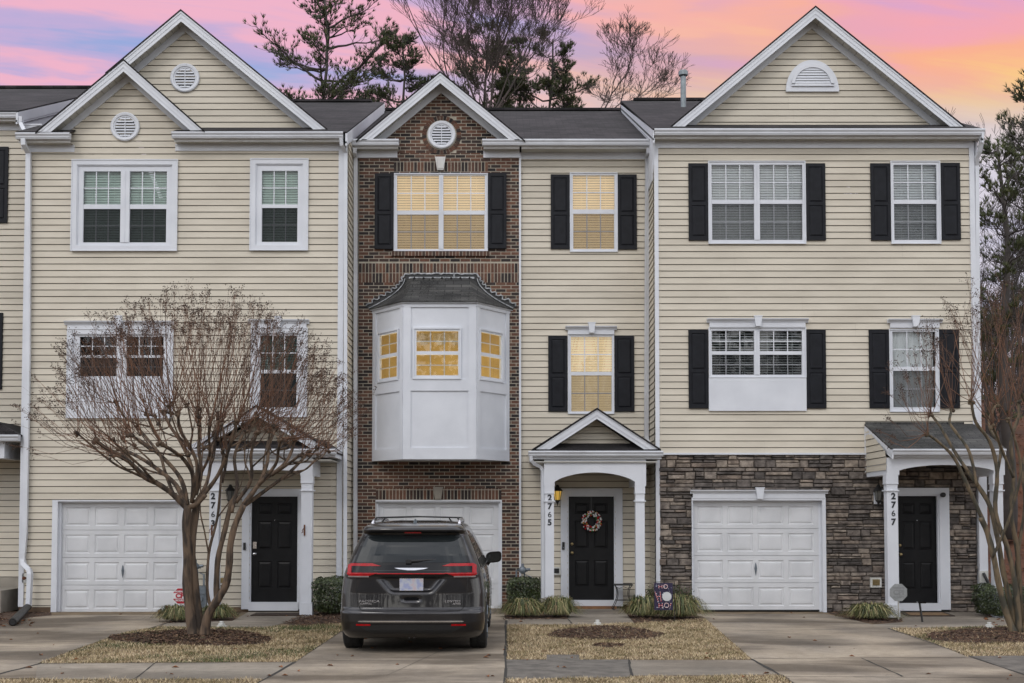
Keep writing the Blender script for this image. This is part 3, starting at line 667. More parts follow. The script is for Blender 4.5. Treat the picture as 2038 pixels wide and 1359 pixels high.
def panel_door(parent, r, Yw, label=None, knob='left', handle_mat='brass', peep=True):
    X0, X1, Z0, Z1 = RC(r, Yw); m = MB(); yf = Yw + .03; w = X1 - X0; h = Z1 - Z0
    c = [X0 + w * .14, X0 + w * .44, X0 + w * .56, X0 + w * .86]
    zz = [(Z0 + h * .13, Z0 + h * .385), (Z0 + h * .50, Z0 + h * .765), (Z0 + h * .835, Z0 + h * .935)]
    H = [(a, b, z0, z1) for a, b in ((c[0], c[1]), (c[2], c[3])) for z0, z1 in zz]
    m.plate(X0, X1, Z0, Z1, yf, H)
    for hh in H: m.relief(*hh, yf, [(.012, .014), (.008, 0), (.03, -.012)])
    d = m.build('door', 'door', parent, label=label)
    kx = X0 + w * .075 if knob == 'left' else X1 - w * .075
    k = MB(); zk = Z0 + h * .455
    k.lathe([(.033, 0), (.033, -.008), (.012, -.012), (.012, -.035), (.028, -.045), (.032, -.06), (.02, -.075), (.001, -.077)], (kx, yf, zk), 14, 'y'); k.build('door_knob', handle_mat, d, smooth=True)
    k = MB(); z2 = Z0 + h * .54
    if handle_mat == 'chrome': k.box(kx - .035, kx + .035, yf - .03, yf, z2 - .07, z2 + .06); k.box(kx - .02, kx + .02, yf - .034, yf - .03, z2 - .0, z2 + .045)
    else: k.lathe([(.03, 0), (.03, -.014), (.02, -.022), (.001, -.024)], (kx, yf, z2), 14, 'y')
    k.build('deadbolt', handle_mat, d)
    if peep:
        k = MB(); k.lathe([(.008, 0), (.008, -.006), (.001, -.007)], ((X0 + X1) / 2, yf, Z0 + h * .775), 8, 'y'); k.build('peephole', 'chrome', d)
    return d
def casing(parent, outer, inner, Yw, name='door_frame', sill=None, mt='trim'):
    a = RC(outer, Yw); b = RC(inner, Yw); m = MB(); X0, X1, Z0, Z1 = a; x0, x1, z0, z1 = b
    yf = Yw - .045
    m.box(X0, x0 - .03, yf, Yw + .05, Z0, Z1); m.box(x1 + .03, X1, yf, Yw + .05, Z0, Z1); m.box(x0 - .03, x1 + .03, yf, Yw + .05, z1 + .03, Z1)
    m.box(x0 - .03, x0 + .0, yf + .03, Yw + .05, z0, z1 + .03); m.box(x1 - .0, x1 + .03, yf + .03, Yw + .05, z0, z1 + .03); m.box(x0, x1, yf + .03, Yw + .05, z1, z1 + .03)
    if sill: m.box(x0 - .03, x1 + .03, Yw - .07, Yw + .05, sill[0], sill[1])
    return m.build(name, mt, parent), (x0 - .02, x1 + .02, (sill[0] if sill else z0), z1 + .02)
def garage(parent, r, Yw, label=None, handle=None, set=.10):
    X0, X1, Z0, Z1 = RC(r, Yw); m = MB(); y = Yw + set; H = (Z1 - Z0) / 4; wd_ = (X1 - X0)
    for i in range(4):
        z0 = Z0 + i * H + (.004 if i else 0); z1 = Z0 + (i + 1) * H - .004
        pn = [(X0 + .07 + k * (wd_ - .08) / 4, X0 + .07 + k * (wd_ - .08) / 4 + (wd_ - .08) / 4 - .09, z0 + .075, z1 - .085) for k in range(4)]
        m.plate(X0, X1, z0, z1, y, pn)
        for p in pn: m.relief(*p, y, [(.014, .013), (.02, .0), (.016, -.010), (.03, -.002)])
        m.q((X0, y, z1), (X1, y, z1), (X1, y + .02, z1 + .002), (X0, y + .02, z1 + .002)); m.q((X0, y + .02, z0 - .002), (X1, y + .02, z0 - .002), (X1, y, z0), (X0, y, z0))
    m.box(X0, X1, y + .02, y + .05, Z0, Z1)
    g = m.build('garage_door', 'garage', parent, label=label)
    s = MB(); s.box(X0, X1, y - .008, y + .02, Z0 - .025, Z0 + .004); s.build('weather_seal', 'black_plastic', g)
    if handle:
        c = W(*handle, Yw); k = MB(); k.prism([(c.x - .012, c.z + .10), (c.x, c.z + .13), (c.x + .012, c.z + .10), (c.x + .026, c.z + .02), (c.x + .01, c.z - .08), (c.x, c.z - .12), (c.x - .01, c.z - .08), (c.x - .026, c.z + .02)], y - .012, y)
        k.tube([(c.x, y - .012, c.z + .05), (c.x, y - .045, c.z + .03), (c.x, y - .045, c.z - .03), (c.x, y - .012, c.z - .05)], .009, 6); k.build('handle', 'grey_metal', g)
    return g
def garage_trim(parent, outer, inner, Yw, name='garage_frame', deep=.04):
    X0, X1, Z0, Z1 = RC(outer, Yw); x0, x1, z0, z1 = RC(inner, Yw); m = MB(); y0 = Yw - deep
    m.box(X0, x0 - .03, y0, Yw + .15, 0, Z1); m.box(x1 + .03, X1, y0, Yw + .15, 0, Z1); m.box(x0 - .03, x1 + .03, y0, Yw + .15, z1 + .02, Z1)
    m.box(x0 - .03, x0 + .01, Yw + .04, Yw + .15, 0, z1 + .02); m.box(x1 - .01, x1 + .03, Yw + .04, Yw + .15, 0, z1 + .02); m.box(x0 + .01, x1 - .01, Yw + .04, Yw + .15, z1 - .01, z1 + .02)
    m.build(name, 'trim', parent); return (x0 - .03, x1 + .03, 0, z1 + .02)
def board(parent, name, r, Yw, proud=.04, z=None, mt='trim', dx=0):
    X0, X1, Z0, Z1 = RC(r, Yw)
    if z: Z0, Z1 = z
    m = MB(); m.box(X0, X1, Yw - proud, Yw + .05, Z0, Z1); return m.build(name, mt, parent)
def volume(parent, x0, x1, y0, y1, ztop, right=None, left=None):
    """back and side walls closing the house behind its front"""
    m = MB()
    m.q((x0, y1, 0), (x0, y1, ztop), (x1, y1, ztop), (x1, y1, 0))
    m.q((x0, y0 + .02, 0), (x0, y0 + .02, ztop), (x0, y1, ztop), (x0, y1, 0)); m.q((x1, y0 + .02, 0), (x1, y1, 0), (x1, y1, ztop), (x1, y0 + .02, ztop))
    for yy in (y0 + 3.0,): m.q((x0, yy, 0), (x1, yy, 0), (x1, yy, ztop - .3), (x0, yy, ztop - .3))
    m.build('rear_wall', 'interior', parent)
def mainroof(parent, x0, x1, ye, ze, yr, zr, yb, th=.10, rakeR=None, rakeL=None, gap=None):
    m = MB(); s = (zr - ze) / (yr - ye)
    runs = [(x0, x1, ye)] if not gap else [(x0, gap[0], ye), (gap[0], gap[1], gap[2]), (gap[1], x1, ye)]
    for a_, b_, yy in runs: m.extx([(yy, ze + s * (yy - ye)), (yr, zr), (yr, zr - th), (yy, ze + s * (yy - ye) - th * .3)], a_, b_)
    m.extx([(yr, zr), (yb, ze - .1), (yb, ze - .1 - th), (yr, zr - th)], x0, x1)
    m.box(x0 + .3, x1 - .3, yr - .12, yr + .12, zr - .02, zr + .035)
    r = m.build('roof', 'shingle', parent)
    for xs, flag in ((x1, rakeR), (x0, rakeL)):
        if flag:
            k = MB(); a, b = (xs - .03, xs + .0) if flag > 0 else (xs, xs + .03)
            k.extx([(ye - .0, ze - .035), (yr, zr - .035), (yr, zr - .035 - .19), (ye, ze - .035 - .19)], a + .0, b + .012 * flag)
            k.extx([(ye, ze - .19), (yr, zr - .19), (yr, zr - .27), (ye, ze - .27)], a, b)
            # triangle of siding under the rake
            k.extx([(ye + .2, ze - .2), (yr, zr - .26), (yr, ze - .9), (ye + .4, ze - .9)], a - .02 * flag, b - .03 * flag)
            k.build('rake_trim', 'trim', parent)
    return r
def column(parent, px0, px1, ytop, ycap0, ycap1, ybot, Yp, w=.19, label=None, base=None):
    """square porch post: shaft, neck moulding, capital and base"""
    a = W(px0, (ytop + ybot) / 2, Yp).x; b = W(px1, (ytop + ybot) / 2, Yp).x; c = (a + b) / 2; h = (b - a) / 2
    zt = W(px0, ytop, Yp).z; zc0 = W(px0, ycap0, Yp).z; zc1 = W(px0, ycap1, Yp).z; m = MB()
    d = w
    m.box(c - h * .86, c + h * .86, Yp + .012, Yp + d - .012, 0, zt)
    m.box(c - h * .96, c + h * .96, Yp + .003, Yp + d - .003, zc0 + .004, zt)     # capital block
    m.box(c - h * 1.0, c + h * 1.0, Yp - .004, Yp + d + .004, zc0 - .012, zc0 + .004)
    m.box(c - h * 1.1, c + h * 1.1, Yp - .012, Yp + d + .012, zc1 - .012, zc1 + .012)
    m.box(c - h * 1.0, c + h * 1.0, Yp - .002, Yp + d + .002, 0, .22); m.box(c - h * 1.03, c + h * 1.03, Yp - .006, Yp + d + .006, .22, .235)
    return m.build('column', 'trim', parent, label=label), c
def beam(parent, x0, x1, ztop, zspring, zcrown, xi0, xi1, Yp, d=.19, Yw=0, drop=.05):
    m = MB(); n = 18
    m.box(x0, xi0, Yp, Yp + d, zspring - .0, ztop); m.box(xi1, x1, Yp, Yp + d, zspring, ztop)
    for i in range(n):
        a = xi0 + (xi1 - xi0) * i / n; b = xi0 + (xi1 - xi0) * (i + 1) / n
        def zz(x): t = (2 * (x - xi0) / (xi1 - xi0) - 1); return zspring + .08 + (zcrown - zspring - .08) * (1 - t * t) ** .8 if abs(t) < .999 else zspring + .08
        za, zb = zz(a), zz(b)
        v = [(a, za), (b, zb), (b, ztop), (a, ztop)]; m.prism(v, Yp, Yp + d)
    for xa, xb in ((x0, x0 + d), (x1 - d, x1)): m.box(xa, xb, Yp + d, Yw, zspring, ztop)
    return m.build('beam', 'trim', parent)
def lantern(parent, cx, cy, Yw, lit=False, s=1.0):
    c = W(cx, cy, Yw); x, z = c.x, c.z; y = Yw - .11
    b = MB(); b.box(x - .06, x + .06, Yw - .025, Yw, z - .17, z + .05); b.build('mounting_plate', 'trim', parent)
    m = MB(); m.lathe([(.02, .20), (.035, .17), (.045, .15), (.10, .09), (.105, .075), (.09, .075)], (x, y, z), 6)
    m.lathe([(.055, -.12), (.06, -.10), (.045, -.10)], (x, y, z), 6)
    m.lathe([(.005, -.22), (.012, -.18), (.03, -.14), (.055, -.12)], (x, y, z), 6)
    for k in range(6):
        w = 2 * math.pi * k / 6; m.tube([(x + .055 * math.cos(w), y + .055 * math.sin(w), z - .11), (x + .085 * math.cos(w), y + .085 * math.sin(w), z + .08)], .005, 4)
    m.tube([(x, Yw - .02, z - .05), (x, Yw - .06, z - .2), (x, y, z - .2)], .009, 5)
    o = m.build('wall_lantern', 'black_plastic', parent)
    g = MB(); g.lathe([(.045, -.10), (.078, .075)], (x, y, z), 6); g.build('lantern_glass', 'lamp_amber' if lit else 'lamp_clear', o)
def outlet(parent, cx, cy, Yw, sz=.15, dark=True):
    c = W(cx, cy, Yw); m = MB(); m.box(c.x - sz * .62, c.x + sz * .62, Yw - .05, Yw, c.z - sz * .55, c.z + sz * .55)
    o = m.build('outlet_plate', 'white_plastic', parent)
    k = MB(); k.box(c.x - sz * .4, c.x + sz * .4, Yw - .062, Yw - .0505, c.z - sz * .3, c.z + sz * .36); k.box(c.x - sz * .25, c.x - sz * .05, Yw - .068, Yw - .0625, c.z - .03, c.z + .03); k.box(c.x + sz * .08, c.x + sz * .28, Yw - .068, Yw - .0625, c.z - .03, c.z + .03)
    k.build('outlet', 'black_plastic' if dark else 'brass', o)
def housenumber(parent, cx, ys, Yp, digits):
    m = None; ch = []
    for dgt, yy in zip(digits, ys):
        c = W(cx, yy, Yp); o = text(parent, 'house_number', dgt, (c.x, Yp - .0035, c.z), (.155 if dgt != '6' else .15), 'numbers', thick=(.0065 if dgt != '6' else .0008), ext=.003); ch.append((o, c, dgt))
    # small bracket serifs on 2 and 7 like the painted originals
def gasmeter(name, x, y, base=.0, h=.95, label='', cat='gas meter'):
    t = thing(name, (x, y, 0), label, cat)
    m = MB(); m.tube([(x + .10, y, 0), (x + .10, y, h * .55), (x + .10, y, h * .8), (x - .02, y, h * .86), (x - .02, y, h * .62)], .018, 8)
    m.tube([(x - .18, y, 0), (x - .18, y, h * .97), (x - .06, y, h * .97), (x - .02, y, h * .86)], .018, 8)
    m.build('pipe', 'grey_metal', t)
    k = MB(); k.lathe([(.02, -.07), (.06, -.055), (.075, -.02), (.075, .02), (.05, .05), (.02, .07)], (x - .06, y - .02, h * .97), 12, 'y'); k.lathe([(.025, 0), (.03, .03), (.028, .08), (.03, .1), (.001, .105)], (x - .06, y - .02, h * 1.0), 10)
    k.box(x - .1, x + .04, y - .03, y + .03, h * .93, h * 1.0); k.tube([(x - .0, y - .02, h * .98), (x + .09, y - .02, h * .985)], .028, 8); k.build('regulator', 'grey_metal', t, smooth=False)
    b = MB(); b.box(x - .05, x + .17, y - .10, y + .08, h * .12, h * .40); b.lathe([(.05, -.03), (.05, .0)], (x + .06, y - .10, h * .3), 14, 'y'); b.build('meter_body', 'grey_metal', t)
    d = MB(); d.box(x - .045, x + .165, y - .12, y + .08, h * .405, h * .56); d.build('dial_cover', 'terracotta' if h > .9 else 'grey_metal', t)
    return t
ROOFY = 5.35

# ================================================================== far-left unit
hA = thing('townhouse', (-12.2, YM, 0), 'cream sided townhouse cut off by the left edge of the photo', 'townhouse', 'townhouses in the row')
xr = W(43, 700, YM).x + .35; xl = -16.5
xe = W(46, 250, YM).x
zeA = W(40, 221, -.35).z
m = MB(); siding(m, [(xl, .62), (xr, .62), (xr, zeA - .17), (xl, zeA - .17)], YM, [rhole((-40, 293, -4, 444), YM)]); m.build('wall', 'siding', hA)
zs = eave(hA, xl, xe + .02, zeA, -.35, YM, frieze=(xl, xr))
zrA = W(40, 176, 5.3).z
mainroof(hA, xl, xe + .03, -.35, zeA + .01, 5.3, zrA, 11, rakeR=1)
volume(hA, xl, xr, YM, 10.5, zeA - .2)
shutter(hA, (-22, 293, 17, 444), YM); shutter(hA, (-32, 623, 6, 775), YM)
win(hA, (-125, 290, -24, 448), [(-118, -76), (-68, -30)], (297, 366, 374, 440), YM)
f = MB(); f.box(xl, xr, YM - .06, YM + .1, 0, .62); f.build('foundation_wall', 'concrete_raw', hA)
# porch corner poking into the frame
pr = MB(); pa = W(40, 868, -1.0); pz = W(0, 840, -.9).z
pr.prism([(xl + 2, pz + .35), (pa.x - .42, pz), (pa.x, pa.z + .03), (pa.x, pa.z), (xl + 2, pa.z)], -1.05, YM - .03)
po = pr.build('porch', 'shingle', hA)
gutter(po, xl + 2, pa.x + .02, pa.z + .02, -1.15, h=.12)
bm = MB(); bx = W(10, 900, -.95).x; bz0 = W(5, 912, -.95).z; bm.box(xl + 2, bx, -.98, -.78, bz0, pa.z - .1); bm.box(bx - .2, bx, -.78, YM - .02, bz0, pa.z - .1); bm.build('beam', 'trim', po)
sf = MB(); sf.box(xl + 2, pa.x - .04, -1.03, YM - .02, pa.z - .1, pa.z - .085); sf.build('soffit', 'soffit', po)
stp = MB(); sx = W(28, 1200, -.5).x; stp.box(xl, sx, -1.1, -.07, 0, .42); stp.build('front_step', 'concrete_raw', hA)
downspout(hA, [W(42, 232, -.33), W(42, 246, -.33), W(50, 262, -.55), W(50, 262, -.55) + Vector((0, 0, -.1))], .07)

# ================================================================== unit with the tree in front
hB = thing('townhouse', (-6.2, YL, 0), 'cream sided townhouse numbered 2763 with two stacked gables and no shutters', 'townhouse', 'townhouses in the row')
xl = W(46, 700, YL).x; xr = W(690, 700, YL).x
ze = W(500, 261, YL - .35).z
zsof = ze - .16
H = []
H.append(win(hB, (144, 319, 354, 500), [(167, 240), (259, 331)], (342, 407, 416, 482), YL, blind='blind_green', trim=.10, screen='screen_dark', label='white framed window with green tinted blinds and dark lower screens'))
H.append(win(hB, (499, 317, 614, 499), [(522, 592)], (341, 407, 414, 481), YL, blind='blind_green', trim=.10, screen='screen_dark'))
H.append(win(hB, (135, 655, 345, 832), [(160, 232), (253, 325)], (671, 707, 712, 748), YL, blind=None, trim=.10, screen='screen_dark'))
H.append(win(hB, (500, 653, 612, 830), [(519, 590)], (669, 736, 743, 810), YL, blind='blind_teal', trim=.10, screen='screen_dark'))
header(hB, (131, 640, 347, 657), YL, key=(232, 632, 246, 655)); header(hB, (496, 637, 616, 655), YL, key=(549, 633, 562, 653))
fr_, hd = casing(hB, (482, 973, 613, 1212), (500, 988, 592, 1198), YL, sill=(.03, W(0, 1198, YL).z)); H.append(hd)
H.append(garage_trim(hB, (104, 995, 372, 1222), (118, 1000, 362, 1220), YL))
m = MB(); fz = W(100, 1208, YL).z
siding(m, [(xl, fz), (xr, fz), (xr, zsof), (xl, zsof)], YL, H)
aS = W(246, 121, YL - .35); 
triL = W(76, 262, YL - .35); triR = W(402, 259, YL - .35)
sl = (aS.z - triR.z) / (triR.x - aS.x); hgt = aS.z - .22 - zsof
siding(m, [(aS.x - hgt / sl, zsof), (aS.x + hgt / sl, zsof), (aS.x, zsof + hgt)], YL, seams=False)
m.build('wall', 'siding', hB)
m = MB(); siding(m, [(-.85, .1), (0.3, .1), (0.3, ze + .36), (-.85, ze - .1)], YL, side=(xr, 1), seams=False); m.build('side_wall', 'siding_far', hB)
# upper gable wall, set back
YG = -.45
aB = W(360, 22, YG - .35); zb = W(500, 257, YG).z
bl_ = W(76, 261, YG - .35); br_ = W(648, 257, YG - .35); slb = (aB.z - br_.z) / (br_.x - aB.x)
m = MB(); hh = aB.z - .22 - zb + .25
siding(m, [(aB.x - hh / slb, zb - .25), (aB.x + hh / slb, zb - .25), (aB.x, aB.z - .22)], YG, seams=True); m.build('gable_wall', 'siding', hB)
rake(hB, (360, 22), (215, 144), (648, 257), YG - .35, YG, back=5.0)
rake(hB, (246, 121), (76, 262), (402, 259), YL - .35, YL, back=1.0)
vent_round(hB, 369, 156, 29, YG); vent_round(hB, 250, 253, 29, YL)
x0 = W(30, 268, YL - .35).x; x1 = W(137, 268, YL - .35).x; eave(hB, x0, x1, W(80, 263, YL - .35).z, YL - .35, YL, frieze=(W(62, 290, YL).x, W(149, 290, YL).x))
x0 = W(341, 268, YL - .35).x; x1 = W(682, 268, YL - .35).x; eave(hB, x0, x1, ze, YL - .35, YL, frieze=(W(350, 290, YL).x, W(675, 290, YL).x))
zrB = W(680, 203, ROOFY).z; xR = W(690, 272, YL - .35).x
mainroof(hB, W(30, 268, YL - .35).x, xR, YL - .33, ze + .0, ROOFY, zrB, 11.3, rakeR=1, gap=(W(137, 268, YL - .35).x, W(341, 268, YL - .35).x, YL + .06))
volume(hB, xl + .02, xr - .03, YL, 10.5, ze - .1)
vs = MB(); zv = W(120, 262, YL - .3).z
board(hB, 'corner_board', (45, 300, 55, 1210), YL, z=(.1, zsof))
board(hB, 'corner_board', (672, 300, 683, 1210), YL, z=(.1, zsof))
f = MB()
for xa, xb in ((xl, H[5][0] - .02), (H[5][1] + .02, H[4][0] - .02), (H[4][1] + .02, xr)): f.box(xa, xb, YL - .0, YL + .1, 0, fz + .01)
f.build('foundation_wall', 'foundation', hB)
garage(hB, (118, 1000, 362, 1220), YL, handle=(241, 1138), label='white panelled garage door partly behind the tree trunk')
panel_door(hB, (500, 988, 592, 1198), YL, handle_mat='chrome', label='black six panel front door with a silver keypad lock')
k = MB(); c = W(476 + 12, 1087, YL); k.box(c.x - .022, c.x + .022, YL - .07, YL - .046, c.z - .07, c.z + .07); k.build('doorbell', 'black_plastic', hB)
lantern(hB, 461, 985, YL - .02); outlet(hB, 443, 1155, YL - .02, .15, False)
# downspouts
Yd = YL - .09
px_ = lambda x, y, Yq=None: W(x, y, Yd if Yq is None else Yq)
downspout(hB, [W(47, 276, YL - .28), W(47, 286, YL - .28), W(57, 306, Yd), W(56, 700, Yd), W(50, 1060, Yd), W(45.5, 1112, Yd), W(47, 1122, Yd - .03), W(58, 1134, Yd - .10), W(60, 1142, Yd - .12), W(57, 1206, Yd - .12)], .085, label if False else .06, bands=[tuple(W(46, 1100, Yd))])
downspout(hB, [W(679, 274, YL - .28), W(680, 288, YL - .25), W(688, 305, YL - .07), W(687, 1195, YL - .07)], .07)
hb = MB(); c = W(46, 1150, YL); hb.box(c.x - .0, c.x + .12, YL - .04, YL, c.z - .09, c.z + .09); o = hb.build('hose_bib_plate', 'white_plastic', hB)
hb = MB(); hb.lathe([(.02, 0), (.025, -.05), (.035, -.07), (.03, -.09), (.001, -.1)], (c.x + .06, YL - .04, c.z), 8, 'y'); hb.build('hose_bib', 'rust', o)
# panels under the two-light window
X0, X1, Z0, Z1 = RC((147, 756, 333, 829), YL); m = MB(); m.relief(X0 + .03, X1 - .03, Z0 + .06, Z1 - .03, YL - .062, [(.02, .012), (.008, 0), (.02, -.010)]); m.box(X0 - .02, X1 + .02, YL - .0615, YL - .02, Z0 + .01, Z1); m.build('window_apron', 'trim', hB)

def porch(parent, g_apex, g_l, g_r, gx0, gx1, gy, Yp, Yw, beam_px, ysoff, cols, crown, spring, base_lbl=None, roofside=.12):
    """gabled door porch: columns, arched beam, eave with gutter, small pediment"""
    Yg = Yp - .16                                   # gutter plane
    zt = W(gx0, gy, Yg).z; X0 = W(gx0, gy, Yg).x; X1 = W(gx1, gy, Yg).x
    base = MB(); base.box(X0 + .1, X1 - .1, Yp - .05, Yw - .02, zt - .21, zt - .19); p = base.build('porch', 'soffit', parent)
    gutter(p, X0, X1, zt, Yg, h=.10, d=.11)
    fa = MB(); fa.box(X0 + .02, X1 - .02, Yg + .11, Yg + .13, zt - .15, zt - .0)
    for xx in (X0 + .03, X1 - .05): fa.box(xx, xx + .02, Yg + .13, Yw - .02, zt - .15, zt)
    fa.build('fascia', 'trim', p)
    s = MB(); s.box(X0 + .05, X1 - .05, Yg + .13, Yw - .02, zt - .148, zt - .14); s.build('soffit', 'trim_dirty', p)
    # skirt of shingles then the pediment
    A = W(*g_apex, Yg + .10); Lp = W(*g_l, Yg + .10); Rp = W(*g_r, Yg + .10)
    sk_ = MB(); zk = W(g_apex[0], ysoff, Yg + .5).z
    sk_.q((X0 + .02, Yg + .02, zt - .01), (X1 - .02, Yg + .02, zt - .01), (X1 - .3, Yg + .52, zk), (X0 + .3, Yg + .52, zk)); 
    sk_.q((X0 + .02, Yg + .02, zt - .01), (X0 + .3, Yg + .52, zk), (X0 + .3, Yw, zk), (X0 + .02, Yw, zt - .01)); sk_.q((X1 - .02, Yg + .02, zt - .01), (X1 - .02, Yw, zt - .01), (X1 - .3, Yw, zk), (X1 - .3, Yg + .52, zk))
    sk_.build('skirt_roof', 'shingle', p)
    pw = MB(); slp = (A.z - Rp.z) / (Rp.x - A.x); h2 = A.z - .16 - zk
    siding(pw, [(A.x - h2 / slp, zk - .02), (A.x + h2 / slp, zk - .02), (A.x, A.z - .16)], Yg + .50, seams=False); pw.build('pediment', 'siding_far', p)
    def rk():
        fas = MB(); rf = MB(); fi = MB()
        for E in (Lp, Rp):
            s_ = -1 if E.x < A.x else 1; cc = math.sqrt(1 + slp * slp)
            for o0, o1, y0, y1 in ((0, .09, Yg + .10, Yg + .13), (.09, .145, Yg + .11, Yg + .13), (0, .02, Yg + .09, Yg + .10)):
                xu = A.x + s_ * (A.z - o0 * cc - E.z) / slp; xl_ = A.x + s_ * (A.z - o1 * cc - E.z) / slp
                fas.prism([(A.x, A.z - o0 * cc), (xu, E.z), (xl_, E.z), (A.x, A.z - o1 * cc)], y0, y1)
            xu = A.x + s_ * (A.z - .09 * cc - E.z) / slp
            fi.prism([(A.x, A.z - .09 * cc), (xu, E.z), (xu - s_ * .02, E.z), (A.x, A.z - .10 * cc)], Yg + .13, Yg + .52)
            rf.prism([(A.x, A.z + .035), (E.x + s_ * .05, E.z + .035 - .05 * slp), (E.x + s_ * .05, E.z + .002 - .05 * slp), (A.x, A.z + .002)], Yg + .07, Yw - .01)
        fas.build('rake_board', 'trim', p); rf.build('roof', 'shingle', p); fi.build('rake_soffit', 'soffit', p)
    rk()
    bx0, bx1 = W(beam_px[0], spring, Yp).x, W(beam_px[1], spring, Yp).x
    zsp = W(0, spring, Yp).z; zcr = W(0, crown, Yp).z
    cc = []
    for (a, b) in cols:
        o, c = column(p, a, b, spring, spring + 14, spring + 33 if False else spring + 30, 1225, Yp + .0, w=.19); cc.append((W(a, 1000, Yp).x, W(b, 1000, Yp).x))
    beam(p, bx0, bx1, zt - .149, zsp - .0, zcr, cc[0][1], cc[1][0], Yp, Yw=Yw)
    return p
Yp = -1.75
pB = porch(hB, (510, 809), (388, 896), (662, 899), 385, 668, 893, Yp, YL, (400, 622), 876, [(414, 436), (597, 622)], 935, 946)
housenumber(pB, 424, (988, 1006, 1024, 1042), Yp + .012, '2763')
for cx in (421.5, 606):
    c = W(cx, 1055, Yp); m = MB(); m.box(c.x - .012, c.x + .012, Yp - .01, Yp + .011, c.z - .10, c.z + .10); m.tube([(c.x - .01, Yp - .01, c.z + .03), (c.x - .035, Yp - .045, c.z - .0), (c.x - .02, Yp - .05, c.z - .04), (c.x - .05, Yp - .05, c.z - .05)], .007, 5); m.build('flag_bracket', 'rust', pB)

# ================================================================== brick-fronted middle unit
hC = thing('townhouse', (-.2, YM, 0), 'brick and cream townhouse numbered 2765 with a white bay window and lit rooms', 'townhouse', 'townhouses in the row')
zeM = W(1100, 281, -.35).z; zsM = zeM - .16
bx0 = W(713, 700, YB).x; bx1 = W(1034, 700, YB).x; xrM = W(1292, 700, YM).x + .25; xlM = W(690, 700, YM).x - .3
Hs = []
Hs.append(win(hC, (1134, 344, 1229, 502), [(1141, 1222)], (350, 417, 426, 495), YM, blind='blind_glow_warm', deep=.045, label='lit window with warm blinds beside the brick front'))
Hs.append(win(hC, (1130, 664, 1222, 824), [(1137, 1217)], (671, 740, 747, 818), YM, blind='blind_glow_cream', deep=.045, label='window glowing cream above the porch gable'))
header(hC, (1125, 650, 1227, 666), YM, key=(1170, 645, 1184, 664))
for r in ((1096, 348, 1134, 496), (1229, 348, 1267, 497), (1091, 669, 1129, 819), (1223, 668, 1262, 819)): shutter(hC, r, YM)
fr_, hd = casing(hC, (1116, 972, 1239, 1206), (1132, 988, 1222, 1194), YM, sill=(.03, W(0, 1194, YM).z)); Hs.append(hd)
m = MB(); siding(m, [(bx1 - .1, .08), (xrM, .08), (xrM, zsM), (bx1 - .1, zsM)], YM, Hs); m.build('wall', 'siding', hC); m = MB(); siding(m, [(xlM, .08), (bx0 + .1, .08), (bx0 + .1, zsM), (xlM, zsM)], YM, seams=False); m.build('wall', 'siding', hC)
gd = (751, 1000, 993, 1217)
Hb = [win(hC, (784, 345, 971, 500), [(791, 873), (883, 964)], (350, 419, 427, 495), YB - .01, blind='blind_glow_warm', deep=.03, label='wide lit window with warm blinds in the brick front')]
Hb[0] = RC((785, 346, 970, 499), YB)
for r in ((746, 346, 783.5, 496), (971, 345, 1008, 495)): shutter(hC, r, YB - .012)
Hb.append(garage_trim(hC, (747, 995, 999, 1217), gd, YB, deep=.02)); gh = RC((748, 996, 998, 1225), YB); Hb[1] = (gh[0], gh[1], -1, gh[3])
garage(hC, gd, YB, label='white panelled garage door behind the parked van', handle=(866, 1138), set=.12)
bayhole = (W(743, 800, YB).x + .06, W(1012, 800, YB).x - .06, W(870, 914, YB - .8).z + .05, W(870, 604, YB - .8).z - .04)
Hb.append(bayhole)
# brick
aM = W(876, 145, YB - .35); rM = W(1040, 279, YB - .35); slm = (aM.z - rM.z) / (rM.x - aM.x); hM = aM.z - .20 - zsM
tri = [(aM.x - hM / slm, zsM), (aM.x + hM / slm, zsM), (aM.x, zsM + hM)]
vc = W(879, 269, YB); vr = abs(W(879 + 39, 269, YB).x - vc.x)
mo = MB(); zt_ = zsM + .0
mo.plate(bx0, bx1, 0, zt_, YB, Hb); mo.q((tri[0][0], YB, zsM), (tri[1][0], YB, zsM), (tri[2][0], YB, tri[2][1])); mo.q((bx0, YB, 0), (bx0, YB, zt_), (bx0, YM + .02, zt_), (bx0, YM + .02, 0)); mo.q((bx1, YB, 0), (bx1, YM + .02, 0), (bx1, YM + .02, zt_), (bx1, YB, zt_))
for h in Hb: mo.q((h[0], YB, h[3]), (h[1], YB, h[3]), (h[1], YB + .12, h[3]), (h[0], YB + .12, h[3])); mo.q((h[0], YB, h[2]), (h[0], YB, h[3]), (h[0], YB + .12, h[3]), (h[0], YB + .12, h[2])); mo.q((h[1], YB, h[2]), (h[1], YB + .12, h[2]), (h[1], YB + .12, h[3]), (h[1], YB, h[3]))
bwall = mo.build('brick_wall', 'mortar', hC)
bk = MB()
s1 = RC((784, 320, 971, 341), YB); s2 = RC((713, 523, 1034, 562), YB); s3 = RC((748, 972, 998, 994), YB); s4 = RC((780, 501, 974, 510), YB)
full = Hb + [s1, s2, s3, (s4[0], s4[1], s4[2], s4[3])]
brickfield(bk, bx0 + .004, bx1 - .004, .004, zsM, YB, full)
brickfield(bk, tri[0][0] + .05, tri[1][0] - .05, zsM + .002, tri[2][1], YB, [], poly=tri, circ=(vc.x, vc.z, vr))
brickfield(bk, s1[0], s1[1], s1[2], s1[3], YB, soldier=True); brickfield(bk, s3[0], s3[1], s3[2], s3[3], YB, soldier=True)
hf = (s2[3] - s2[2]) / 2
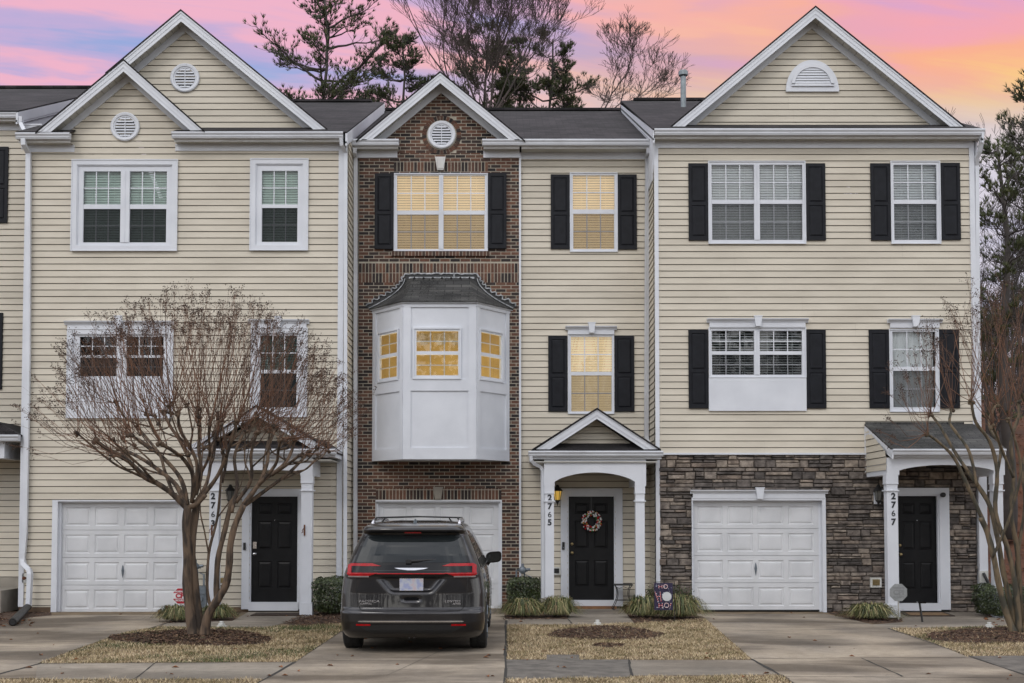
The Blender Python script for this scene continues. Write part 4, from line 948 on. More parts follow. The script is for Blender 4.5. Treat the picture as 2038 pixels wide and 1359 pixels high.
brickfield(bk, bx0 + .004, bx1 - .004, s2[2], s2[2] + hf - .003, YB, soldier=True); brickfield(bk, bx0 + .004, bx1 - .004, s2[2] + hf, s2[3], YB, soldier=True)
x = s4[0]
while x < s4[1]: bk.box(x, x + .056, YB - .05, YB, s4[2], s4[3], r=random.uniform(.3, .8)); x += .0677
n = 34
for k in range(n):
    a0 = 2 * math.pi * (k + .08) / n; a1 = 2 * math.pi * (k + .92) / n; ri = vr * .78; ro = vr
    bk.prism([(vc.x + rr * math.cos(a), vc.z + rr * math.sin(a)) for rr, a in ((ri, a0), (ro, a0), (ro, a1), (ri, a1))], YB - .014, YB, r=random.random())
bk.build('bricks', 'brick', bwall)
sb = MB(); sb.box(s4[0] - .01, s4[1] + .01, YB - .045, YB, s4[2] + .004, s4[3] - .004); sb.build('window_sill', 'mortar', bwall)
vent_round(hC, 879, 269, 28, YB)
for r in ((866, 313, 887, 339), (862, 969, 882, 994)):
    a, b, c, d = RC(r, YB); k = MB(); w = (b - a) * .2; k.prism([(a, d), (b, d), (b - w, c), (a + w, c)], YB - .05, YB); k.relief(a + w, b - w, c + .02, d - .02, YB - .0505, [(.01, -.008)]); k.build('keystone', 'concrete_raw' if r[0] < 863 else 'trim_dirty', hC)
rake(hC, (876, 145), (714, 279), (1040, 279), YB - .35, YB, back=5.0)
gy_ = zeM
eave(hC, W(687, 285, -.45).x, W(793, 285, -.45).x, zeM + .02, -.45, YB, frieze=(W(712, 300, YB).x, W(791, 300, YB).x))
eave(hC, W(960, 285, -.45).x, W(1036, 285, -.45).x, zeM + .02, -.45, YB, frieze=(W(962, 300, YB).x, W(1034, 300, YB).x))
eave(hC, W(1036, 285, -.45).x, W(1297, 285, -.45).x - .0, zeM + .0195, -.45, YM, frieze=(W(1035, 300, YM).x, xrM - .1))
zrM = W(1100, 220, 5.9).z
mainroof(hC, xlM, xrM + .1, -.33, zeM + .015, 5.9, zrM, 11, gap=(W(793, 285, -.45).x, W(960, 285, -.45).x, YB + .1))
volume(hC, xlM + .3, xrM - .02, YM, 10.5, zeM - .1)
panel_door(hC, (1132, 988, 1222, 1194), YM, handle_mat='brass', label='black six panel front door with a wreath', peep=False)
downspout(hC, [W(706, 294, -.40), W(706, 302, -.38), W(708, 314, -.17), W(707.5, 1195, -.17)], .07, mat_='gutter')
downspout(hC, [W(1290, 294, -.40), W(1290, 302, -.38), W(1288, 314, -.07), W(1286.5, 868, -.07), W(1288, 878, -.10), W(1296, 890, -.25)], .07, mat_='gutter')
k = MB(); c = W(1121, 1086, YM); k.box(c.x - .025, c.x + .025, -.07, -.046, c.z - .075, c.z + .075); o = k.build('doorbell', 'black_plastic', hC)
k = MB(); k.lathe([(.014, 0), (.012, -.004), (.001, -.005)], (c.x, -.07, c.z - .04), 10, 'y'); k.build('button', 'grey_metal', o)
outlet(hC, 1107, 1136, YM - .02, .14)
board(hC, 'edge_trim', (1033, 300, 1037, 1210), YM, proud=.12, z=(.0, zsM))
st = MB(); a, b, c, d = RC((1136, 1206, 1226, 1211), YM); st.box(a, b, -.14, -.02, .0, .055); st.build('threshold', 'step_wood', hC)
Yp = -1.35
pC = porch(hC, (1188, 815), (1064, 894), (1310, 894), 1052, 1320, 897, Yp, YM, (1083, 1286), 881, [(1083.5, 1104), (1264, 1285)], 940, 967)
housenumber(pC, 1094, (991, 1008, 1024.5, 1040), Yp + .012, '2765')
lantern(hC, 1109, 985, YM - .02, lit=True)
downspout(pC, [W(1057, 908, Yp - .1), W(1057, 916, Yp - .1), W(1062, 922, Yp - .06), W(1076, 929, Yp + .04), W(1080, 938, Yp + .06), W(1080.5, 1190, Yp + .06)], .06, mat_='gutter')

# bay window
def bay():
    p = .80; yb = YB; yf = YB - p
    xl_, xr_ = W(743, 800, yb).x, W(1012, 800, yb).x; fl, fr2 = W(803, 800, yf).x, W(947, 800, yf).x
    zt = W(870, 604, yf).z; zb = W(870, 914, yf).z
    b = MB(); gl = []
    corners = [(xl_, yb), (fl, yf), (fr2, yf), (xr_, yb)]
    b.plan(corners, zb, zb + .02)                       # floor
    def face(P, Q, outer, glassr, cols):
        P = Vector((*P, 0)); Q = Vector((*Q, 0)); d = (Q - P); ln = d.length; d.normalize(); nrm = Vector((d.y, -d.x, 0))
        if nrm.y > 0: nrm = -nrm
        def pt(u_, n_, z): v = P + d * u_ + nrm * n_; return (v.x, v.y, z)
        def bx(u0, u1, n0, n1, z0, z1, mb=b, m=0):
            k = len(mb.v); mb.v += [pt(u0, n1, z0), pt(u1, n1, z0), pt(u1, n0, z0), pt(u0, n0, z0), pt(u0, n1, z1), pt(u1, n1, z1), pt(u1, n0, z1), pt(u0, n0, z1)]
            for f in ((0, 3, 2, 1), (4, 5, 6, 7), (0, 1, 5, 4), (1, 2, 6, 5), (2, 3, 7, 6), (3, 0, 4, 7)): mb.f.append(tuple(k + i for i in f)); mb.r.append(.5); mb.m.append(m)
        o0, o1, oz0, oz1 = outer
        # wall skin around the window
        bx(0, o0, -.04, 0, zb, zt); bx(o1, ln, -.04, 0, zb, zt); bx(o0, o1, -.04, 0, zb, oz0); bx(o0, o1, -.04, 0, oz1, zt)
        s = .14 if ln > 1.2 else .10
        # applied boards
        t = .026
        bx(0, s, 0, t, zb, zt - .07); bx(ln - s, ln, 0, t, zb, zt - .07)
        bx(s, ln - s, 0, t, zb, zb + .26 if False else zb + .44 * .5); bx(s, ln - s, 0, t, oz0 - .22, oz0 - .0)
        bx(0, ln, 0, .03, zt - .07, zt)
        for (ua, ub, za, zb_) in ((s, ln - s, zb + .22, oz0 - .22),):
            bx(ua, ua + .012, 0, .01, za, zb_); bx(ub - .012, ub, 0, .01, za, zb_); bx(ua + .012, ub - .012, 0, .01, za, za + .012); bx(ua + .012, ub - .012, 0, .01, zb_ - .012, zb_)
        # window
        w = MB(); gx0, gx1, t0, t1, b0, b1 = glassr
        e = .012
        bx(o0, o0 + .03, -.03, .045, oz0, oz1, w); bx(o1 - .03, o1, -.03, .045, oz0, oz1, w); bx(o0 + .03, o1 - .03, -.03, .045, oz1 - .03, oz1, w); bx(o0 + .03, o1 - .03, -.03, .045, oz0, oz0 + .03, w)
        bx(o0 + .03, gx0, -.03, .025, oz0 + .03, oz1 - .03, w); bx(gx1, o1 - .03, -.03, .025, oz0 + .03, oz1 - .03, w)
        bx(gx0, gx1, -.03, .025, t1, oz1 - .03, w); bx(gx0, gx1, -.03, .025, oz0 + .03, b0, w); bx(gx0, gx1, -.03, .02, b1, t0, w)
        pn = MB()
        for c, dd in ((t0, t1), (b0, b1)):
            pn.q(pt(gx0, .0, c), pt(gx1, .0, c), pt(gx1, .0, dd), pt(gx0, .0, dd))
            for i in range(1, cols): uu = gx0 + (gx1 - gx0) * i / cols; bx(uu - .01, uu + .01, -.014, -.004, c, dd, w)
            zz = (c + dd) / 2; bx(gx0, gx1, -.0135, -.0045, zz - .01, zz + .01, w)
        gl.append((w, pn))
    zz = lambda y, Yq: W(870, y, Yq).z
    u = lambda x: W(x, 700, yf).x - fl
    face((fl, yf), (fr2, yf), (u(822), u(918), zz(755, yf), zz(652, yf)), (u(829), u(912), zz(699, yf), zz(659, yf), zz(747, yf), zz(706, yf)), 3)
    ln = math.hypot(fl - xl_, p); zo0, zo1 = zz(755, yf), zz(652, yf); g4 = (zz(699, yf), zz(659, yf), zz(747, yf), zz(706, yf))
    face((xl_, yb), (fl, yf), (ln * .18, ln * .87, zo0, zo1), (ln * .18 + .06, ln * .87 - .06, *g4), 2)
    face((fr2, yf), (xr_, yb), (ln * .07, ln * .78, zo0, zo1), (ln * .07 + .06, ln * .78 - .06, *g4), 2)
    for (x, y) in corners[1:3]: b.box(x - .012, x + .012, y - .012, y + .01, zb, zt - .07)
    # crown board following the eave
    e = .07
    ring = [(xl_ - e * 1.2, yb), (fl - e * .5, yf - e), (fr2 + e * .5, yf - e), (xr_ + e * 1.2, yb)]
    b.plan(ring, zt - .0, zt + .035); b.plan([(x_ * 1 - (0.02 if i < 2 else -.02) * 1, y_ + .02) for i, (x_, y_) in enumerate([(xl_ - .02, yb - .02), (fl - .01, yf - .045), (fr2 + .01, yf - .045), (xr_ + .02, yb - .02)])], zt - .05, zt)
    o = b.build('bay_window', 'trim', hC, label='white panelled bay window with black shingled roof and lit panes')
    for w, pn in gl: ww = w.build('window', 'trim', o); 
    # (panes keep their own meshes under the bay)
    for w, pn in gl: pn.build('pane', 'glass', o)
    # concave bell roof
    rf = MB(); za = zt + .035; top = W(870, 556, yb).z; tl, tr = W(806, 556, yb).x, W(950, 556, yb).x
    NN = 12; rings = []
    e2 = .085; base = [(xl_ - e2 * 1.1, yb), (fl - e2 * .55, yf - e2), (fr2 + e2 * .55, yf - e2), (xr_ + e2 * 1.1, yb)]
    topr = [(tl, yb), (tl + .14, yb - .14), (tr - .14, yb - .14), (tr, yb)]
    for i in range(NN + 1):
        t = i / NN; hz = za + (top - za) * (t ** 1.0); k = 1 - (1 - t) ** 1.9        # quick at the foot, steep above
        rings.append([(bx_ + (tx - bx_) * (t ** .62 if False else (1 - (1 - t) ** 1.75)), by + (ty - by) * (1 - (1 - t) ** 1.75), hz) for (bx_, by), (tx, ty) in zip(base, topr)])
    for A, B in zip(rings, rings[1:]):
        for i in range(3): rf.q(A[i], A[i + 1], B[i + 1], B[i])
    rf.q(*[(x, y, za - .0) for x, y in base][::-1]); rf.q(*rings[-1])
    A = rings[0]; 
    for i in range(3):
        a, c = A[i], A[i + 1]; rf.q((a[0], a[1], a[2] - .022), (c[0], c[1], c[2] - .022), c, a)
    rf.build('bay_roof', 'shingle_bay', o, smooth=False)
    # stepped flashing, tar behind a ragged sealant line
    fl_ = MB(); tar = MB(); yq = yb - .012
    for side in (0, 3):
        pts = [Vector((R_2[side][0], yq, R_2[side][2])) for R_2 in rings]
        s = -1 if side == 0 else 1
        low = [p + Vector((0, -.012, 0)) for p in pts]
        fl_.tube([p + Vector((0, -.006, .012)) for p in low], .013, 5)
        up = []; n2 = 30
        for k in range(n2 + 1):
            t = k / n2 * NN; i = min(int(t), NN - 1); q_ = pts[i].lerp(pts[i + 1], t - i)
            w_ = (.10 * min(1, k / 3 + .35) + (.045 if (k % 4) < 2 else -.01) + random.uniform(-.014, .014)) * (1 - .45 * k / n2)
            up.append(q_ + Vector((s * w_ * .72, -.012, w_ * .72)))
        fl_.tube([p + Vector((0, -.012 - .006 * random.random(), 0)) for p in up], .017, 5)
        for k in range(n2):
            t = k / n2 * NN; i = min(int(t), NN - 1); a = pts[i].lerp(pts[i + 1], t - i); t = (k + 1) / n2 * NN; i = min(int(t), NN - 1); c = pts[i].lerp(pts[i + 1], t - i)
            q4 = [a, c, up[k + 1], up[k]]; q4 = [(p.x, yb - .018, p.z) for p in q4]; tar.q(*(q4 if s > 0 else q4[::-1]))
        ends = up[-1]
        if side == 0: lu = ends
        else: ru = ends
    tz = W(870, 545, yb).z
    pts = [Vector((tl + (tr - tl) * k / 30, yb - .02, tz + random.uniform(-.012, .012))) for k in range(31)]
    fl_.tube([lu + Vector((0, -.01, 0))] + pts + [ru + Vector((0, -.01, 0))], .02, 5)
    tar.box(tl, tr, yb - .014, yb - .010, top - .02, tz)
    fl_.box(tl + .08, tr - .06, yb - .035, yb - .02, top + .03 - .05, top + .045); xx = W(904, 550, yb).x; fl_.tube([(xx, yb - .04, tz), (xx, yb - .04, top)], .02, 5)
    k = tl + .2
    for kk in range(7): tar.ball((k, yb - .15, top + .0), .022, n=6, k=4); k += (tr - tl - .35) / 6
    fo = fl_.build('flashing_sealant', 'silver', o); tar.build('flashing', 'black_plastic', o)
    # lit room behind
    rm = MB(); rx0, rx1, ry1 = xl_ - .1, xr_ + .1, 2.6; rz0, rz1 = zb + .02, zt + .1
    rm.q((rx0, ry1, rz0), (rx1, ry1, rz0), (rx1, ry1, rz1), (rx0, ry1, rz1)); rm.q((rx0, .0, rz0), (rx0, ry1, rz0), (rx0, ry1, rz1), (rx0, .0, rz1)); rm.q((rx1, .0, rz0), (rx1, .0, rz1), (rx1, ry1, rz1), (rx1, ry1, rz0))
    rm.q((rx0, .0, rz0), (rx1, 0, rz0), (rx1, ry1, rz0), (rx0, ry1, rz0))
    rm.q((rx0, yb + .01, rz0), (xl_, yb + .01, rz0), (xl_, yb + .01, rz1), (rx0, yb + .01, rz1)); rm.q((xr_, yb + .01, rz0), (rx1, yb + .01, rz0), (rx1, yb + .01, rz1), (xr_, yb + .01, rz1))
    rr = rm.build('room', 'room_gold', o)
    cm = MB(); cm.q((rx0, .0, rz1), (rx0, ry1, rz1), (rx1, ry1, rz1), (rx1, .0, rz1)); cm.plan([(x, y) for x, y in corners], zt - .02, zt - .01); cm.build('ceiling', 'room_ceiling', o)
    va = MB(); zc = zz(660, yf) + .02
    for i in range(3):
        a = fl + .22 + i * .32; n3 = 10
        for j in range(n3):
            t0, t1 = j / n3, (j + 1) / n3; d0 = .14 + .10 * math.sin(math.pi * t0); d1 = .14 + .10 * math.sin(math.pi * t1)
            va.q((a + .3 * t0, yf + .32 + .02 * math.sin(9 * t0), zc - d0), (a + .3 * t1, yf + .32 + .02 * math.sin(9 * t1), zc - d1), (a + .3 * t1, yf + .32, zc), (a + .3 * t0, yf + .32, zc))
    va.build('valance', 'shade', o)
    for (x_, y_, e_) in ((-1.95, .55, 26), (-.85, .9, 26)):
        l_ = bpy.data.lights.new('room_lamp', 'POINT'); l_.energy = e_ * 2.7; l_.color = (1, .80, .48); l_.shadow_soft_size = .3
        lo = bpy.data.objects.new('room_lamp', l_); COL.objects.link(lo); lo.location = (x_, y_, zb + 1.05)
        bb = MB(); bb.ball((x_, y_ + .0, zb + 1.35), .05, n=10, k=6); bb.build('bulb', 'bulb', o)
bay()

# ================================================================== stone-based right unit
hD = thing('townhouse', (5.8, YL, 0), 'cream townhouse numbered 2767 with stone ground floor and black shutters', 'townhouse', 'townhouses in the row')
xl = W(1303, 700, YL).x; xr = W(1940, 700, YL).x
ze = W(1600, 255, YL - .35).z; zsD = ze - .16; zst = W(1500, 903, YL).z
H = []
H.append(win(hD, (1409, 321, 1603, 486), [(1417, 1500), (1512, 1596)], (329, 398, 406, 477), YL, deep=.045, blind='blind_white'))
H.append(win(hD, (1772, 321, 1871, 486), [(1779, 1863)], (329, 398, 406, 477), YL, deep=.045, blind='blind_white'))
H.append(win(hD, (1410, 652, 1604, 752), [(1417, 1500), (1512, 1595)], (659, 699, 706, 745), YL, deep=.045, blind='blind_white', slat=.05, tilt=.05, label='dark window with open white blinds above a white panel'))
H.append(win(hD, (1769, 655, 1868, 820), [(1777, 1861)], (661, 730, 738, 810), YL, deep=.045, blind='blind_white', curtain=True, label='window with plain white curtain behind the bare tree'))
header(hD, (1406, 635, 1607, 652), YL, key=(1499, 632, 1514, 651)); header(hD, (1765, 636, 1873, 653), YL, key=(1811, 632, 1826, 652))
for r in ((1370, 326, 1409, 479), (1603, 326, 1642, 479), (1732, 326, 1771, 479), (1871, 325, 1910, 478), (1370, 657, 1409, 813), (1604, 657, 1643, 813), (1729, 657, 1769, 812), (1868, 657, 1908, 812)): shutter(hD, r, YL)
X0, X1, Z0, Z1 = RC((1410, 753, 1604, 818), YL); m = MB(); m.plate(X0, X1, Z0, Z1, YL - .05, [(X0 + .07, X1 - .07, Z0 + .10, Z1 - .07)]); m.relief(X0 + .07, X1 - .07, Z0 + .10, Z1 - .07, YL - .05, [(.014, .014), (.01, 0), (.02, -.006)])
m.box(X0, X1, YL - .049, YL - .01, Z0, Z1); m.build('window_apron', 'trim', hD)
m = MB(); siding(m, [(xl, zst), (xr, zst), (xr, zsD), (xl, zsD)], YL, H, z_off=zst); m.build('wall', 'siding', hD)
m = MB(); siding(m, [(-.85, .05), (.2, .05), (.2, ze + .32), (-.85, ze - .1)], YL, side=(xl, -1), seams=False); m.build('side_wall', 'siding_far', hD)
m = MB(); siding(m, [(-.85, .6), (10.5, .6), (10.5, ze), (-.85, ze)], YL, side=(xr, 1), seams=False); m.build('side_wall', 'siding_far', hD)
aR = W(1623, 15, YG - .35); rR = W(1917, 253, YG - .35); zb = W(1600, 254, YG).z; slr = (aR.z - rR.z) / (rR.x - aR.x); hh = aR.z - .22 - zb + .2
m = MB(); siding(m, [(aR.x - hh / slr, zb - .2), (aR.x + hh / slr, zb - .2), (aR.x, aR.z - .22)], YG); m.build('gable_wall', 'siding', hD)
rake(hD, (1623, 15), (1338, 252), (1918, 253), YG - .35, YG, back=5.0)
vent_half(hD, (1563, 121, 1668, 181), YG)
eave(hD, W(1303, 262, YL - .35).x, W(1961, 262, YL - .35).x, ze, YL - .35, YL, frieze=(xl, xr))
zrD = W(1300, 200, ROOFY).z
mainroof(hD, W(1300, 270, YL - .35).x, W(1958, 262, YL - .35).x, YL - .33, ze, ROOFY, zrD, 11.3, rakeL=-1, rakeR=1)
volume(hD, xl + .03, xr - .03, YL, 10.5, ze - .1)
board(hD, 'corner_board', (1303, 290, 1311, 905), YL, z=(.05, zsD)); board(hD, 'corner_board', (1932, 290, 1942, 903), YL, z=(zst, zsD))
# water table
m = MB(); m.box(xl, xr, YL - .075, YL, zst - .02, zst + .015); m.build('water_table', 'trim', hD)
downspout(hD, [W(1953, 268, YL - .25), W(1953, 284, YL - .22), W(1950, 300, YL - .15), W(1944, 314, YL - .06), W(1943.5, 330, YL + .02), W(1946, 700, YL + .03), W(1953, 1190, YL + .03)], .075)
vp = W(1360, 198, 3.6); m = MB(); zt_ = W(1360, 150, 3.6).z; m.lathe([(.065, vp.z - .8), (.065, zt_)], (vp.x, 3.6, 0), 14); m.lathe([(.07, zt_ - .03), (.11, zt_), (.115, zt_ + .08), (.09, zt_ + .11), (.01, zt_ + .12)], (vp.x, 3.6, 0), 16); m.build('vent_pipe', 'galv', hD, smooth=False)
gd = (1381, 998, 1632, 1214)
Hg = garage_trim(hD, (1376, 990, 1642, 1217), gd, YL, deep=.09)
garage(hD, gd, YL, label='white panelled garage door set in stone', handle=(1505, 1133), set=.05)
header(hD, (1373, 975, 1646, 992), YL - .04, key=(1502, 972, 1518, 993), name='garage_header')
fr_, hd = casing(hD, (1767, 971, 1889, 1213), (1788, 987, 1866, 1200), YL - .05, sill=(.03, W(0, 1200, YL).z))
panel_door(hD, (1786, 988, 1868, 1200), YL, label='black six panel front door inside the stone wall', handle_mat='brass')
# ledge stone
jt = MB(); Hst = [Hg, hd]
Hst = [(RC((1377, 992, 1641, 1230), YL)[0], RC((1377, 992, 1641, 1230), YL)[1], -1, RC((1377, 992, 1641, 1230), YL)[3]), (RC((1770, 973, 1887, 1230), YL)[0], RC((1770, 973, 1887, 1230), YL)[1], -1, RC((1770, 973, 1887, 1230), YL)[3])]
xs0 = W(1311, 1000, YL).x; xs1 = W(1942, 1000, YL).x
jt.plate(xs0, xs1, 0, zst, YL, [Hst[0], (hd[0], hd[1], 0, hd[3])]); sw_ = jt.build('stone_wall', 'joint', hD)
stn = MB(); rs = random.Random(11)
def stone(x0, x1, z0, z1):
    if x1 - x0 < .03 or z1 - z0 < .02: return
    for h in Hst:
        if h[2] < z1 and z0 < h[3] - .01:
            if z0 < h[3] < z1 - .02 and x1 > h[0] and x0 < h[1]: pass
            if x0 < h[1] and x1 > h[0]:
                if x0 >= h[0] - .02 and x1 <= h[1] + .02: return
                if x0 < h[0]: stone(x0, h[0] - .002, z0, z1)
                if x1 > h[1]: stone(h[1] + .002, x1, z0, z1)
                return
    d = rs.uniform(.025, .07); g = .005; nx = max(2, int((x1 - x0) / .09) + 1); nz_ = 2; r_ = rs.random(); b = len(stn.v); NX, NZ = nx + 2, nz_ + 2
    xs = [x0 + g] + [x0 + g + .012 + (x1 - x0 - 2 * g - .024) * i / (nx - 1) for i in range(nx)] + [x1 - g]
    zs_ = [z0 + g, z0 + g + .011, z1 - g - .011, z1 - g]
    for j, zz in enumerate(zs_):
        for i, xx in enumerate(xs):
            ed = (i in (0, len(xs) - 1)) or (j in (0, 3))
            stn.v.append((xx + rs.uniform(-.003, .003), YL - (d * .45 if ed else d + rs.uniform(-.009, .009)), zz + rs.uniform(-.004, .004)))
    W_ = len(xs)
    for j in range(3):
        for i in range(W_ - 1): stn.f.append((b + j * W_ + i, b + j * W_ + i + 1, b + (j + 1) * W_ + i + 1, b + (j + 1) * W_ + i)); stn.r.append(r_); stn.m.append(0)
    stn.box(x0 + g, x1 - g, YL - d * .44, YL, z0 + g, z1 - g, r=r_)
z = 0.0
while z < zst - .03:
    hb_ = rs.choice((.075, .10, .13, .15)); 
    if z + hb_ > zst - .06: hb_ = zst - z - .02
    x = xs0 - rs.uniform(0, .2)
    while x < xs1:
        w = rs.uniform(.16, .52); x2 = min(x + w, xs1); xa = max(x, xs0)
        if hb_ > .09 and rs.random() < .62:
            c = rs.uniform(.35, .65) * hb_; stone(xa, x2, z, z + c)
            if x2 - xa > .3 and rs.random() < .5: xm = xa + (x2 - xa) * rs.uniform(.35, .65); stone(xa, xm, z + c, z + hb_); stone(xm, x2, z + c, z + hb_)
            else: stone(xa, x2, z + c, z + hb_)
        else:
            if hb_ > .09 and w > .3: x2 = min(x + w * .55, xs1)
            stone(xa, x2, z, z + hb_)
        x = x2
        if x >= xs1 - .001: break
    z += hb_
stn.build('stones', 'stone', sw_)
lantern(hD, 1745, 985, YL - .06); outlet(hD, 1742, 1159, YL - .05, .17, False)
# shed porch
Yp = -2.12; Yg = Yp - .20
zt = W(1850, 893, Yg).z; X0 = W(1778, 893, Yg).x; X1 = W(2003, 893, Yg).x; zw = W(1800, 843, YL).z
XL = W(1722, 850, YL).x
m = MB(); XR = X1
m.q((X0 - .03, Yg + .03, zt + .01), (X1, Yg + .03, zt + .01), (XR, YL, zw), (XL - .02, YL, zw)); m.q((X0 - .03, Yg + .03, zt - .02), (XL - .02, YL, zw - .03), (XR, YL, zw - .03), (X1, Yg + .03, zt - .02)); m.q((X0 - .03, Yg + .03, zt - .02), (X0 - .03, Yg + .03, zt + .01), (XL - .02, YL, zw), (XL - .02, YL, zw - .03))
m.box(XL, XR - .2, YL - .03, YL, zw - .01, zw + .03)
pD = m.build('porch', 'shingle_bay', hD, label='shed roofed door porch with white posts')
gutter(pD, X0, X1, zt, Yg, h=.11)
fa = MB(); fa.box(X0 + .01, X1 - .02, Yg + .12, Yg + .14, zt - .15, zt - .0); 
def slab(p, q_, dz, th):
    p, q_ = Vector(p), Vector(q_); o_ = Vector((th, 0, 0)); d_ = Vector((0, 0, -dz))
    k = len(fa.v); fa.v += [tuple(v_) for v_ in (p, q_, q_ + d_, p + d_, p + o_, q_ + o_, q_ + d_ + o_, p + d_ + o_)]
    for f_ in ((0, 1, 2, 3), (7, 6, 5, 4), (0, 4, 5, 1), (3, 2, 6, 7), (0, 3, 7, 4), (1, 5, 6, 2)): fa.f.append(tuple(k + i for i in f_)); fa.r.append(.5); fa.m.append(0)
slab((X0 - .02, Yg + .02, zt - .02), (XL - .01, YL, zw - .035), .16, .03); slab((X0 - .028, Yg + .02, zt - .02), (XL - .018, YL, zw - .035), .09, .012); slab((X1 - .03, Yg + .02, zt - .02), (XR - .03, YL, zw - .035), .16, .03)
fa.build('fascia', 'trim', pD)
sf = MB(); sf.box(X0 + .03, X1 - .03, Yg + .14, YL - .08, zt - .15, zt - .135); sf.build('soffit', 'trim_dirty', pD)
xc = W(1766, 1000, Yp).x; zsw = W(1766, 935, Yp).z
sw2 = MB(); siding(sw2, [(YL, zsw), (Yp, zsw), (Yp, zt - .05), (YL, zw - .05)], 0, side=(xc, -1), seams=False); sw2.build('cheek_wall', 'siding_far', pD)
cr = MB(); cr.box(xc - .024, xc + .02, YL - .04, YL, zsw, zw - .1); cr.build('edge_trim', 'trim', pD)
sp_ = W(1780, 943, Yp).z
column(pD, 1765, 1790, 943, 962, 976, 1228, Yp, .20); column(pD, 1978, 2000, 943, 962, 976, 1228, Yp, .20)
beam(pD, W(1765, 940, Yp).x, W(2000, 940, Yp).x, zt - .15, W(1780, 945, Yp).z, W(1850, 938, Yp).z + .12, W(1790, 940, Yp).x, W(1978, 940, Yp).x, Yp, Yw=YL - .05)
ps = MB(); ps.box(W(1943, 1000, YL).x, W(1943, 1000, YL).x + .16, YL - .12, YL + .02, 0, zt - .15); ps.build('pilaster', 'trim', pD)
ps = MB(); ps.box(W(1758, 1000, YL).x, W(1758, 1000, YL).x + .10, YL - .13, YL - .09, 0, zt - .3); ps.build('pilaster', 'trim', pD)
housenumber(pD, 1778, (988, 1005, 1022, 1039), Yp + .012, '2767')
c = W(1872, 985, YL - .05); k = MB(); k.lathe([(.02, 0), (.03, -.03), (.045, -.05), (.045, -.12), (.03, -.13)], (c.x, YL - .09, c.z), 12, 'y'); k.build('security_camera', 'black_plastic', hD)
c = W(1951, 1150, YL); k = MB(); k.box(c.x - .07, c.x + .1, YL - .14, YL - .09, c.z - .08, c.z + .14); o = k.build('faucet_plate', 'white_plastic', hD)
k = MB(); k.tube([(c.x, YL - .16, c.z + .1), (c.x + .03, YL - .2, c.z), (c.x + .06, YL - .22, c.z - .08)], .03, 8); k.box(c.x + .0, c.x + .2, YL - .3, YL - .16, c.z - .22, c.z - .08); k.build('faucet_cover', 'black_plastic', o)
# ================================================================== the ground
def gp(pts): return [tuple(G(x, y))[:2] for x, y in pts]
def sheet(name, pts, z, m, kind='structure', label=None, raw=False, th=.06):
    mb = MB(); p = pts if raw else gp(pts); mb.plan(p, z - th, z)
    o = mb.build(name, m); o['kind'] = kind
    if label: o['label'] = label
    return o
gm = MB(); n = 40
def hz(x, y):
    """bank of leaf litter rising behind the end of the row"""
    a = max(0, min(1, (x - 9.6) / 7)); b = max(0, min(1, (y - 1.5) / 22)); a = a * a * (3 - 2 * a); b = b * b * (3 - 2 * b)
    return 6.4 * a * b
g = MB(); g.q((-600, -300, -.09), (600, -300, -.09), (600, 900, -.09), (-600, 900, -.09)); o = g.build('ground', 'soil'); o['kind'] = 'structure'
hl = MB(); xs = np.linspace(9.3, 70, 70); ys = np.linspace(-1.5, 90, 80)
rs = random.Random(3); hts = [[hz(x, y) + (rs.uniform(-.05, .05) if x > 10.2 and y > .5 else 0) - .03 for y in ys] for x in xs]
for i, x in enumerate(xs):
    for j, y in enumerate(ys): hl.v.append((x, y, hts[i][j]))
for i in range(len(xs) - 1):
    for j in range(len(ys) - 1):
        a = i * len(ys) + j; hl.f.append((a, a + len(ys), a + len(ys) + 1, a + 1)); hl.r.append(.5); hl.m.append(0)
o = hl.build('hillside', 'hill', smooth=True); o['kind'] = 'structure'
ZL = -.004
sheet('lawn', [], ZL, 'soil', raw=True) if False else None
lm = MB(); lm.plan([(-30, -12.4), (30, -12.4), (30, -.7), (-30, -.7)], -.08, ZL); o = lm.build('lawn', 'soil'); o['kind'] = 'structure'
D1 = [(116, 1224), (366, 1224), (332, 1240), (318, 1246), (250, 1258), (150, 1292), (75, 1321), (70, 1350), (-420, 1350), (-420, 1334), (-60, 1262), (14, 1240), (60, 1229)]
D2 = [(748, 1207), (1000, 1207), (1008, 1243), (1006, 1312), (1003, 1400), (440, 1400), (588, 1318), (686, 1252), (700, 1232)]
D3 = [(1380, 1222), (1642, 1222), (1690, 1232), (1768, 1251), (1850, 1277), (1922, 1306), (2060, 1350), (2150, 1400), (1640, 1400), (1548, 1341), (1497, 1312), (1420, 1245), (1400, 1228)]
for pts, nm in ((D1, 'driveway'), (D2, 'driveway'), (D3, 'driveway')): sheet(nm, pts, .004, 'driveway')
sheet('sidewalk', [(75, 1321), (586, 1318), (531, 1352), (70, 1352)], .003, 'sidewalk')
sheet('sidewalk', [(1251, 1314), (1499, 1314), (1548, 1342), (1258, 1345)], .003, 'sidewalk')
sheet('sidewalk', [(1007, 1313), (1250, 1313), (1257, 1348), (1006, 1352)], .0035, 'patch')
sheet('sidewalk', [(1087, 1303), (1152, 1303), (1154, 1313.5), (1086, 1313.5)], .0025, 'patch')
sheet('sidewalk', [(1925, 1306), (2300, 1303), (2500, 1345), (2050, 1345)], .003, 'patch')
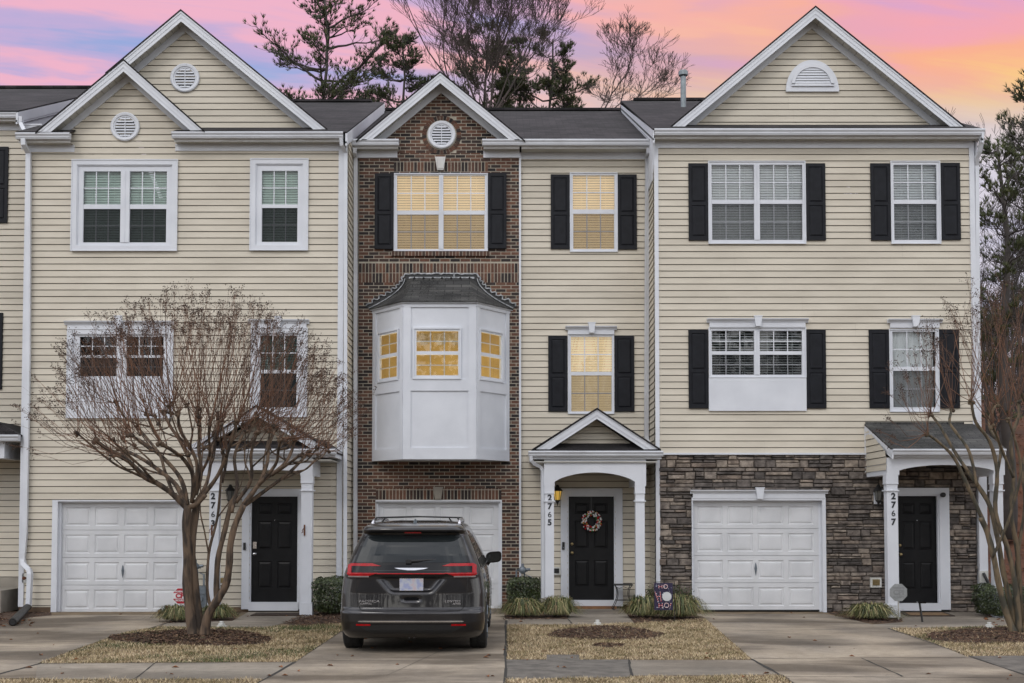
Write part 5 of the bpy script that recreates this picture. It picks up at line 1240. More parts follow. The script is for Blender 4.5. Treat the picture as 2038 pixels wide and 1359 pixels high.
# paths to the doors
sheet('path', [(330, 1240), (462, 1236), (505, 1212), (632, 1212), (655, 1214), (575, 1238), (528, 1249), (322, 1247)], .002, 'sidewalk')
sheet('path', [(1138, 1207), (1234, 1207), (1262, 1240), (1140, 1243.5), (1008, 1243.5), (1006, 1232), (1130, 1232)], .002, 'sidewalk')
sheet('path', [(1770, 1213), (1960, 1213), (2120, 1243), (1768, 1251), (1735, 1243), (1800, 1238), (1790, 1230)], .002, 'sidewalk')
sm = MB()
def joint(a, b, w=.012, z=.0062):
    p, q_ = G(*a), G(*b); d = (q_ - p); d.z = 0; d.normalize(); nn = Vector((-d.y, d.x, 0)) * w / 2
    k = 7; pts = [p.lerp(q_, i / k) + nn * rs.uniform(-.6, .6) for i in range(k + 1)]
    for A, B in zip(pts, pts[1:]):
        r_ = w / 2 * rs.uniform(.6, 1.5); n3 = Vector((-d.y, d.x, 0)) * r_
        sm.q(*[(v.x, v.y, z) for v in (A - n3, B - n3, B + n3, A + n3)])
for a, b, w in (((332, 1240), (75, 1322), .03), ((75, 1322), (-60, 1358), .05), ((75, 1321), (586, 1318), .02), ((318, 1312), (268, 1352), .015), ((588, 1318), (440, 1400), .03), ((690, 1250), (588, 1318), .012), ((1008, 1235), (1004, 1400), .035), ((650, 1315), (1006, 1315), .015), ((770, 1345), (900, 1285), .006),
                ((1251, 1313), (1258, 1347), .03), ((1130, 1232), (1140, 1243), .02), ((1497, 1312), (1600, 1372), .045), ((1500, 1311), (1922, 1309), .018), ((1400, 1254), (1760, 1252), .012), ((1555, 1347), (2060, 1350), .018), ((1714, 1310), (1797, 1347), .02), ((1768, 1251), (2060, 1351), .025), ((1800, 1238), (2060, 1236), .008), ((748, 1262), (690, 1262), .008), ((1008, 1260), (690, 1262), .01), ((-300, 1290), (180, 1286), .012)): joint(a, b, w)
o = sm.build('pavement_joints', 'seam'); o['kind'] = 'structure'; o['label'] = 'dark expansion joints and cracks across the concrete paving'
# street beyond the frame
sheet('street', [(-60, -24), (60, -24), (60, -12.9), (-60, -12.9)], -.06, 'asphalt', raw=True, th=.05); sheet('kerb', [(-60, -12.95), (60, -12.95), (60, -12.5), (-60, -12.5)], .0, 'sidewalk', raw=True, th=.12)
def blob(cx, cy, rx, ry, n=40, wob=.12, seed=0):
    r_ = random.Random(seed); ph = [r_.uniform(0, 6.28) for _ in range(4)]
    return [(cx + rx * (1 + wob * (math.sin(2 * t + ph[0]) * .5 + math.sin(3 * t + ph[1]) * .4 + math.sin(5 * t + ph[2]) * .3 + .3 * math.sin(9 * t + ph[3]))) * math.cos(t), cy + ry * (1 + wob * math.sin(3 * t + ph[1])) * math.sin(t)) for t in [2 * math.pi * k / n for k in range(n)]]
MUL = [blob(385, 1270, 155, 16, seed=1), blob(1204, 1261, 112, 13.5, seed=2), blob(1212, 1285, 30, 4, seed=3), blob(2010, 1266, 165, 15, seed=4)]
beds = [[(560, 1240), (600, 1226), (620, 1215), (690, 1215), (698, 1240), (600, 1247)], [(-60, 1250), (0, 1243), (60, 1229), (104, 1226), (100, 1218), (-200, 1218)], [(1000, 1236), (1008, 1214), (1132, 1214), (1130, 1233)], [(1236, 1214), (1376, 1214), (1400, 1238), (1262, 1241)], [(1643, 1218), (1768, 1218), (1800, 1232), (1790, 1239), (1740, 1241), (1690, 1233)], [(320, 1243), (372, 1224), (480, 1218), (462, 1236)], [(1962, 1215), (2300, 1215), (2300, 1238), (2040, 1242)]]
for i, p in enumerate(MUL + beds):
    o = sheet('mulch_bed', p, .0065 if i < 4 else .0012 + .0 * i, 'mulch', th=.03)
def inp(x, y, poly):
    return in_poly(x, y, poly)
PM = [gp(p) for p in MUL + beds]; PC = [gp(p) for p in (D1, D2, D3)] + [gp(p) for p in ([(75, 1321), (586, 1318), (531, 1352), (70, 1352)], [(1251, 1314), (1499, 1314), (1548, 1342), (1258, 1345)], [(1007, 1313), (1250, 1313), (1257, 1348), (1006, 1352)], [(1087, 1303), (1152, 1303), (1154, 1313.5), (1086, 1313.5)], [(1925, 1306), (2300, 1303), (2500, 1345), (2050, 1345)], [(330, 1240), (462, 1236), (505, 1212), (632, 1212), (655, 1214), (575, 1238), (528, 1249), (322, 1247)], [(1138, 1207), (1234, 1207), (1262, 1240), (1140, 1243.5), (1008, 1243.5), (1006, 1232), (1130, 1232)], [(1770, 1213), (1960, 1213), (2120, 1243), (1768, 1251), (1735, 1243), (1800, 1238), (1790, 1230)])]
# bark chips
ch = MB(); rs = random.Random(5)
for p, cnt in zip(PM, (5200, 1700, 200, 3600, 1500, 900, 500, 900, 900, 400, 900)):
    x0, x1 = min(a[0] for a in p), max(a[0] for a in p); y0, y1 = min(a[1] for a in p), max(a[1] for a in p)
    for _ in range(cnt):
        x, y = rs.uniform(x0, x1), rs.uniform(y0, y1)
        if not inp(x, y, p): continue
        w = rs.uniform(0, 3.14); l = rs.uniform(.015, .05); q_ = rs.uniform(.006, .016); z = .010 + rs.uniform(0, .012); dx, dy = math.cos(w), math.sin(w); tz = rs.uniform(-.012, .012)
        ch.q((x - dx * l, y - dy * l, z - tz), (x + dy * q_, y - dx * q_, z + .008), (x + dx * l, y + dy * l, z + tz + .004), (x - dy * q_, y + dx * q_, z + .002), r=rs.random())
tag(ch.build('bark_chips', 'mulch_chip'), 'loose dark brown bark chips in the planting beds', None, kind='stuff')
# dormant lawn
LAWN = [([(70, 1323), (150, 1294), (250, 1258), (325, 1247), (575, 1246), (690, 1240), (684, 1256), (590, 1319)], 52000), ([(1009, 1243), (1262, 1240), (1404, 1232), (1495, 1313), (1008, 1313)], 56000), ([(1768, 1251), (2150, 1243), (2300, 1306), (1926, 1308)], 36000), ([(-100, 1352), (530, 1352), (460, 1400), (-100, 1400)], 15000), ([(1006, 1350), (1555, 1344), (1630, 1385), (1003, 1390)], 16000)]
gr = MB(); rs = random.Random(8)
cen = [G(395, 1262), G(2010, 1258)]
def vn(x, y): return math.sin(x * 1.7 + 2 * math.sin(y * 1.3)) * .5 + math.sin(x * 4.1 - y * 3.3 + 1) * .3 + math.sin(x * 9 + y * 7) * .2
for li, (poly, cnt) in enumerate(LAWN):
    p = gp(poly); x0, x1 = min(a[0] for a in p), max(a[0] for a in p); y0, y1 = min(a[1] for a in p), max(a[1] for a in p)
    for _ in range(cnt):
        x, y = rs.uniform(x0, x1), rs.uniform(y0, y1)
        if not inp(x, y, p): continue
        d = 1
        if any(inp(x, y, q_) for q_ in PM[:4]): 
            if rs.random() < .90 - .3 * max(0, vn(x * 3, y * 4)): continue
        if any(inp(x, y, q_) for q_ in PC): 
            if rs.random() < .97: continue
        gk = 0
        if li in (0, 2): gk = .7 * max(0, vn(x, y) + .05)
        if li == 0 and y > G(0, 1254).y: gk += .25
        gk += .05
        if rs.random() < gk: r_ = rs.uniform(0, .2)
        else: r_ = min(1, max(.25, .62 + .28 * vn(x * 2.6, y * 3 + 3) + rs.uniform(-.28, .28)))
        h = rs.uniform(.018, .045) * (1 + .5 * vn(x * 5, y * 6)); a = rs.uniform(0, 6.28); lx, ly = math.cos(a) * h * .8, math.sin(a) * h * .8; w = .0045; b_ = a + 1.57 + rs.uniform(-1, 1); wx, wy = math.cos(b_) * w, math.sin(b_) * w
        gr.q((x - wx, y - wy, 0), (x + wx, y + wy, 0), (x + lx, y + ly, h * rs.uniform(.5, 1)), r=r_)
tag(gr.build('grass', 'grass'), 'short tan winter lawn grass with green tufts', None, kind='stuff')
# leaves on the paving
lf = MB(); rs = random.Random(12)
for (x, y) in [(672, 1303), (1320, 1244), (1412, 1240), (1600, 1228), (1350, 1232), (1402, 1243), (1575, 1219), (1110, 1326), (1123, 1327), (1700, 1290), (1200, 1290), (240, 1222), (104, 1236), (1003, 1292), (1622, 1274), (1848, 1340), (570, 1225), (1160, 1283)] + [(rs.uniform(0, 2038), rs.uniform(1225, 1350)) for _ in range(60)] + [(rs.uniform(-40, 70), rs.uniform(1228, 1246)) for _ in range(60)] + [(rs.uniform(1960, 2100), rs.uniform(1225, 1250)) for _ in range(60)]:
    p = G(x, y, .015); s = rs.uniform(.02, .05) * (1.6 if (x, y) == (672, 1303) else 1); a = rs.uniform(0, 6.28); c_, s_ = math.cos(a) * s, math.sin(a) * s
    lf.q((p.x - c_, p.y - s_, .008), (p.x + s_ * .5, p.y - c_ * .5, .012 + s * .4), (p.x + c_, p.y + s_, .01), (p.x - s_ * .5, p.y + c_ * .5, .012 + s * .3), r=rs.random())
tag(lf.build('fallen_leaves', 'dry_leaf'), 'dry brown leaves scattered over paving and beds', None, kind='stuff')

# ================================================================== plants
def boxhedge(name, r, Yc, depth, label, count, seed, group='clipped box shrubs beside the porches', topw=.9):
    x0, y0, x1, y1 = r; X0 = W(x0, y1, Yc).x; X1 = W(x1, y1, Yc).x; H_ = W(x0, y0, Yc).z; cx = (X0 + X1) / 2; rx = (X1 - X0) / 2; rs = random.Random(seed)
    t = thing(name, (cx, Yc, 0), label, 'shrub', group)
    m = MB()
    for _ in range(count):
        # superellipsoid shell, denser outside
        while True:
            a, b, c = rs.uniform(-1, 1), rs.uniform(-1, 1), rs.uniform(-1, 1); q_ = (abs(a) ** 7 + abs(b) ** 7 + abs(c) ** 7) ** (1 / 7)
            if q_ < 1 and q_ > .55 and rs.random() < q_ ** 3: break
        k = 1 + .05 * math.sin(a * 5 + seed) + .05 * math.sin(c * 7 + b * 3)
        p = Vector((cx + a * rx * k * (1 if c > -.3 else .9), Yc + b * depth / 2 * k, H_ * .53 + c * H_ * .47 * k)); s = rs.uniform(.010, .022)
        d = Vector((a, b - .2, c + .3 + rs.uniform(-.5, .5))).normalized(); u_ = d.orthogonal().normalized(); u_.rotate(Matrix.Rotation(rs.uniform(0, 6.28), 3, d)); v_ = d.cross(u_)
        nrm = (d + Vector((rs.uniform(-.8, .8), rs.uniform(-.8, .8), rs.uniform(-.8, .8)))).normalized(); u_ = (u_ - nrm * u_.dot(nrm)).normalized(); v_ = nrm.cross(u_)
        m.q(p - u_ * s * 1.3, p - v_ * s * .7, p + u_ * s * 1.3, p + v_ * s * .7, r=rs.random())
    m.build('foliage', 'hedge', t)
    w = MB()
    for k in range(16):
        a = rs.uniform(0, 6.28); e = Vector((cx + math.cos(a) * rx * .8, Yc + math.sin(a) * depth * .4, H_ * rs.uniform(.5, .9))); w.tube([(cx + math.cos(a) * .08, Yc + math.sin(a) * .05, 0), ((cx + e.x) / 2, (Yc + e.y) / 2, e.z * .4), e], [.016, .01, .003], 5)
    w.build('stem', 'bark', t)
boxhedge('box_shrub', (626, 1149, 698, 1217), -1.45, .75, 'clipped green box shrub left of the parked van', 6500, 1)
boxhedge('box_shrub', (1009, 1150, 1078, 1214), -.75, .6, 'clipped green box shrub under the gas meter pipe', 6000, 2)
boxhedge('box_shrub', (1944, 1164, 2040, 1236), -1.9, .9, 'clipped green box shrub behind the right hand bare tree', 9000, 3)
def azalea(name, px, py0, py1, Yc, w, label, seed):
    rs = random.Random(seed); b = W(px, py1, Yc); h = W(px, py0, Yc).z; t = thing(name, (b.x, Yc, 0), label, 'shrub'); m = MB(); s_ = MB()
    for k in range(26):
        a = rs.uniform(0, 6.28); e = Vector((b.x + math.cos(a) * w * rs.uniform(.1, .5), Yc + math.sin(a) * w * .3, h * rs.uniform(.5, 1))); s_.tube([(b.x, Yc, 0), e], [.008, .003], 4)
        for j in range(26):
            f = rs.uniform(.45, 1.02); p = Vector((b.x, Yc, 0)).lerp(e, f) + Vector((rs.uniform(-.06, .06), rs.uniform(-.06, .06), rs.uniform(-.05, .05))); s = rs.uniform(.01, .02)
            n_ = Vector((rs.uniform(-1, 1), rs.uniform(-1, 1), rs.uniform(-1, 1))).normalized(); u_ = n_.orthogonal().normalized(); v_ = n_.cross(u_); m.q(p - u_ * s * 1.4, p - v_ * s * .6, p + u_ * s * 1.4, p + v_ * s * .6, r=rs.random())
    m.build('foliage', 'hedge', t); s_.build('stem', 'bark', t)
azalea('azalea_shrub', 1358, 1160, 1216, -1.25, .55, 'sparse leggy shrub against the stone behind the garden flag', 5)
azalea('azalea_shrub', 1297, 1164, 1214, -1.15, .3, 'small thin shrub at the corner board left of the flag', 6)
def liriope(name, px, py, wpx, hpx, label, seed, n=520):
    wpx *= 1.45; hpx *= 1.15; n = int(n * 1.9)
    rs = random.Random(seed); c = G(px, py); sc = abs(G(px + wpx, py).x - c.x); H_ = hpx / (F / (c.y - CAM.y)); t = thing(name, (c.x, c.y, 0), label, 'ornamental grass', 'variegated liriope clumps in the beds'); m = MB()
    for i in range(n):
        a = rs.uniform(0, 6.28); L_ = rs.uniform(.55, 1.05); out = sc * rs.uniform(.45, 1.12) * L_; hh = H_ * rs.uniform(.35, .95) * (1.1 - .35 * out / sc)
        bx, by = c.x + math.cos(a) * sc * .45 * rs.random(), c.y + math.sin(a) * sc * .2 * rs.random(); ex, ey = c.x + math.cos(a) * out, c.y + math.sin(a) * out * .75
        w = rs.uniform(.005, .009); P = []
        for k in range(6):
            f = k / 5; z = hh * (4 * f * (1 - f * .80)) / 1.28 if f < 1 else 0; z = hh * math.sin(math.pi * (.06 + .86 * f)) ** .8 ; z = max(z, .012)
            P.append(Vector((bx + (ex - bx) * f ** 1.15, by + (ey - by) * f ** 1.15, z)))
        sx, sy = -math.sin(a) * w + rs.uniform(-.002, .002), math.cos(a) * w; r_ = rs.random()
        for k in range(5):
            w0 = 1 - (k / 5) ** 2 * .7; w1 = 1 - ((k + 1) / 5) ** 2 * .95; A, B = P[k], P[k + 1]
            m.q((A.x - sx * w0, A.y - sy * w0, A.z), (A.x + sx * w0, A.y + sy * w0, A.z), (B.x + sx * w1, B.y + sy * w1, B.z + .002), (B.x - sx * w1, B.y - sy * w1, B.z), r=min(1, max(0, r_ + rs.uniform(-.04, .04) + (.0 if k < 3 else .05))))
    m.build('leaves', 'liriope', t); return t
for px, py, w, h, lab, n in ((1040, 1228, 44, 38, 'variegated grass clump nearest the van under the box shrub', 620), (1110, 1228, 40, 42, 'variegated grass clump at the foot of the 2765 porch column', 560), (1282, 1229, 40, 44, 'variegated grass clump left of the garden flag', 560), (1352, 1231, 50, 48, 'variegated grass clump right of the garden flag by the garage', 700), (1734, 1233, 50, 34, 'low variegated grass clump beside the grey octagonal sign', 560), (352, 1237, 40, 34, 'variegated grass clump left of the big tree trunk', 460), (432, 1233, 34, 32, 'variegated grass clump right of the big tree trunk', 400)):
    liriope('liriope_clump', px, py, w, h, lab, px, n)

# ---- crape myrtles
def px3(pts, Y0, dep):
    """photo polyline -> points round depth Y0; dep = sideways run toward or away along the limb"""
    n_ = len(pts); return [W(x, y, Y0 + dep * (i / (n_ - 1)) ** 1.3) for i, (x, y) in enumerate(pts)]
def smooth(pts, k=3):
    out = []
    for i in range(len(pts) - 1):
        p0 = pts[max(i - 1, 0)]; p1 = pts[i]; p2 = pts[i + 1]; p3 = pts[min(i + 2, len(pts) - 1)]
        for j in range(k):
            t = j / k; out.append(.5 * ((2 * p1) + (p2 - p0) * t + (2 * p0 - 5 * p1 + 4 * p2 - p3) * t * t + (3 * p1 - p0 - 3 * p2 + p3) * t ** 3))
    out.append(pts[-1]); return out
def crape(name, label, Y0, base, limbs, cen, env, seed, bark='bark', shoots=(9, 15), lw=1.0, ext_=1):
    rs = random.Random(seed); b = G(*base); t = thing(name, (b.x, b.y, 0), label, 'tree')
    tr = MB(); sh = MB(); sd = MB(); kn = []; lfm = MB()
    for pts, r0, r1, y0_, dep, knuckle in limbs:
        P = [W(x, y, Y0 + y0_ + dep * (i / (len(pts) - 1)) ** 1.2) for i, (x, y) in enumerate(pts)]
        if pts[0][1] > 1240: P[0].z = -.02; 
        P = [p + Vector((rs.uniform(-.012, .012), rs.uniform(-.02, .02), 0)) for p in P]; P = smooth(P, 4); n_ = len(P)
        rad = [(r0 + (r1 - r0) * (i / (n_ - 1)) ** .8) * (1 + .06 * math.sin(i * 1.3 + seed)) for i in range(n_)]
        if pts[0][1] > 1240: rad[0] *= 1.5; rad[1] *= 1.22; rad[2] *= 1.08
        tr.tube(P, rad, 9 if r0 > .04 else 7, r=rs.random())
        if knuckle:
            kn.append((P[-1], r1, pts[-1], P[-1] - P[-5], knuckle))
            for _e in range(ext_):
                i_ = int(n_ * rs.uniform(.35, .68)); ox, oz, oy = rs.uniform(-.34, .34), rs.uniform(-.12, .16), rs.uniform(-.45, .45); e_ = P[-1] + Vector((ox, oy, oz)); s_ = P[i_]; m1_ = s_.lerp(e_, .5) + Vector((ox * .3, oy * .2, -.06))
                Q = smooth([s_, s_.lerp(m1_, .5) + Vector((0, 0, -.01)), m1_, e_], 4); tr.tube(Q, [rad[i_] * .62 * (1 - .35 * k_ / (len(Q) - 1)) for k_ in range(len(Q))], 6, r=rs.random())
                kn.append((e_, r1 * .75, (pts[-1][0] + ox * 128, pts[-1][1] - oz * 128), e_ - m1_, knuckle * .8))
    for P, r1, pp, dr, kk in kn:
        for _ in range(4): tr.ball(P + Vector((rs.uniform(-.035, .035), rs.uniform(-.035, .035), rs.uniform(-.03, .03))), r1 * rs.uniform(1.1, 1.7), n=7, k=4, r=rs.random() * .4)
        ns = int(rs.randint(*shoots) * kk); dpx = Vector((pp[0] - cen[0], cen[1] - pp[1])); ang0 = math.atan2(dpx.y + 90, dpx.x * 1.0)
        for i in range(ns):
            a = ang0 + rs.gauss(0, .22); a = max(.12, min(math.pi - .12, a)) if rs.random() < .93 else a
            ex = cen[0] + env[0] * math.cos(a) * rs.uniform(.72, 1.0) + rs.uniform(-20, 20); ey = cen[1] - env[1] * max(math.sin(a), -.1) * rs.uniform(.74, 1.0) + rs.uniform(-15, 15)
            # blend toward going straight on from this knuckle
            Ld = math.hypot(ex - pp[0], ey - pp[1])
            if Ld < 60: continue
            side = (P.y - Y0) + rs.uniform(-.6, .6); e = W(ex, ey, Y0 + side * 1.25)
            mid = (P + e) / 2 + Vector((rs.uniform(-.03, .03), rs.uniform(-.05, .05), -.03 - .04 * rs.random() - (.10 if abs(math.cos(a)) > .7 else 0))); s0 = P + Vector((rs.uniform(-.03, .03), rs.uniform(-.03, .03), rs.uniform(-.03, .03)))
            q1 = s0.lerp(mid, .5) + Vector((0, 0, -.02)); q2 = mid.lerp(e, .5) + Vector((rs.uniform(-.02, .02), 0, .02)); rr = rs.uniform(.005, .0095) * lw; r_ = rs.random()
            pts_ = [s0, q1, mid, q2, e]; sh.tube(pts_, [rr, rr * .9, rr * .72, rr * .5, rr * .28], 4, r=r_, cap=False)
            # side twigs and seed panicles
            d = (e - mid).normalized()
            for k in range(rs.randint(1, 3)):
                f = rs.uniform(.55, .95); o_ = s0.lerp(e, f) if f < .5 else mid.lerp(e, (f - .5) * 2); dd = (d + Vector((rs.uniform(-.28, .28), rs.uniform(-.3, .3), rs.uniform(0, .25)))).normalized(); ll = rs.uniform(.12, .36); e2 = o_ + dd * ll
                sh.tube([o_, o_ + dd * ll * .5 + Vector((0, 0, .01)), e2], [rr * .4, rr * .32, rr * .22], 3, r=r_, cap=False)
                if rs.random() < .55: panicle(e2, dd, sh, sd, rs, .6)
            if rs.random() < .85: panicle(e, d, sh, sd, rs, 1)
    # fine twigs through the limbs
    for P, r1, pp, dr, kk in kn:
        for _ in range(5):
            d = Vector((rs.uniform(-1, 1), rs.uniform(-1, 1), rs.uniform(-.5, .8))).normalized(); sh.tube([P, P + d * .15 + Vector((0, 0, .02)), P + d * rs.uniform(.2, .4)], [.003, .0025, .0015], 3, r=rs.random(), cap=False)
    tr.build('trunk', bark, t, smooth=True); sh.build('branches', 'shoot', t); sd.build('seed_heads', 'seed', t)
    return t, kn
def panicle(e, d, sh, sd, rs, s):
    for k in range(int(rs.randint(4, 8) * s) + 1):
        dd = (d + Vector((rs.uniform(-.8, .8), rs.uniform(-.8, .8), rs.uniform(-.6, .6)))).normalized(); b = e - d * rs.uniform(0, .14) * s; ll = rs.uniform(.04, .13) * s; q_ = b + dd * ll
        sh.tube([b, q_], [.0015, .001], 3, cap=False)
        for j in range(rs.randint(1, 3)):
            c = q_ + Vector((rs.uniform(-.025, .025), rs.uniform(-.025, .025), rs.uniform(-.025, .025))); r_ = rs.uniform(.006, .0105)
            n = len(sd.v); sd.v += [(c.x, c.y, c.z + r_), (c.x + r_, c.y, c.z), (c.x, c.y + r_, c.z), (c.x - r_, c.y, c.z), (c.x, c.y - r_, c.z), (c.x, c.y, c.z - r_)]
            for f in ((0, 1, 2), (0, 2, 3), (0, 3, 4), (0, 4, 1), (5, 2, 1), (5, 3, 2), (5, 4, 3), (5, 1, 4)): sd.f.append(tuple(n + i for i in f)); sd.r.append(.5); sd.m.append(0)
T1 = [
 ([(388, 1262), (379, 1215), (374, 1160), (372, 1100), (370, 1050), (374, 1006)], .085, .062, 0, .0, 0),
 ([(398, 1262), (390, 1210), (384, 1150), (382, 1090), (386, 1040), (390, 995)], .080, .055, .04, .1, 0),
 ([(406, 1262), (414, 1225), (432, 1195), (447, 1165), (456, 1125), (457, 1085), (466, 1045), (485, 1005)], .072, .045, -.03, -.15, 0),
 ([(432, 1200), (431, 1160), (436, 1110), (446, 1060), (458, 1010), (470, 985)], .048, .036, .05, .1, 0),
 ([(420, 1208), (413, 1180), (413, 1140), (418, 1090), (432, 1030), (441, 960), (444, 898)], .028, .018, .12, .2, 1),
 ([(372, 1012), (345, 985), (318, 966), (285, 945), (250, 912), (215, 893), (189, 877)], .050, .026, 0, -.5, 1.1),
 ([(372, 1010), (350, 965), (310, 930), (268, 905), (238, 893)], .042, .024, 0, .4, 1),
 ([(374, 1004), (362, 955), (330, 915), (290, 885), (256, 864)], .040, .024, .05, .9, 1),
 ([(380, 1000), (385, 950), (365, 915), (340, 895), (318, 884)], .036, .024, 0, -.9, 1),
 ([(352, 903), (322, 880), (302, 850), (291, 824)], .026, .02, -.3, -.2, 1.1),
 ([(385, 990), (380, 930), (360, 880), (342, 850), (327, 822)], .034, .022, .1, .5, 1.2),
 ([(385, 990), (394, 930), (378, 890), (360, 855), (354, 824)], .034, .022, 0, -.4, 1.2),
 ([(390, 985), (402, 940), (396, 890), (398, 855), (396, 828)], .036, .022, 0, .1, 1.3),
 ([(388, 1000), (412, 960), (421, 900), (428, 866)], .032, .022, 0, .7, 1.2),
 ([(390, 1002), (425, 958), (446, 920), (460, 880), (471, 840)], .036, .022, 0, -.5, 1.2),
 ([(462, 1020), (472, 965), (465, 910), (480, 870), (492, 848)], .032, .02, 0, .4, 1.1),
 ([(470, 1000), (498, 955), (500, 905), (511, 860)], .032, .022, 0, -.2, 1.1),
 ([(483, 1008), (512, 965), (532, 925), (537, 885), (548, 850)], .036, .022, -.1, .6, 1.1),
 ([(515, 965), (550, 925), (555, 895), (560, 873)], .028, .02, -.2, -.6, 1),
 ([(484, 1004), (520, 960), (560, 930), (578, 905), (587, 879)], .036, .022, -.1, .2, 1),
 ([(540, 945), (572, 925), (598, 905)], .028, .02, -.1, -.7, 1),
 ([(478, 1012), (530, 975), (575, 940), (614, 902)], .034, .022, 0, .2, 1.1),
 ([(318, 966), (285, 950), (255, 920), (228, 905)], .028, .018, -.1, -.7, .9),
 ([(345, 985), (330, 940), (318, 905), (300, 880), (276, 850)], .028, .02, 0, .8, 1),
 ([(441, 960), (452, 910), (446, 870), (440, 838)], .024, .018, .3, .5, 1),
 ([(402, 940), (418, 905), (415, 870), (420, 835)], .024, .018, 0, -.9, 1),
 ([(376, 1009), (392, 1003), (410, 985)], .045, .03, 0, -.1, 0),
]
crape('crape_myrtle', 'wide bare crape myrtle with many thin red brown shoots in front of 2763', -5.35, (395, 1262), T1, (388, 925), (375, 352), 4, 'bark', (8, 12), lw=.64, ext_=2)
T2 = [
 ([(2018, 1256), (2003, 1215), (1990, 1165), (1976, 1110), (1965, 1060), (1953, 1030)], .062, .046, 0, -.1, 0),
 ([(2026, 1256), (2012, 1200), (1998, 1140), (1986, 1080), (1970, 1010), (1946, 968), (1925, 935)], .060, .036, .06, .2, 0),
 ([(1955, 1034), (1925, 965), (1900, 911), (1870, 880), (1842, 863)], .042, .022, 0, -.3, 1),
 ([(1926, 938), (1905, 905), (1885, 870), (1870, 845), (1852, 826)], .034, .022, 0, .4, 1),
 ([(1946, 968), (1930, 900), (1905, 862), (1890, 840), (1893, 815)], .032, .022, .1, .6, 1),
 ([(2030, 1256), (2020, 1180), (2008, 1100), (1982, 1020), (1984, 940), (1972, 880), (1940, 840), (1932, 800)], .058, .024, 0, -.2, 1.2),
 ([(1984, 945), (1990, 890), (1975, 860), (1968, 835), (1984, 805)], .030, .022, 0, .5, 1.1),
 ([(2036, 1256), (2030, 1180), (2026, 1100), (2012, 1020), (2016, 950), (2010, 880), (2027, 830), (2027, 800)], .056, .024, .1, .2, 1.2),
 ([(2016, 950), (1998, 900), (1985, 870), (1975, 850)], .03, .02, 0, -.6, 1),
 ([(2040, 1256), (2050, 1180), (2046, 1080), (2056, 980), (2050, 900), (2068, 840), (2075, 800)], .056, .024, 0, -.2, 1.1),
 ([(2046, 1256), (2068, 1190), (2080, 1110), (2100, 1020), (2120, 930), (2150, 880), (2165, 850)], .056, .024, 0, .4, 1.1),
 ([(2100, 1020), (2140, 950), (2180, 900), (2205, 880)], .034, .022, 0, -.5, 1),
 ([(2018, 1150), (2030, 1080), (2040, 1000), (2035, 930), (2052, 860), (2048, 820)], .034, .02, .2, .5, 1),
 ([(2100, 1020), (2095, 940), (2110, 880), (2120, 830)], .034, .022, 0, .3, 1),
 ([(1976, 1110), (2000, 1050), (2020, 990), (2032, 930), (2020, 870), (2008, 835)], .030, .02, -.1, -.5, 1),
]
T2 = [(p_, r0_ * .84, r1_ * .9, y_, d_, k_) for p_, r0_, r1_, y_, d_, k_ in T2]
crape('crape_myrtle', 'bare multi trunk crape myrtle with mottled bark at the right edge', -4.9, (2032, 1256), T2, (2030, 910), (310, 360), 9, 'bark_smooth', (11, 16), lw=.68, ext_=0)

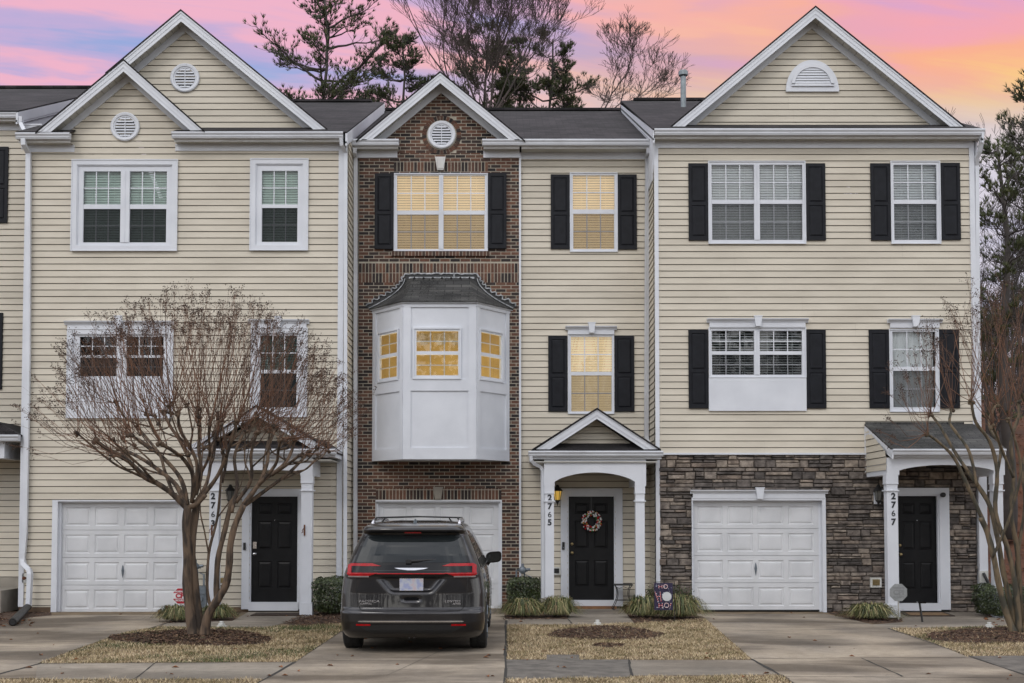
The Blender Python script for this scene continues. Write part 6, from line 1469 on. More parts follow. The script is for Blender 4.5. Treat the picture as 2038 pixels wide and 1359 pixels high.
# ---- background trees
def pine(name, px, pytop, Yc, wpx, label, seed, dens=1.0, zlow=7.0, lean=0.0, tall=None, sparse=.0, cat='tree', ground=0, nl=.2):
    rs = random.Random(seed); dpt = Yc - CAM.y; sc = F / dpt; top = W(px, pytop, Yc); Hh = top.z - ground; hw = wpx / 2 / sc
    t = thing(name, (top.x, Yc, ground), label, cat, 'pines and bare trees behind the houses'); tr = MB(); nd_ = MB()
    def tp(z): f = (z - ground) / Hh; return Vector((top.x + lean * (f - 1) * -1 + .12 * math.sin(z * .9 + seed), Yc + .1 * math.sin(z * .7), z))
    zs = [ground + Hh * i / 14 for i in range(15)]; tr.tube([tp(z) for z in zs], [.19 * (1 - .90 * (i / 14)) + .015 for i in range(15)], 7)
    def tuft(p, d, L_=.2):
        for k in range(int(9 * 1)):
            q_ = (d + Vector((rs.uniform(-.75, .75), rs.uniform(-.75, .75), rs.uniform(-.4, .75)))).normalized() * L_ * rs.uniform(.7, 1.1); w = Vector((rs.uniform(-1, 1), rs.uniform(-1, 1), rs.uniform(-1, 1))).normalized() * .019
            nd_.q(p - w, p + w, p + q_, r=rs.random())
    z = top.z - .15; zl = max(zlow, ground + 1)
    while z > zl:
        f = (top.z - z) / max(hw * 1.9, .1); rad = hw * min(1, .22 + .9 * f ** .7) * (1 if f < 2.2 else max(.55, 1.6 - .3 * f))
        for k in range(rs.randint(2, 4)):
            if rs.random() < sparse: continue
            a = rs.uniform(0, 6.28); L_ = rad * rs.uniform(.65, 1.1); up = rs.uniform(.1, .65) if f < 1.2 else rs.uniform(-.05, .45); o_ = tp(z); h_ = Vector((math.cos(a), math.sin(a), 0)); P = []
            for i in range(7): g_ = i / 6; P.append(o_ + h_ * L_ * g_ + Vector((0, 0, L_ * up * (g_ ** 1.4) + .06 * math.sin(g_ * 6 + a))) + Vector((rs.uniform(-.05, .05), rs.uniform(-.05, .05), rs.uniform(-.05, .05))) * (1 if i else 0))
            r0 = .012 + .018 * L_; tr.tube(P, [r0 * (1 - .8 * i / 6) for i in range(7)], 5, cap=False)
            for j in range(int((5 + L_ * 7) * dens)):
                g_ = rs.uniform(.28, 1) ** .8; i = min(int(g_ * 6), 5); b = P[i].lerp(P[i + 1], g_ * 6 - i); dd = (h_ * rs.uniform(.2, 1) + Vector((rs.uniform(-.9, .9), rs.uniform(-.9, .9), rs.uniform(-.1, .9)))).normalized(); l2 = rs.uniform(.2, .6) * (.5 + .3 * L_) * (1.3 - g_ * .6); e = b + dd * l2 + Vector((0, 0, l2 * .2)); m_ = (b + e) / 2 + Vector((0, 0, -.03))
                tr.tube([b, m_, e], [.010, .008, .005], 3, cap=False)
                up_ = Vector((0, 0, .7)); tuft(e, (dd + up_).normalized(), nl); 
                if rs.random() < .8: tuft(m_.lerp(e, .4) + Vector((rs.uniform(-.08, .08), rs.uniform(-.08, .08), .05)), (dd + up_).normalized(), nl)
                if rs.random() < .5:
                    e3 = e + Vector((rs.uniform(-.2, .2), rs.uniform(-.2, .2), rs.uniform(-.05, .22))); tr.tube([m_, e3], [.006, .004], 3, cap=False); tuft(e3, (dd + up_).normalized(), nl)
        z -= rs.uniform(.34, .62)
    tr.build('trunk', 'bark_far', t, smooth=True); nd_.build('crown', 'needles', t)
def bare(name, px, pybase_split, pytop, Yc, label, seed, spread=1.0, r0=.14, depth=7, limbs=None, ground=0, mat_='bark_bare', twig=1.0, minr=.0065, aim=None, cat='tree'):
    rs = random.Random(seed); s = W(px, pybase_split, Yc); top = W(px, pytop, Yc); t = thing(name, (s.x, Yc, ground), label, cat, 'pines and bare trees behind the houses'); m = MB(); tw = MB()
    m.tube([(s.x, Yc, ground - .1), (s.x + .1, Yc, (s.z + ground) * .5), tuple(s)], [r0 * 1.5, r0 * 1.15, r0], 8)
    Hc = top.z - s.z
    def grow(p, d, L_, r, lv):
        n_ = 4; P = [p]; q_ = p.copy(); dd = d.copy()
        for i in range(n_):
            dd = (dd + Vector((rs.uniform(-.16, .16), rs.uniform(-.16, .16), rs.uniform(-.06, .16)))).normalized(); q_ = q_ + dd * L_ / n_; P.append(q_.copy())
        (m if lv < 3 else tw).tube(P, [max(r * (1 - .38 * i / n_), minr) for i in range(n_ + 1)], 6 if lv < 2 else 4 if lv < 4 else 3, cap=False, r=rs.random())
        if lv >= depth: return
        nb = 2 if lv < 2 else rs.randint(2, 3)
        for k in range(nb):
            ax = Vector((rs.uniform(-1, 1), rs.uniform(-1, 1), rs.uniform(-.3, .3))).normalized(); ang = rs.uniform(.22, .62) * spread; d2 = dd.copy(); d2.rotate(Matrix.Rotation(ang, 3, ax.cross(dd).normalized() if ax.cross(dd).length > .01 else Vector((1, 0, 0)))); d2.z += .10; d2.normalize()
            grow(P[-1], d2, L_ * rs.uniform(.66, .86), r * .62 * rs.uniform(.85, 1.1), lv + 1)
        if lv >= 1 and rs.random() < .9 * twig:
            for k in range(rs.randint(1, 2)):
                i = rs.randint(1, n_ - 1); d2 = (dd + Vector((rs.uniform(-1, 1), rs.uniform(-1, 1), rs.uniform(-.3, .5)))).normalized(); grow(P[i], d2, L_ * rs.uniform(.4, .65), r * .4, max(lv + 2, depth - 2 if lv > 3 else lv + 2))
    for (dx, dz, dy, ll, rr) in (limbs or ((-.4, 1, .1, .34, .8), (.35, 1, -.1, .34, .8), (0, 1, .2, .36, .8))):
        grow(s, Vector((dx, dy, dz)).normalized(), Hc * ll, r0 * rr, 1)
    m.build('trunk', mat_, t, smooth=True); tw.build('branches', mat_, t)
pine('pine_tree', 646, -30, 22, 330, 'tall open crowned pine rising left of centre behind 2763 roof', 21, 1.15, 14.5, lean=.1, nl=.2)
pine('pine_tree', 800, 78, 27, 150, 'narrow dense pine behind the left slope of the brick gable', 33, 2.3, 14, nl=.2)
pine('pine_tree', 968, 68, 29, 160, 'pine behind the bare tree just right of the brick gable', 43, 2.3, 15, nl=.2)
pine('pine_tree', 1096, 78, 27, 170, 'broad pine above the middle house roof', 51, 2.5, 15, nl=.2)
pine('pine_tree', 1032, 92, 31, 130, 'smaller pine wedged between its two neighbours above the middle roof', 57, 2.1, 16, nl=.2)
bare('bare_tree', 965, 250, -60, 23, 'tall leafless tree spreading over the middle of the sky', 63, 1.0, .085, 8, ((-.95, 1, .1, .36, .6), (-.5, 1, -.2, .36, .65), (-.05, 1, .3, .36, .65), (.3, 1, .2, .36, .7), (1.1, 1, 0, .40, .7), (.7, 1, .4, .38, .6)), twig=.95)
bare('bare_tree', 1190, 240, 70, 24, 'small leafless tree leaning right beside the flue pipe', 71, 1.25, .045, 7, ((.55, 1, 0, .36, .9), (1.0, .75, .2, .36, .8), (1.3, .35, -.2, .34, .7), (.1, 1, .3, .25, .6)), twig=.9)
# right hand bank
pine('pine_tree', 1994, 290, 9, 150, 'dark pine close beyond the right corner of 2767', 81, 1.0, 4.2, ground=1.2, nl=.17)
pine('pine_tree', 2075, 150, 14, 190, 'tall pine whose branches reach in from the right edge', 83, 1.2, 6, ground=2.5, nl=.2)
bare('bare_tree', 1958, 720, 205, 12, 'thin leafless tree rising past the gutter corner of 2767', 91, 1.0, .05, 8, ((.02, 1, 0, .30, .9), (.45, 1, .3, .28, .8), (.2, 1, -.3, .27, .7)), ground=1, twig=.7, mat_='bark_far')
for i, (x, yb_, yt, yy, lab) in enumerate(((1990, 860, 480, 14, 'brown brushy sapling tree low behind the right corner'), (2030, 840, 430, 18, 'grey leafless tree further up the bank at the right edge'), (1966, 830, 560, 22, 'slender leafless tree at the top of the leaf covered bank'), (2060, 850, 500, 12, 'leafless tree at the extreme right above the box shrub'), (2012, 870, 560, 26, 'faint leafless tree farthest back on the bank'), (1976, 880, 620, 10, 'short twiggy tree tight beside the porch roof'))):
    bare('bare_tree', x, yb_, yt, yy, lab, 100 + i, 1.15, .045, 6, None, ground=hz(W(x, 900, yy).x, yy) - .3, twig=1.0, mat_='bark_far')
pine('pine_tree', 2000, 600, 30, 150, 'small green pine low at the top of the bank', 121, 1.2, 5.5, ground=5, nl=.2)
wd_ = MB(); rs = random.Random(77)
for i in range(260):
    x = rs.uniform(14, 60); y = rs.uniform(30, 85); z0 = hz(x, y) - .2; h = rs.uniform(5, 13); lx = rs.uniform(-1, 1)
    P = [Vector((x, y, z0)), Vector((x + lx * .4, y, z0 + h * .5)), Vector((x + lx, y, z0 + h))]; wd_.tube(P, [.10, .07, .02], 4, cap=False)
    for k in range(16):
        f = rs.uniform(.15, 1); b = P[0].lerp(P[2], f); d = Vector((rs.uniform(-1, 1), rs.uniform(-1, 1), rs.uniform(.2, 1))).normalized(); e = b + d * rs.uniform(.8, 2.5); wd_.tube([b, e], [.025, .01], 3, cap=False)
        for j in range(4): g_ = b.lerp(e, rs.uniform(.3, 1)); wd_.tube([g_, g_ + Vector((rs.uniform(-.7, .7), rs.uniform(-.7, .7), rs.uniform(0, .9)))], [.012, .006], 3, cap=False)
tag(wd_.build('distant_woods', 'bark_bare'), 'grey brown leafless woods massed at the top of the bank', None, kind='stuff')
lb = MB()
for i in range(16000):
    x = rs.uniform(9.9, 24); y = rs.uniform(-.5, 26); z = hz(x, y) - .01; s = rs.uniform(.03, .06); a = rs.uniform(0, 6.28); c_, s_ = math.cos(a) * s, math.sin(a) * s; q_ = rs.uniform(0, .05)
    lb.q((x - c_, y - s_, z + q_), (x + s_ * .6, y - c_ * .6, z + q_ + s * .5), (x + c_, y + s_, z + q_ + .01), (x - s_ * .6, y + c_ * .6, z + q_ + s * .3), r=rs.random())
tag(lb.build('leaf_litter', 'dry_leaf'), 'red brown leaf litter covering the bank behind the right house', None, kind='stuff')

bw = MB(); rs = random.Random(99)
for i in range(190):
    x = rs.uniform(-75, 75); y = rs.uniform(-80, -50); h = rs.uniform(10, 20); bw.tube([(x, y, 0), (x, y, h)], [.2, .03], 4, cap=False, m=1)
    ever = rs.random() < .6
    for k in range(150 if ever else 60):
        f = rs.uniform(.2, 1); r_ = (1 - f * .75) * 3.2 * rs.random() ** .5; a = rs.uniform(0, 6.28); p = Vector((x + r_ * math.cos(a), y + r_ * math.sin(a), h * f)); s = rs.uniform(.15, .5) if ever else .06; d = Vector((rs.uniform(-1, 1), rs.uniform(-1, 1), rs.uniform(-1, 1))).normalized(); e = d.orthogonal().normalized()
        if ever: bw.q(p - d * s, p - e * s * .6, p + d * s, p + e * s * .6, r=rs.random())
        else: bw.tube([(x, y, h * f * .8), p + Vector((0, 0, 1))], [.06, .015], 3, cap=False, m=1)
tag(bw.build('distant_woods', ['needles', 'bark_bare']), 'mixed woods across the street that the windows reflect', None, kind='stuff')
# ================================================================== the van
def van():
    VX, VY = -1.33, -7.92
    t = thing('parked_van', (VX, VY, 0), 'dark grey minivan seen from behind, parked on the middle driveway', 'van')
    zk = [.20, .26, .31, .42, .55, .575, .60, .80, 1.0, 1.06, 1.2, 1.3, 1.42, 1.56, 1.60, 1.622, 1.67, 1.71, 1.735, 1.75, 1.758]
    yrk = [.16, .07, .03, .0, -.01, .012, .058, .070, .066, .05, .085, .14, .225, .335, .325, .21, .225, .40, .72, 1.1, 1.6]
    wk = [.90, .94, .955, .965, .97, .97, .97, .968, .94, .925, .875, .84, .79, 0.73, .715, .705, .68, .64, .58, .50, .34]
    yfk = [4.85, 4.98, 5.03, 5.12, 5.14, 5.14, 5.14, 5.10, 4.88, 4.55, 4.12, 3.95, 3.72, 3.45, 3.34, 3.26, 3.12, 2.98, 2.8, 2.6, 2.2]
    def ip(z, k): return float(np.interp(z, zk, k))
    LR, PN = .52, 4.6
    def yback(x, z):
        w = ip(z, wk); q_ = min(abs(x) / w, 1.0); y = ip(z, yrk) + LR * (1 - (1 - q_ ** PN) ** (1 / PN)) * (1 if z < 1.5 else 1)
        # licence plate recess: trapezoid hollow in the tailgate
        def ss(a, b, v): v = max(0, min(1, (v - a) / (b - a))); return v * v * (3 - 2 * v)
        if .78 < z < 1.03:
            f = (z - .80) / .20; hw = .27 + .17 * max(0, min(1, f)) 
            y += .055 * ss(.795, .85, z) * (1 - ss(.99, 1.02, z)) * (1 - ss(hw - .07, hw + .02, abs(x)))
        if .68 < z < .76 and abs(x) < .12: y += .03 * ss(.69, .71, z) * (1 - ss(.74, .75, z)) * (1 - ss(.09, .11, abs(x)))
        return y
    ZB = sorted(set([.20, .24, .28, .31] + [round(.33 + .018 * i, 3) for i in range(78)] + [1.735, 1.745, 1.752, 1.758])); ZB = [z for z in ZB if z <= 1.7581]
    WH = [(.90, .345), (3.98, .345)]
    qs = [i / 26 * .86 for i in range(27)]
    v0 = (1 - .86 ** PN) ** (1 / PN)
    vs = [v0 * (1 - i / 12) for i in range(1, 13)]
    m = MB(); rows = []
    for z in ZB:
        w = ip(z, wk); yf = ip(z, yfk); yr = ip(z, yrk); half = []
        for q_ in qs: half.append((q_ * w, yback(q_ * w, z)))
        for v_ in vs: half.append((w * (1 - v_ ** PN) ** (1 / PN), yr + LR * (1 - v_)))
        ya = yr + LR; yb2 = yf - 1.1; ns = 70
        for i in range(1, ns + 1):
            y = ya + (yb2 - ya) * i / ns; x = w * (1 + .03 * math.sin(math.pi * min(1, (y - ya) / 3.6)))
            # shoulder line and arches
            for cy, cz in WH:
                d = math.hypot(y - cy, z - cz)
                if d < .40: x = min(x, .70)
                elif d < .50 and z < .95: x += .018 * (1 - (d - .40) / .10)
            half.append((x, y))
        for i in range(1, 15):
            a = math.pi / 2 * i / 14; half.append((w * max(math.cos(a), 0) ** .75, yb2 + 1.1 * math.sin(a) ** 1.2))
        rows.append(half)
    nH = len(rows[0])
    for z, half in zip(ZB, rows):
        for (x, y) in half: m.v.append((x, y, z))
        for (x, y) in half: m.v.append((-x, y, z))
    st = 2 * nH
    for j in range(len(ZB) - 1):
        for i in range(nH - 1):
            a = j * st + i; m.f.append((a, a + 1, a + 1 + st, a + st)); m.r.append(.5); m.m.append(0)
            a += nH; m.f.append((a, a + st, a + st + 1, a + 1)); m.r.append(.5); m.m.append(0)
    for j, rev in ((0, 0), (len(ZB) - 1, 1)):
        for i in range(nH - 1):
            a = j * st + i; f = (a, a + nH, a + nH + 1, a + 1); m.f.append(f[::-1] if rev else f); m.r.append(.5); m.m.append(1 if not rev else 0)
    for v_i, v_ in enumerate(m.v): m.v[v_i] = (v_[0] + VX, v_[1] + VY, v_[2])
    body = m.build('body', ['van_paint', 'van_black'], t, smooth=True)
    def S(x, z, off=.004):
        w = ip(z, wk); y = yback(min(abs(x), w * .995) * (1 if x > 0 else -1), z); k = (abs(x) / w) ** 6
        return (VX + x * (1 + off * k / max(w, .1) * 1.2), VY + y - off, z)
    def patch(z0, z1, xl, xr, off=.004, nz_=10, nx=26, mb=None, mi=0, thick=True):
        mb = mb or MB()
        for j in range(nz_):
            a, b = z0 + (z1 - z0) * j / nz_, z0 + (z1 - z0) * (j + 1) / nz_
            for i in range(nx):
                x0a, x1a = [xl(a) + (xr(a) - xl(a)) * k / nx for k in (i, i + 1)]; x0b, x1b = [xl(b) + (xr(b) - xl(b)) * k / nx for k in (i, i + 1)]
                mb.q(S(x0a, a, off), S(x1a, a, off), S(x1b, b, off), S(x0b, b, off), m=mi)
        # rim back to the body
        for zc, in ((z0,), (z1,)):
            for i in range(nx):
                x0, x1 = [xl(zc) + (xr(zc) - xl(zc)) * k / nx for k in (i, i + 1)]; p, q_ = S(x0, zc, off), S(x1, zc, off); mb.q(p, q_, (q_[0], q_[1] + off, q_[2]), (p[0], p[1] + off, p[2]), m=mi)
        return mb
    L_ = lambda f: (lambda z: -f(z))
    # side glass
    for s in (1, -1):
        g = MB(); panes = [(.62, 1.62), (1.70, 2.78), (2.86, 3.72)]
        for a, b in panes:
            for j in range(8):
                z0, z1 = 1.13 + .44 * j / 8, 1.13 + .44 * (j + 1) / 8
                def sx(y, z): return ip(z, wk) * (1 + .03 * math.sin(math.pi * min(1, (y - (ip(z, yrk) + LR)) / 3.6))) + .006
                def cl(y, z): return min(max(y, ip(z, yrk) + LR * .75), ip(z, yfk) - 1.12 + .0)
                for i in range(8):
                    y0, y1 = a + (b - a) * i / 8, a + (b - a) * (i + 1) / 8
                    g.q(*[(VX + s * sx(cl(y, z), z), VY + cl(y, z), z) for y, z in ((y0, z0), (y1, z0), (y1, z1), (y0, z1))])
        g.build('side_window', 'van_gloss_black', t)
        g = MB()
        g.tube([(VX + s * ip(1.1, wk) * 1.02, VY + .75 + k * .3, 1.105) for k in range(11)], .008, 5); g.build('window_trim', 'van_trim_silver', t)
    # tailgate glass
    gt, gb = 1.565, 1.205
    gx = lambda z: .735 - .115 * (z - gb) / (gt - gb) - .02 * max(0, (z - 1.50) / .06) ** 2
    # black surround, then one opaque near-black pane over it
    surround = patch(gb - .03, gt + .035, L_(lambda z: gx(z) + .035), lambda z: gx(z) + .035, .006, 14, 30)
    surround.build('window_surround', 'van_gloss_black', t, smooth=True)
    g = patch(gb, gt, L_(gx), gx, .012, 16, 34); rear = g.build('rear_window', 'van_window', t, smooth=True)
    # brake light bar above the glass
    bl = MB(); bl.box(VX - .11, VX + .11, VY + .27, VY + .36, 1.590, 1.606); bl.build('brake_light', 'tail_red', t)
    # light band: black applique, red strip, lamps
    patch(1.022, 1.178, L_(lambda z: .70), lambda z: .70, .005, 8, 36).build('tailgate_band', 'van_gloss_black', t, smooth=True)
    for s in (1, -1):
        lamp = MB()
        def seg(z0, z1, a, b, off=.014, nz_=4):
            xl = (lambda z: s * a(z)) if s > 0 else (lambda z: s * b(z)); xr = (lambda z: s * b(z)) if s > 0 else (lambda z: s * a(z))
            patch(z0, z1, xl, xr, off, nz_, 14, lamp)
        seg(1.160, 1.196, lambda z: .40 + (z - 1.160) * 3.2, lambda z: .842 - max(0, z - 1.178) * 2.2, nz_=6)
        seg(1.030, 1.072, lambda z: .44 + (1.07 - z) * 3.0, lambda z: .855 - max(0, 1.05 - z) * 1.8, nz_=6)
        seg(1.070, 1.164, lambda z: .795, lambda z: .848)
        o = lamp.build('tail_light', 'tail_red', t, smooth=True)
        lamp = MB(); seg(1.012, 1.03, lambda z: .56, lambda z: .84, .015, 2); lamp.build('clear_lens', 'tail_clear', o, smooth=True)
        lamp = MB(); seg(1.076, 1.158, lambda z: .50, lambda z: .795, .010, 3); lamp.build('lens_divider', 'van_gloss_black', o, smooth=True)
        rf = MB()
        xl = (lambda z: s * .53) if s > 0 else (lambda z: s * .72); xr = (lambda z: s * .72) if s > 0 else (lambda z: s * .53)
        patch(.378, .402, xl, xr, .016, 2, 8, rf); rf.build('reflector', 'tail_red', t)
    patch(1.054, 1.068, L_(lambda z: .46), lambda z: .45, .012, 2, 26).build('light_strip', 'tail_red', t, smooth=True)
    patch(1.098, 1.104, L_(lambda z: .50), lambda z: .50, .009, 1, 26).build('chrome_line', 'van_paint', t, smooth=True)
    # winged badge
    bd = MB()
    def wing(z0, z1, hw0, hw1): patch(z0, z1, L_(lambda z: hw0 + (hw1 - hw0) * (z - z0) / (z1 - z0)), lambda z: hw0 + (hw1 - hw0) * (z - z0) / (z1 - z0), .018, 2, 16, bd)
    wing(1.121, 1.137, .17, .225); wing(1.106, 1.121, .05, .17); o = bd.build('badge', 'chrome', t)
    # plate
    p = MB(); y = VY + .082; p.box(VX - .155, VX + .155, y, y + .008, .838, .992); o = p.build('licence_plate', 'plate', t)
    p = MB(); 
    p.box(VX - .16, VX + .16, y + .001, y + .01, .832, .838); p.box(VX - .16, VX + .16, y + .001, y + .01, .992, .998); p.box(VX - .16, VX - .155, y + .001, y + .01, .838, .992); p.box(VX + .155, VX + .16, y + .001, y + .01, .838, .992); p.build('plate_frame', 'chrome', o)
    p = MB(); p.box(VX - .095, VX + .095, VY + .085, VY + .1, .700, .742); p.build('tailgate_handle', 'van_gloss_black', t)
    # seams of the tailgate and bumper
    sm_ = MB()
    path = [(x, z) for x, z in [(-.742, 1.19), (-.742, 1.05), (-.738, .9), (-.722, .75), (-.70, .65), (-.68, .60), (-.64, .575), (-.4, .563), (0, .56), (.4, .563), (.64, .575), (.68, .60), (.70, .65), (.722, .75), (.738, .9), (.742, 1.05), (.742, 1.19)]]
    dense = []
    for a, b in zip(path, path[1:]):
        for k in range(8): dense.append((a[0] + (b[0] - a[0]) * k / 8, a[1] + (b[1] - a[1]) * k / 8))
    sm_.tube([S(x, z, .0005) for x, z in dense], .0055, 4); sm_.build('panel_gap', 'van_black', t)
    ch = MB(); patch(.428, .446, L_(lambda z: .70 - abs(z - .437) * 3), lambda z: .70 - abs(z - .437) * 3, .022, 3, 30, ch); ch.build('bumper_chrome', 'chrome', t)
    patch(.27, .395, L_(lambda z: .74 - abs(.395 - z) * 1.9), lambda z: .74 - abs(.395 - z) * 1.9, .010, 5, 30).build('lower_bumper', 'van_black', t, smooth=True)
    patch(.405, .424, L_(lambda z: .70), lambda z: .70, .011, 2, 30).build('bumper_valance', 'van_paint', t, smooth=True)
    # wiper
    w = MB(); w.tube([(VX - .05, VY + .062, 1.222), (VX + .16, VY + .09, 1.235), (VX + .42, VY + .12, 1.25)], [.022, .014, .007], 6); w.box(VX - .075, VX + .0, VY + .045, VY + .08, 1.195, 1.245); w.build('wiper', 'van_black', t)
    # rails, crossbars, antenna
    for s in (1, -1):
        r = MB(); r.tube([(VX + s * .60, VY + .78, 1.715), (VX + s * .60, VY + .92, 1.765), (VX + s * .60, VY + 1.7, 1.785), (VX + s * .58, VY + 2.55, 1.765), (VX + s * .57, VY + 2.7, 1.72)], [.022, .02, .018, .02, .02], 6); r.build('roof_rail', 'van_trim_silver', t, smooth=True)
        r = MB(); r.tube([(VX + s * .615, VY + .88, 1.735), (VX + s * .565, VY + 1.0, 1.80)], .014, 5); r.tube([(VX + s * .50, VY + .95, 1.725), (VX + s * .45, VY + 1.0, 1.79)], .012, 5) ; r.build('rack_foot', 'van_black', t)
    for yy in (1.0, 2.3):
        r = MB(); r.tube([(VX - .58, VY + yy, 1.80), (VX, VY + yy, 1.815), (VX + .58, VY + yy, 1.80)], .012, 6); r.build('crossbar', 'van_black', t)
    a = MB(); n_ = 6
    a.prism([(VX - .026, 1.715), (VX - .012, 1.765), (VX, 1.785), (VX + .012, 1.765), (VX + .026, 1.715)], VY + .62, VY + .78); a.build('antenna', 'grey_metal', t)
    # mirrors
    for s in (1, -1):
        q_ = MB(); c = (VX + s * 1.035, VY + 3.5, 1.165)
        prof = []
        for k in range(9): an = math.pi * k / 8; prof.append((math.sin(an) ** .6, math.cos(an)))
        b0 = len(q_.v); nn = 20
        for sc_, dy in ((1.0, -.07), (1.04, -.03), (.92, .05), (.5, .11)):
            for k in range(nn):
                an = 2 * math.pi * k / nn; ca, sa = math.cos(an), math.sin(an); q_.v.append((c[0] + .125 * sc_ * math.copysign(abs(ca) ** .6, ca), c[1] + dy, c[2] + .088 * sc_ * math.copysign(abs(sa) ** .6, sa) - .02 * ca * s * -1))
        for j in range(3):
            for k in range(nn): q_.f.append((b0 + j * nn + k, b0 + j * nn + (k + 1) % nn, b0 + (j + 1) * nn + (k + 1) % nn, b0 + (j + 1) * nn + k)); q_.r.append(.5); q_.m.append(0)
        q_.f.append(tuple(b0 + 3 * nn + k for k in range(nn))); q_.r.append(.5); q_.m.append(0)
        q_.f.append(tuple(b0 + k for k in reversed(range(nn)))); q_.r.append(.5); q_.m.append(0)
        q_.tube([(c[0] - s * .07, c[1] + .02, c[2] - .06), (VX + s * .90, c[1] + .05, 1.03)], [.035, .045], 8)
        o = q_.build('side_mirror', 'van_gloss_black', t, smooth=False)
        g = MB(); g.v = []; 
        for k in range(nn): an = 2 * math.pi * k / nn; ca, sa = math.cos(an), math.sin(an); g.v.append((c[0] + .108 * math.copysign(abs(ca) ** .6, ca), c[1] - .073, c[2] + .072 * math.copysign(abs(sa) ** .6, sa) + .02 * ca * s))
        g.f.append(tuple(reversed(range(nn)))); g.r.append(.5); g.m.append(0); g.build('mirror_glass', 'van_window', o)
    # wheels
    for cy in (.90, 3.98):
        for s in (1, -1):
            w = MB(); wx = .985 if cy < 2 else .975; R0 = .355; prof = [(.24, -.235), (.325, -.235), (.348, -.215), (R0, -.19), (R0, -.13), (.349, -.128), (.349, -.122), (R0, -.12), (R0, -.07), (.348, -.02), (.325, -.003), (.24, -.0)]
            w.lathe([(r_, h * s) for r_, h in prof], (VX + s * wx, VY + cy, R0 - .006), 40, 'x'); o = w.build('wheel', 'rubber', t)
            r_ = MB(); r_.lathe([(.245, -.06 * s), (.245, -.01 * s), (.22, -.02 * s), (.20, -.05 * s), (.06, -.04 * s), (.05, -.015 * s), (.001, -.012 * s)], (VX + s * wx, VY + cy, R0 - .006), 24, 'x')
            for k in range(5): an = 2 * math.pi * k / 5; r_.tube([(VX + s * (wx - .02), VY + cy + .05 * math.cos(an), R0 + .05 * math.sin(an)), (VX + s * (wx - .015), VY + cy + .23 * math.cos(an), R0 + .23 * math.sin(an))], .03, 6)
            r_.build('rim', 'grey_metal', o)
    # underside
    u_ = MB(); u_.box(VX - .78, VX + .78, VY + .3, VY + 4.8, .2, .32); u_.tube([(VX - .7, VY + .9, .3), (VX + .7, VY + .9, .3)], .05, 8); u_.tube([(VX + .2, VY + .30, .25), (VX + .45, VY + .16, .275)], .035, 8); u_.box(VX - .3, VX + .4, VY + .35, VY + .75, .2, .27); u_.build('underbody', 'van_black', t)
    # lettering
    def lab(s_, x, z, size, name='lettering', thick=.001): 
        p_ = S(x, z, .004); text(t, name, s_, (p_[0], p_[1] - .006, p_[2]), size, 'van_trim_silver', thick=thick, ext=.002, sx=1.55)
    lab('PACIFICA', -.555, .695, .042); lab('CAPITAL', -.595, .662, .026, thick=.0012); lab('LIMITED', .545, .695, .037); lab('AWD', .60, .662, .028, thick=.0015)
    return t
mm = bpy.data.materials.new('van_window'); mm.use_nodes = True; b_ = mm.node_tree.nodes['Principled BSDF']; b_.inputs['Base Color'].default_value = (.012, .015, .016, 1); b_.inputs['Roughness'].default_value = .03; b_.inputs['Specular IOR Level'].default_value = .55; MATS['van_window'] = mm
van()

# ================================================================== small things
# wreath on the 2765 door
c = W(1177, 1037, YM); t = thing('door_wreath', (c.x, -.02, c.z), 'round wreath of red, green and white baubles hanging on the black 2765 door', 'wreath'); rs = random.Random(2)
cores = {k: MB() for k in ('orn_red', 'orn_green', 'orn_white', 'orn_silver', 'orn_gold')}
for i in range(150):
    a = rs.uniform(0, 6.28); ph = rs.uniform(0, 6.28); q_ = .042; R0 = .152; r_ = rs.uniform(.012, .024)
    p = (c.x + (R0 + q_ * math.cos(ph)) * math.cos(a), -.06 - .03 * abs(math.sin(ph)), c.z + (R0 + q_ * math.cos(ph)) * math.sin(a)); cores[rs.choice(['orn_red', 'orn_white', 'orn_white', 'orn_silver', 'orn_green', 'orn_red', 'orn_gold', 'orn_white'])].ball(p, r_, n=8, k=5)
for k, mb in cores.items(): mb.build('bauble_cluster', k, t, smooth=True)
rg = MB(); rg.tube([(c.x + .135 * math.cos(a), -.05, c.z + .135 * math.sin(a)) for a in [2 * math.pi * k / 24 for k in range(25)]], .03, 6); rg.build('ring', 'hedge', t)
hk = MB(); hk.box(c.x - .012, c.x + .012, -.045, .028, c.z + .17, c.z + .19); hk.box(c.x - .012, c.x + .012, .0275, .0295, c.z + .17, W(0, 989, YM).z); hk.build('hanger', 'black_plastic', t)
# stool
a0 = W(1221, 1163, -.28); a1 = W(1258, 1163, -.28); t = thing('plant_stand', ((a0.x + a1.x) / 2, -.32, 0), 'small black iron stool standing right of the 2765 door', 'stool')
m = MB(); m.box(a0.x, a1.x, -.46, -.18, a0.z - .012, a0.z + .012); m.build('seat', 'black_plastic', t)
for sx in (0, 1):
    for yy in (-.44, -.2):
        xx = a0.x + .04 if sx == 0 else a1.x - .04; s = 1 if sx == 0 else -1; zt = a0.z - .01; m = MB()
        pts = [(xx - s * .02, yy, zt), (xx + s * .02, yy, zt * .86), (xx + s * .035, yy, zt * .6), (xx, yy, zt * .35), (xx - s * .05, yy, zt * .12), (xx - s * .07, yy, .03), (xx - s * .045, yy, .0), (xx - s * .02, yy, .03)]
        m.tube(smooth([Vector(p) for p in pts], 4), .008, 5); m.build('leg', 'black_plastic', t)
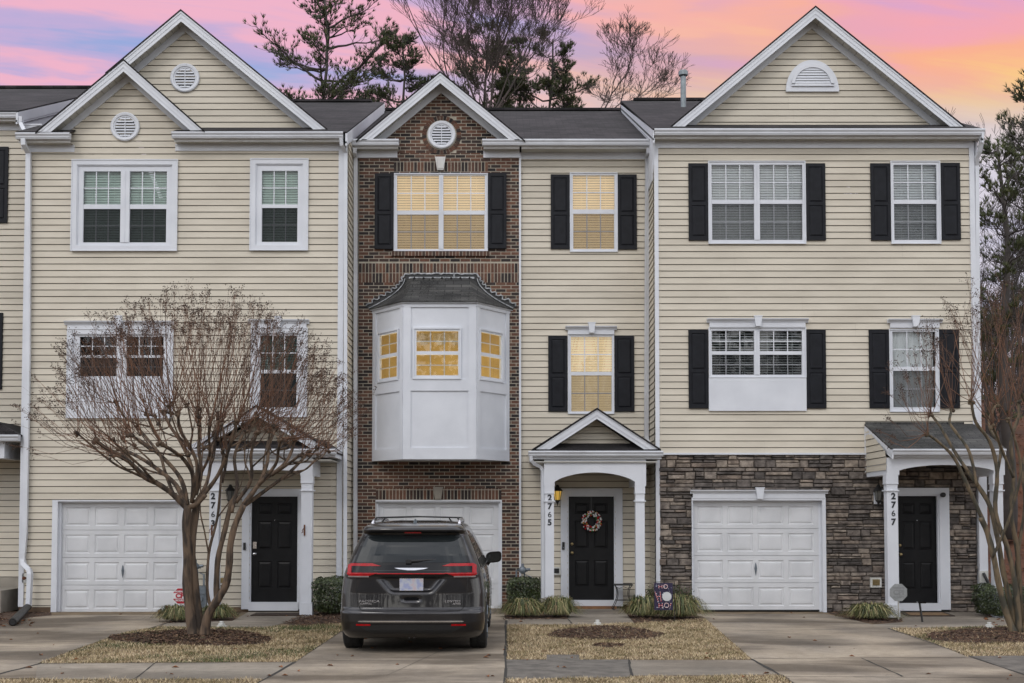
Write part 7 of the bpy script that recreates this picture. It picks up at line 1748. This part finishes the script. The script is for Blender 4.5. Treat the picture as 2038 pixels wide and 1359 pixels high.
m = MB(); m.tube([(a0.x + .05, -.44, a0.z * .38), (a1.x - .05, -.44, a0.z * .38)], .006, 5); m.tube([(a0.x + .05, -.2, a0.z * .38), (a1.x - .05, -.2, a0.z * .38)], .006, 5); m.tube([(a0.x + .02, -.44, a0.z - .03), (a0.x + .1, -.44, a0.z - .07), ((a0.x + a1.x) / 2, -.44, a0.z - .03), (a1.x - .1, -.44, a0.z - .07), (a1.x - .02, -.44, a0.z - .03)], .005, 5); m.build('stretcher', 'black_plastic', t)
# door mats
def dmat(r, label, m1='doormat', m2='doormat_tan', skew=.0):
    P = [G(x, y) for x, y in r]; cx = sum(p.x for p in P) / 4; cy = sum(p.y for p in P) / 4; t = thing('doormat', (cx, cy, 0), label, 'doormat'); m = MB(); m.plan([(p.x, p.y) for p in P], .005, .018); m.build('rubber_border', m1, t)
    k = MB(); k.plan([(cx + (p.x - cx) * .84, cy + (p.y - cy) * .78) for p in P], .012, .022); k.build('coir_field', m2, t)
dmat([(498, 1226), (604, 1226), (598, 1221), (510, 1221)], 'dark brown doormat at the 2763 threshold', 'doormat', 'doormat')
dmat([(1806, 1227), (1901, 1227), (1880, 1220), (1792, 1220)], 'black and tan doormat at the 2767 threshold')
# garden flag
Yf = -3.0; X0, X1, Z0, Z1 = RC((1302, 1160, 1339, 1214), Yf); cx = (X0 + X1) / 2
t = thing('garden_flag', (X1, Yf, 0), 'navy garden flag with candy striped HO HO HO lettering in the grass clumps', 'garden flag')
m = MB(); N_ = 14
for i in range(N_):
    xa, xb = X0 + (X1 - X0) * i / N_, X0 + (X1 - X0) * (i + 1) / N_; ya, yb_ = Yf + .006 * math.sin(i * .9), Yf + .006 * math.sin((i + 1) * .9)
    m.q((xa, ya, Z0), (xb, yb_, Z0), (xb, yb_, Z1), (xa, ya, Z1)); m.q((xa, ya + .002, Z0), (xa, ya + .002, Z1), (xb, yb_ + .002, Z1), (xb, yb_ + .002, Z0))
fl = m.build('flag_cloth', 'flag', t); w = X1 - X0; h = Z1 - Z0
dots = MB(); rs = random.Random(4)
for i in range(46):
    x, z = X0 + w * rs.uniform(.05, .95), Z0 + h * rs.uniform(.04, .96); r_ = rs.choice((.0035, .005, .009)); dots.lathe([(r_, 0), (r_, -.0015)], (x, Yf - .0085, z), 8, 'y')
dots.build('snow_dots', 'flag_dot', fl)
def candy(parts_, th=.011):
    a_, b_2 = MB(), MB()
    for pts in parts_:
        for (p, q_) in zip(pts, pts[1:]):
            p, q_ = Vector(p), Vector(q_); L2 = (q_ - p).length; n3 = max(1, int(L2 / .016))
            for k in range(n3):
                u0, u1 = p.lerp(q_, k / n3), p.lerp(q_, (k + 1) / n3); (a_ if k % 2 else b_2).tube([(X0 + u0.x, Yf - .0095, Z0 + u0.y), (X0 + u1.x, Yf - .0095, Z0 + u1.y)], th, 5)
    a_.build('lettering', 'candy_red', fl); b_2.build('lettering', 'candy', fl)
def Hh(x, z, ww, hh, sl=0): return [[(x + sl, z + hh), (x, z)][::1], [(x + ww + sl * .3, z + hh), (x + ww, z)], [(x + sl * .5, z + hh * .5), (x + ww, z + hh * .52)]]
def Oo(x, z, r_): return [[(x + r_ * math.cos(2 * math.pi * k / 14), z + r_ * math.sin(2 * math.pi * k / 14)) for k in range(15)]]
candy(Hh(w * .25, h * .80, w * .17, h * .13) + Oo(w * .61, h * .865, w * .105) + Hh(w * .22, h * .32, w * .15, h * .36, -.06) + Hh(w * .25, h * .08, w * .18, h * .18) + Oo(w * .66, h * .175, w * .12) + [[(w * .90, h * .26), (w * .86, h * .14)], [(w * .85, h * .09), (w * .845, h * .075)]], .0065)
dk = MB(); dk.lathe([(w * .25, 0), (w * .25, -.002), (w * .02, -.0025)], (X0 + w * .68, Yf - .009, Z0 + h * .50), 22, 'y'); dk.build('round_patch', 'flag_cream', fl)
m = MB(); m.tube([(X1 + .03, Yf + .01, 0), (X1 + .03, Yf + .01, Z1 + .03), (X0 - .01, Yf + .01, Z1 + .012)], .007, 6); m.build('pole', 'black_plastic', t)
# security signs
def sign(name, cx, cy, rpx, Ys, colp, ring, txtm, label, post_to, words_, lean=0):
    c = W(cx, cy, Ys); r_ = abs(W(cx + rpx, cy, Ys).x - c.x); t = thing(name, (c.x, Ys, 0), label, 'yard sign')
    def octo(k): return [(c.x + r_ * k * math.cos(math.pi / 8 + math.pi / 4 * i), c.z + r_ * k * math.sin(math.pi / 8 + math.pi / 4 * i)) for i in range(8)]
    m = MB(); m.prism(octo(1.0), Ys - .008, Ys + .002); o = m.build('sign_panel', ring, t); m = MB(); m.prism(octo(.93), Ys - .010, Ys - .0085); m.build('sign_face', colp, o)
    if words_:
        m = MB(); m.box(c.x - r_ * .90, c.x + r_ * .90, Ys - .0118, Ys - .0105, c.z - r_ * .31, c.z + r_ * .33); m.build('sign_band', ring, o)
        text(o, 'lettering', 'CPI', (c.x, Ys - .0135, c.z + r_ * .0), r_ * .72, 'sign_red' if colp == 'sign_red' else 'sign_grey_dark', thick=.006, ext=.001, sx=1.1)
        text(o, 'lettering', 'WARNING', (c.x, Ys - .0125, c.z + r_ * .50), r_ * .27, txtm, thick=.0015, ext=.001); text(o, 'lettering', 'SECURITY', (c.x, Ys - .0125, c.z - r_ * .50), r_ * .27, txtm, thick=.0015, ext=.001)
    m = MB(); m.box(c.x - .012, c.x + .012, Ys + .003, Ys + .012, -.02, c.z - r_ * .2); m.build('post', 'sign_post', t)
    return t
sign('security_sign', 360, 1186, 17.5, -2.6, 'sign_red', 'sign_white', 'sign_white', 'red octagonal security sign partly hidden by the big tree trunk', 0, True)
sign('security_sign', 1788, 1179, 18.5, -2.75, 'sign_grey', 'sign_grey', 'sign_grey_dark', 'faded grey octagonal security sign before the 2767 porch post', 0, True)
# solar path light
b = G(1836, 1238); t = thing('solar_light', (b.x, b.y, 0), 'black solar stake light leaning in front of the 2767 doormat', 'garden light'); tp_ = W(1830, 1199, b.y)
m = MB(); m.tube([(b.x, b.y, 0), tuple(tp_)], .018, 6); m.build('stake', 'black_plastic', t); m = MB(); m.plan([(tp_.x - .05, tp_.y - .07), (tp_.x + .09, tp_.y - .07), (tp_.x + .11, tp_.y + .06), (tp_.x - .03, tp_.y + .06)], tp_.z - .01, tp_.z + .015); m.build('solar_panel', 'van_gloss_black', t)
# cleanout caps
for (x, y, lab) in ((441, 1247, 'white drain cleanout cap in the mulch right of the big tree'), (1189, 1244, 'white drain cleanout cap on the lawn in front of 2765'), (1969, 1249, 'white drain cleanout cap by the right hand tree')):
    p = G(x, y); t = thing('cleanout_cap', (p.x, p.y, 0), lab, 'drain cap', 'white drain caps in the lawns'); m = MB(); m.lathe([(.06, 0), (.06, .045), (.05, .05)], (p.x, p.y, 0), 14); m.build('pipe_collar', 'white_plastic', t); m = MB(); m.lathe([(.035, .05), (.035, .085), (.03, .09)], (p.x, p.y, 0), 6); m.lathe([(.095, .0), (.095, .012), (.06, .014)], (p.x, p.y, .002), 12); m.build('plug', 'white_plastic', t)
# drain pipe, meters, squirrel stakes
p0 = W(56, 1207, YL - .12); p1 = G(25, 1238, .07); t = thing('drain_pipe', (p1.x, p1.y, 0), 'black corrugated drain pipe lying at the foot of the left downspout', 'drain pipe'); m = MB(); P = [p0 + (p1 - p0) * (k / 40) for k in range(41)]; m.tube(P, [.062 + .008 * (k % 2) for k in range(41)], 14, cap=False); m.tube([P[-1], P[-4]], .052, 14); m.build('corrugated_tube', 'black_plastic', t)
q_ = W(392, 1218, YL - .2); gasmeter('gas_meter', q_.x + .03, YL - .22, h=.90, label='grey gas meter between the 2763 garage and porch')
q_ = W(1046, 1200, -.2); gasmeter('gas_meter', q_.x, -.32, h=.80, label='grey gas meter pipework behind the shrub left of 2765')
for (x, y0, y1, lab) in ((331, 1205, 1219, 'rusty squirrel shaped garden stake in front of the left garage'), (318, 1212, 1219, 'small rusty leaf shaped stake left of the squirrel stake')):
    Ys = -3.0; s = W(x, y1, Ys); e = W(x, y0, Ys); h = e.z - s.z; t = thing('garden_stake', (s.x, Ys, 0), lab, 'garden stake'); m = MB(); m.prism([(s.x - .02, s.z - .02), (s.x + .02, s.z - .02), (s.x + .035, s.z + h * .4), (s.x + .02, s.z + h * .62), (s.x + .045, s.z + h * .72), (s.x + .035, s.z + h * .9), (s.x + .01, s.z + h), (s.x - .01, s.z + h * .8), (s.x - .04, s.z + h * .45)], Ys - .004, Ys); m.build('figure', 'rust', t)
    m = MB(); m.tube([(s.x, Ys - .002, 0), (s.x, Ys - .002, s.z)], .004, 4); m.build('rod', 'rust', t)
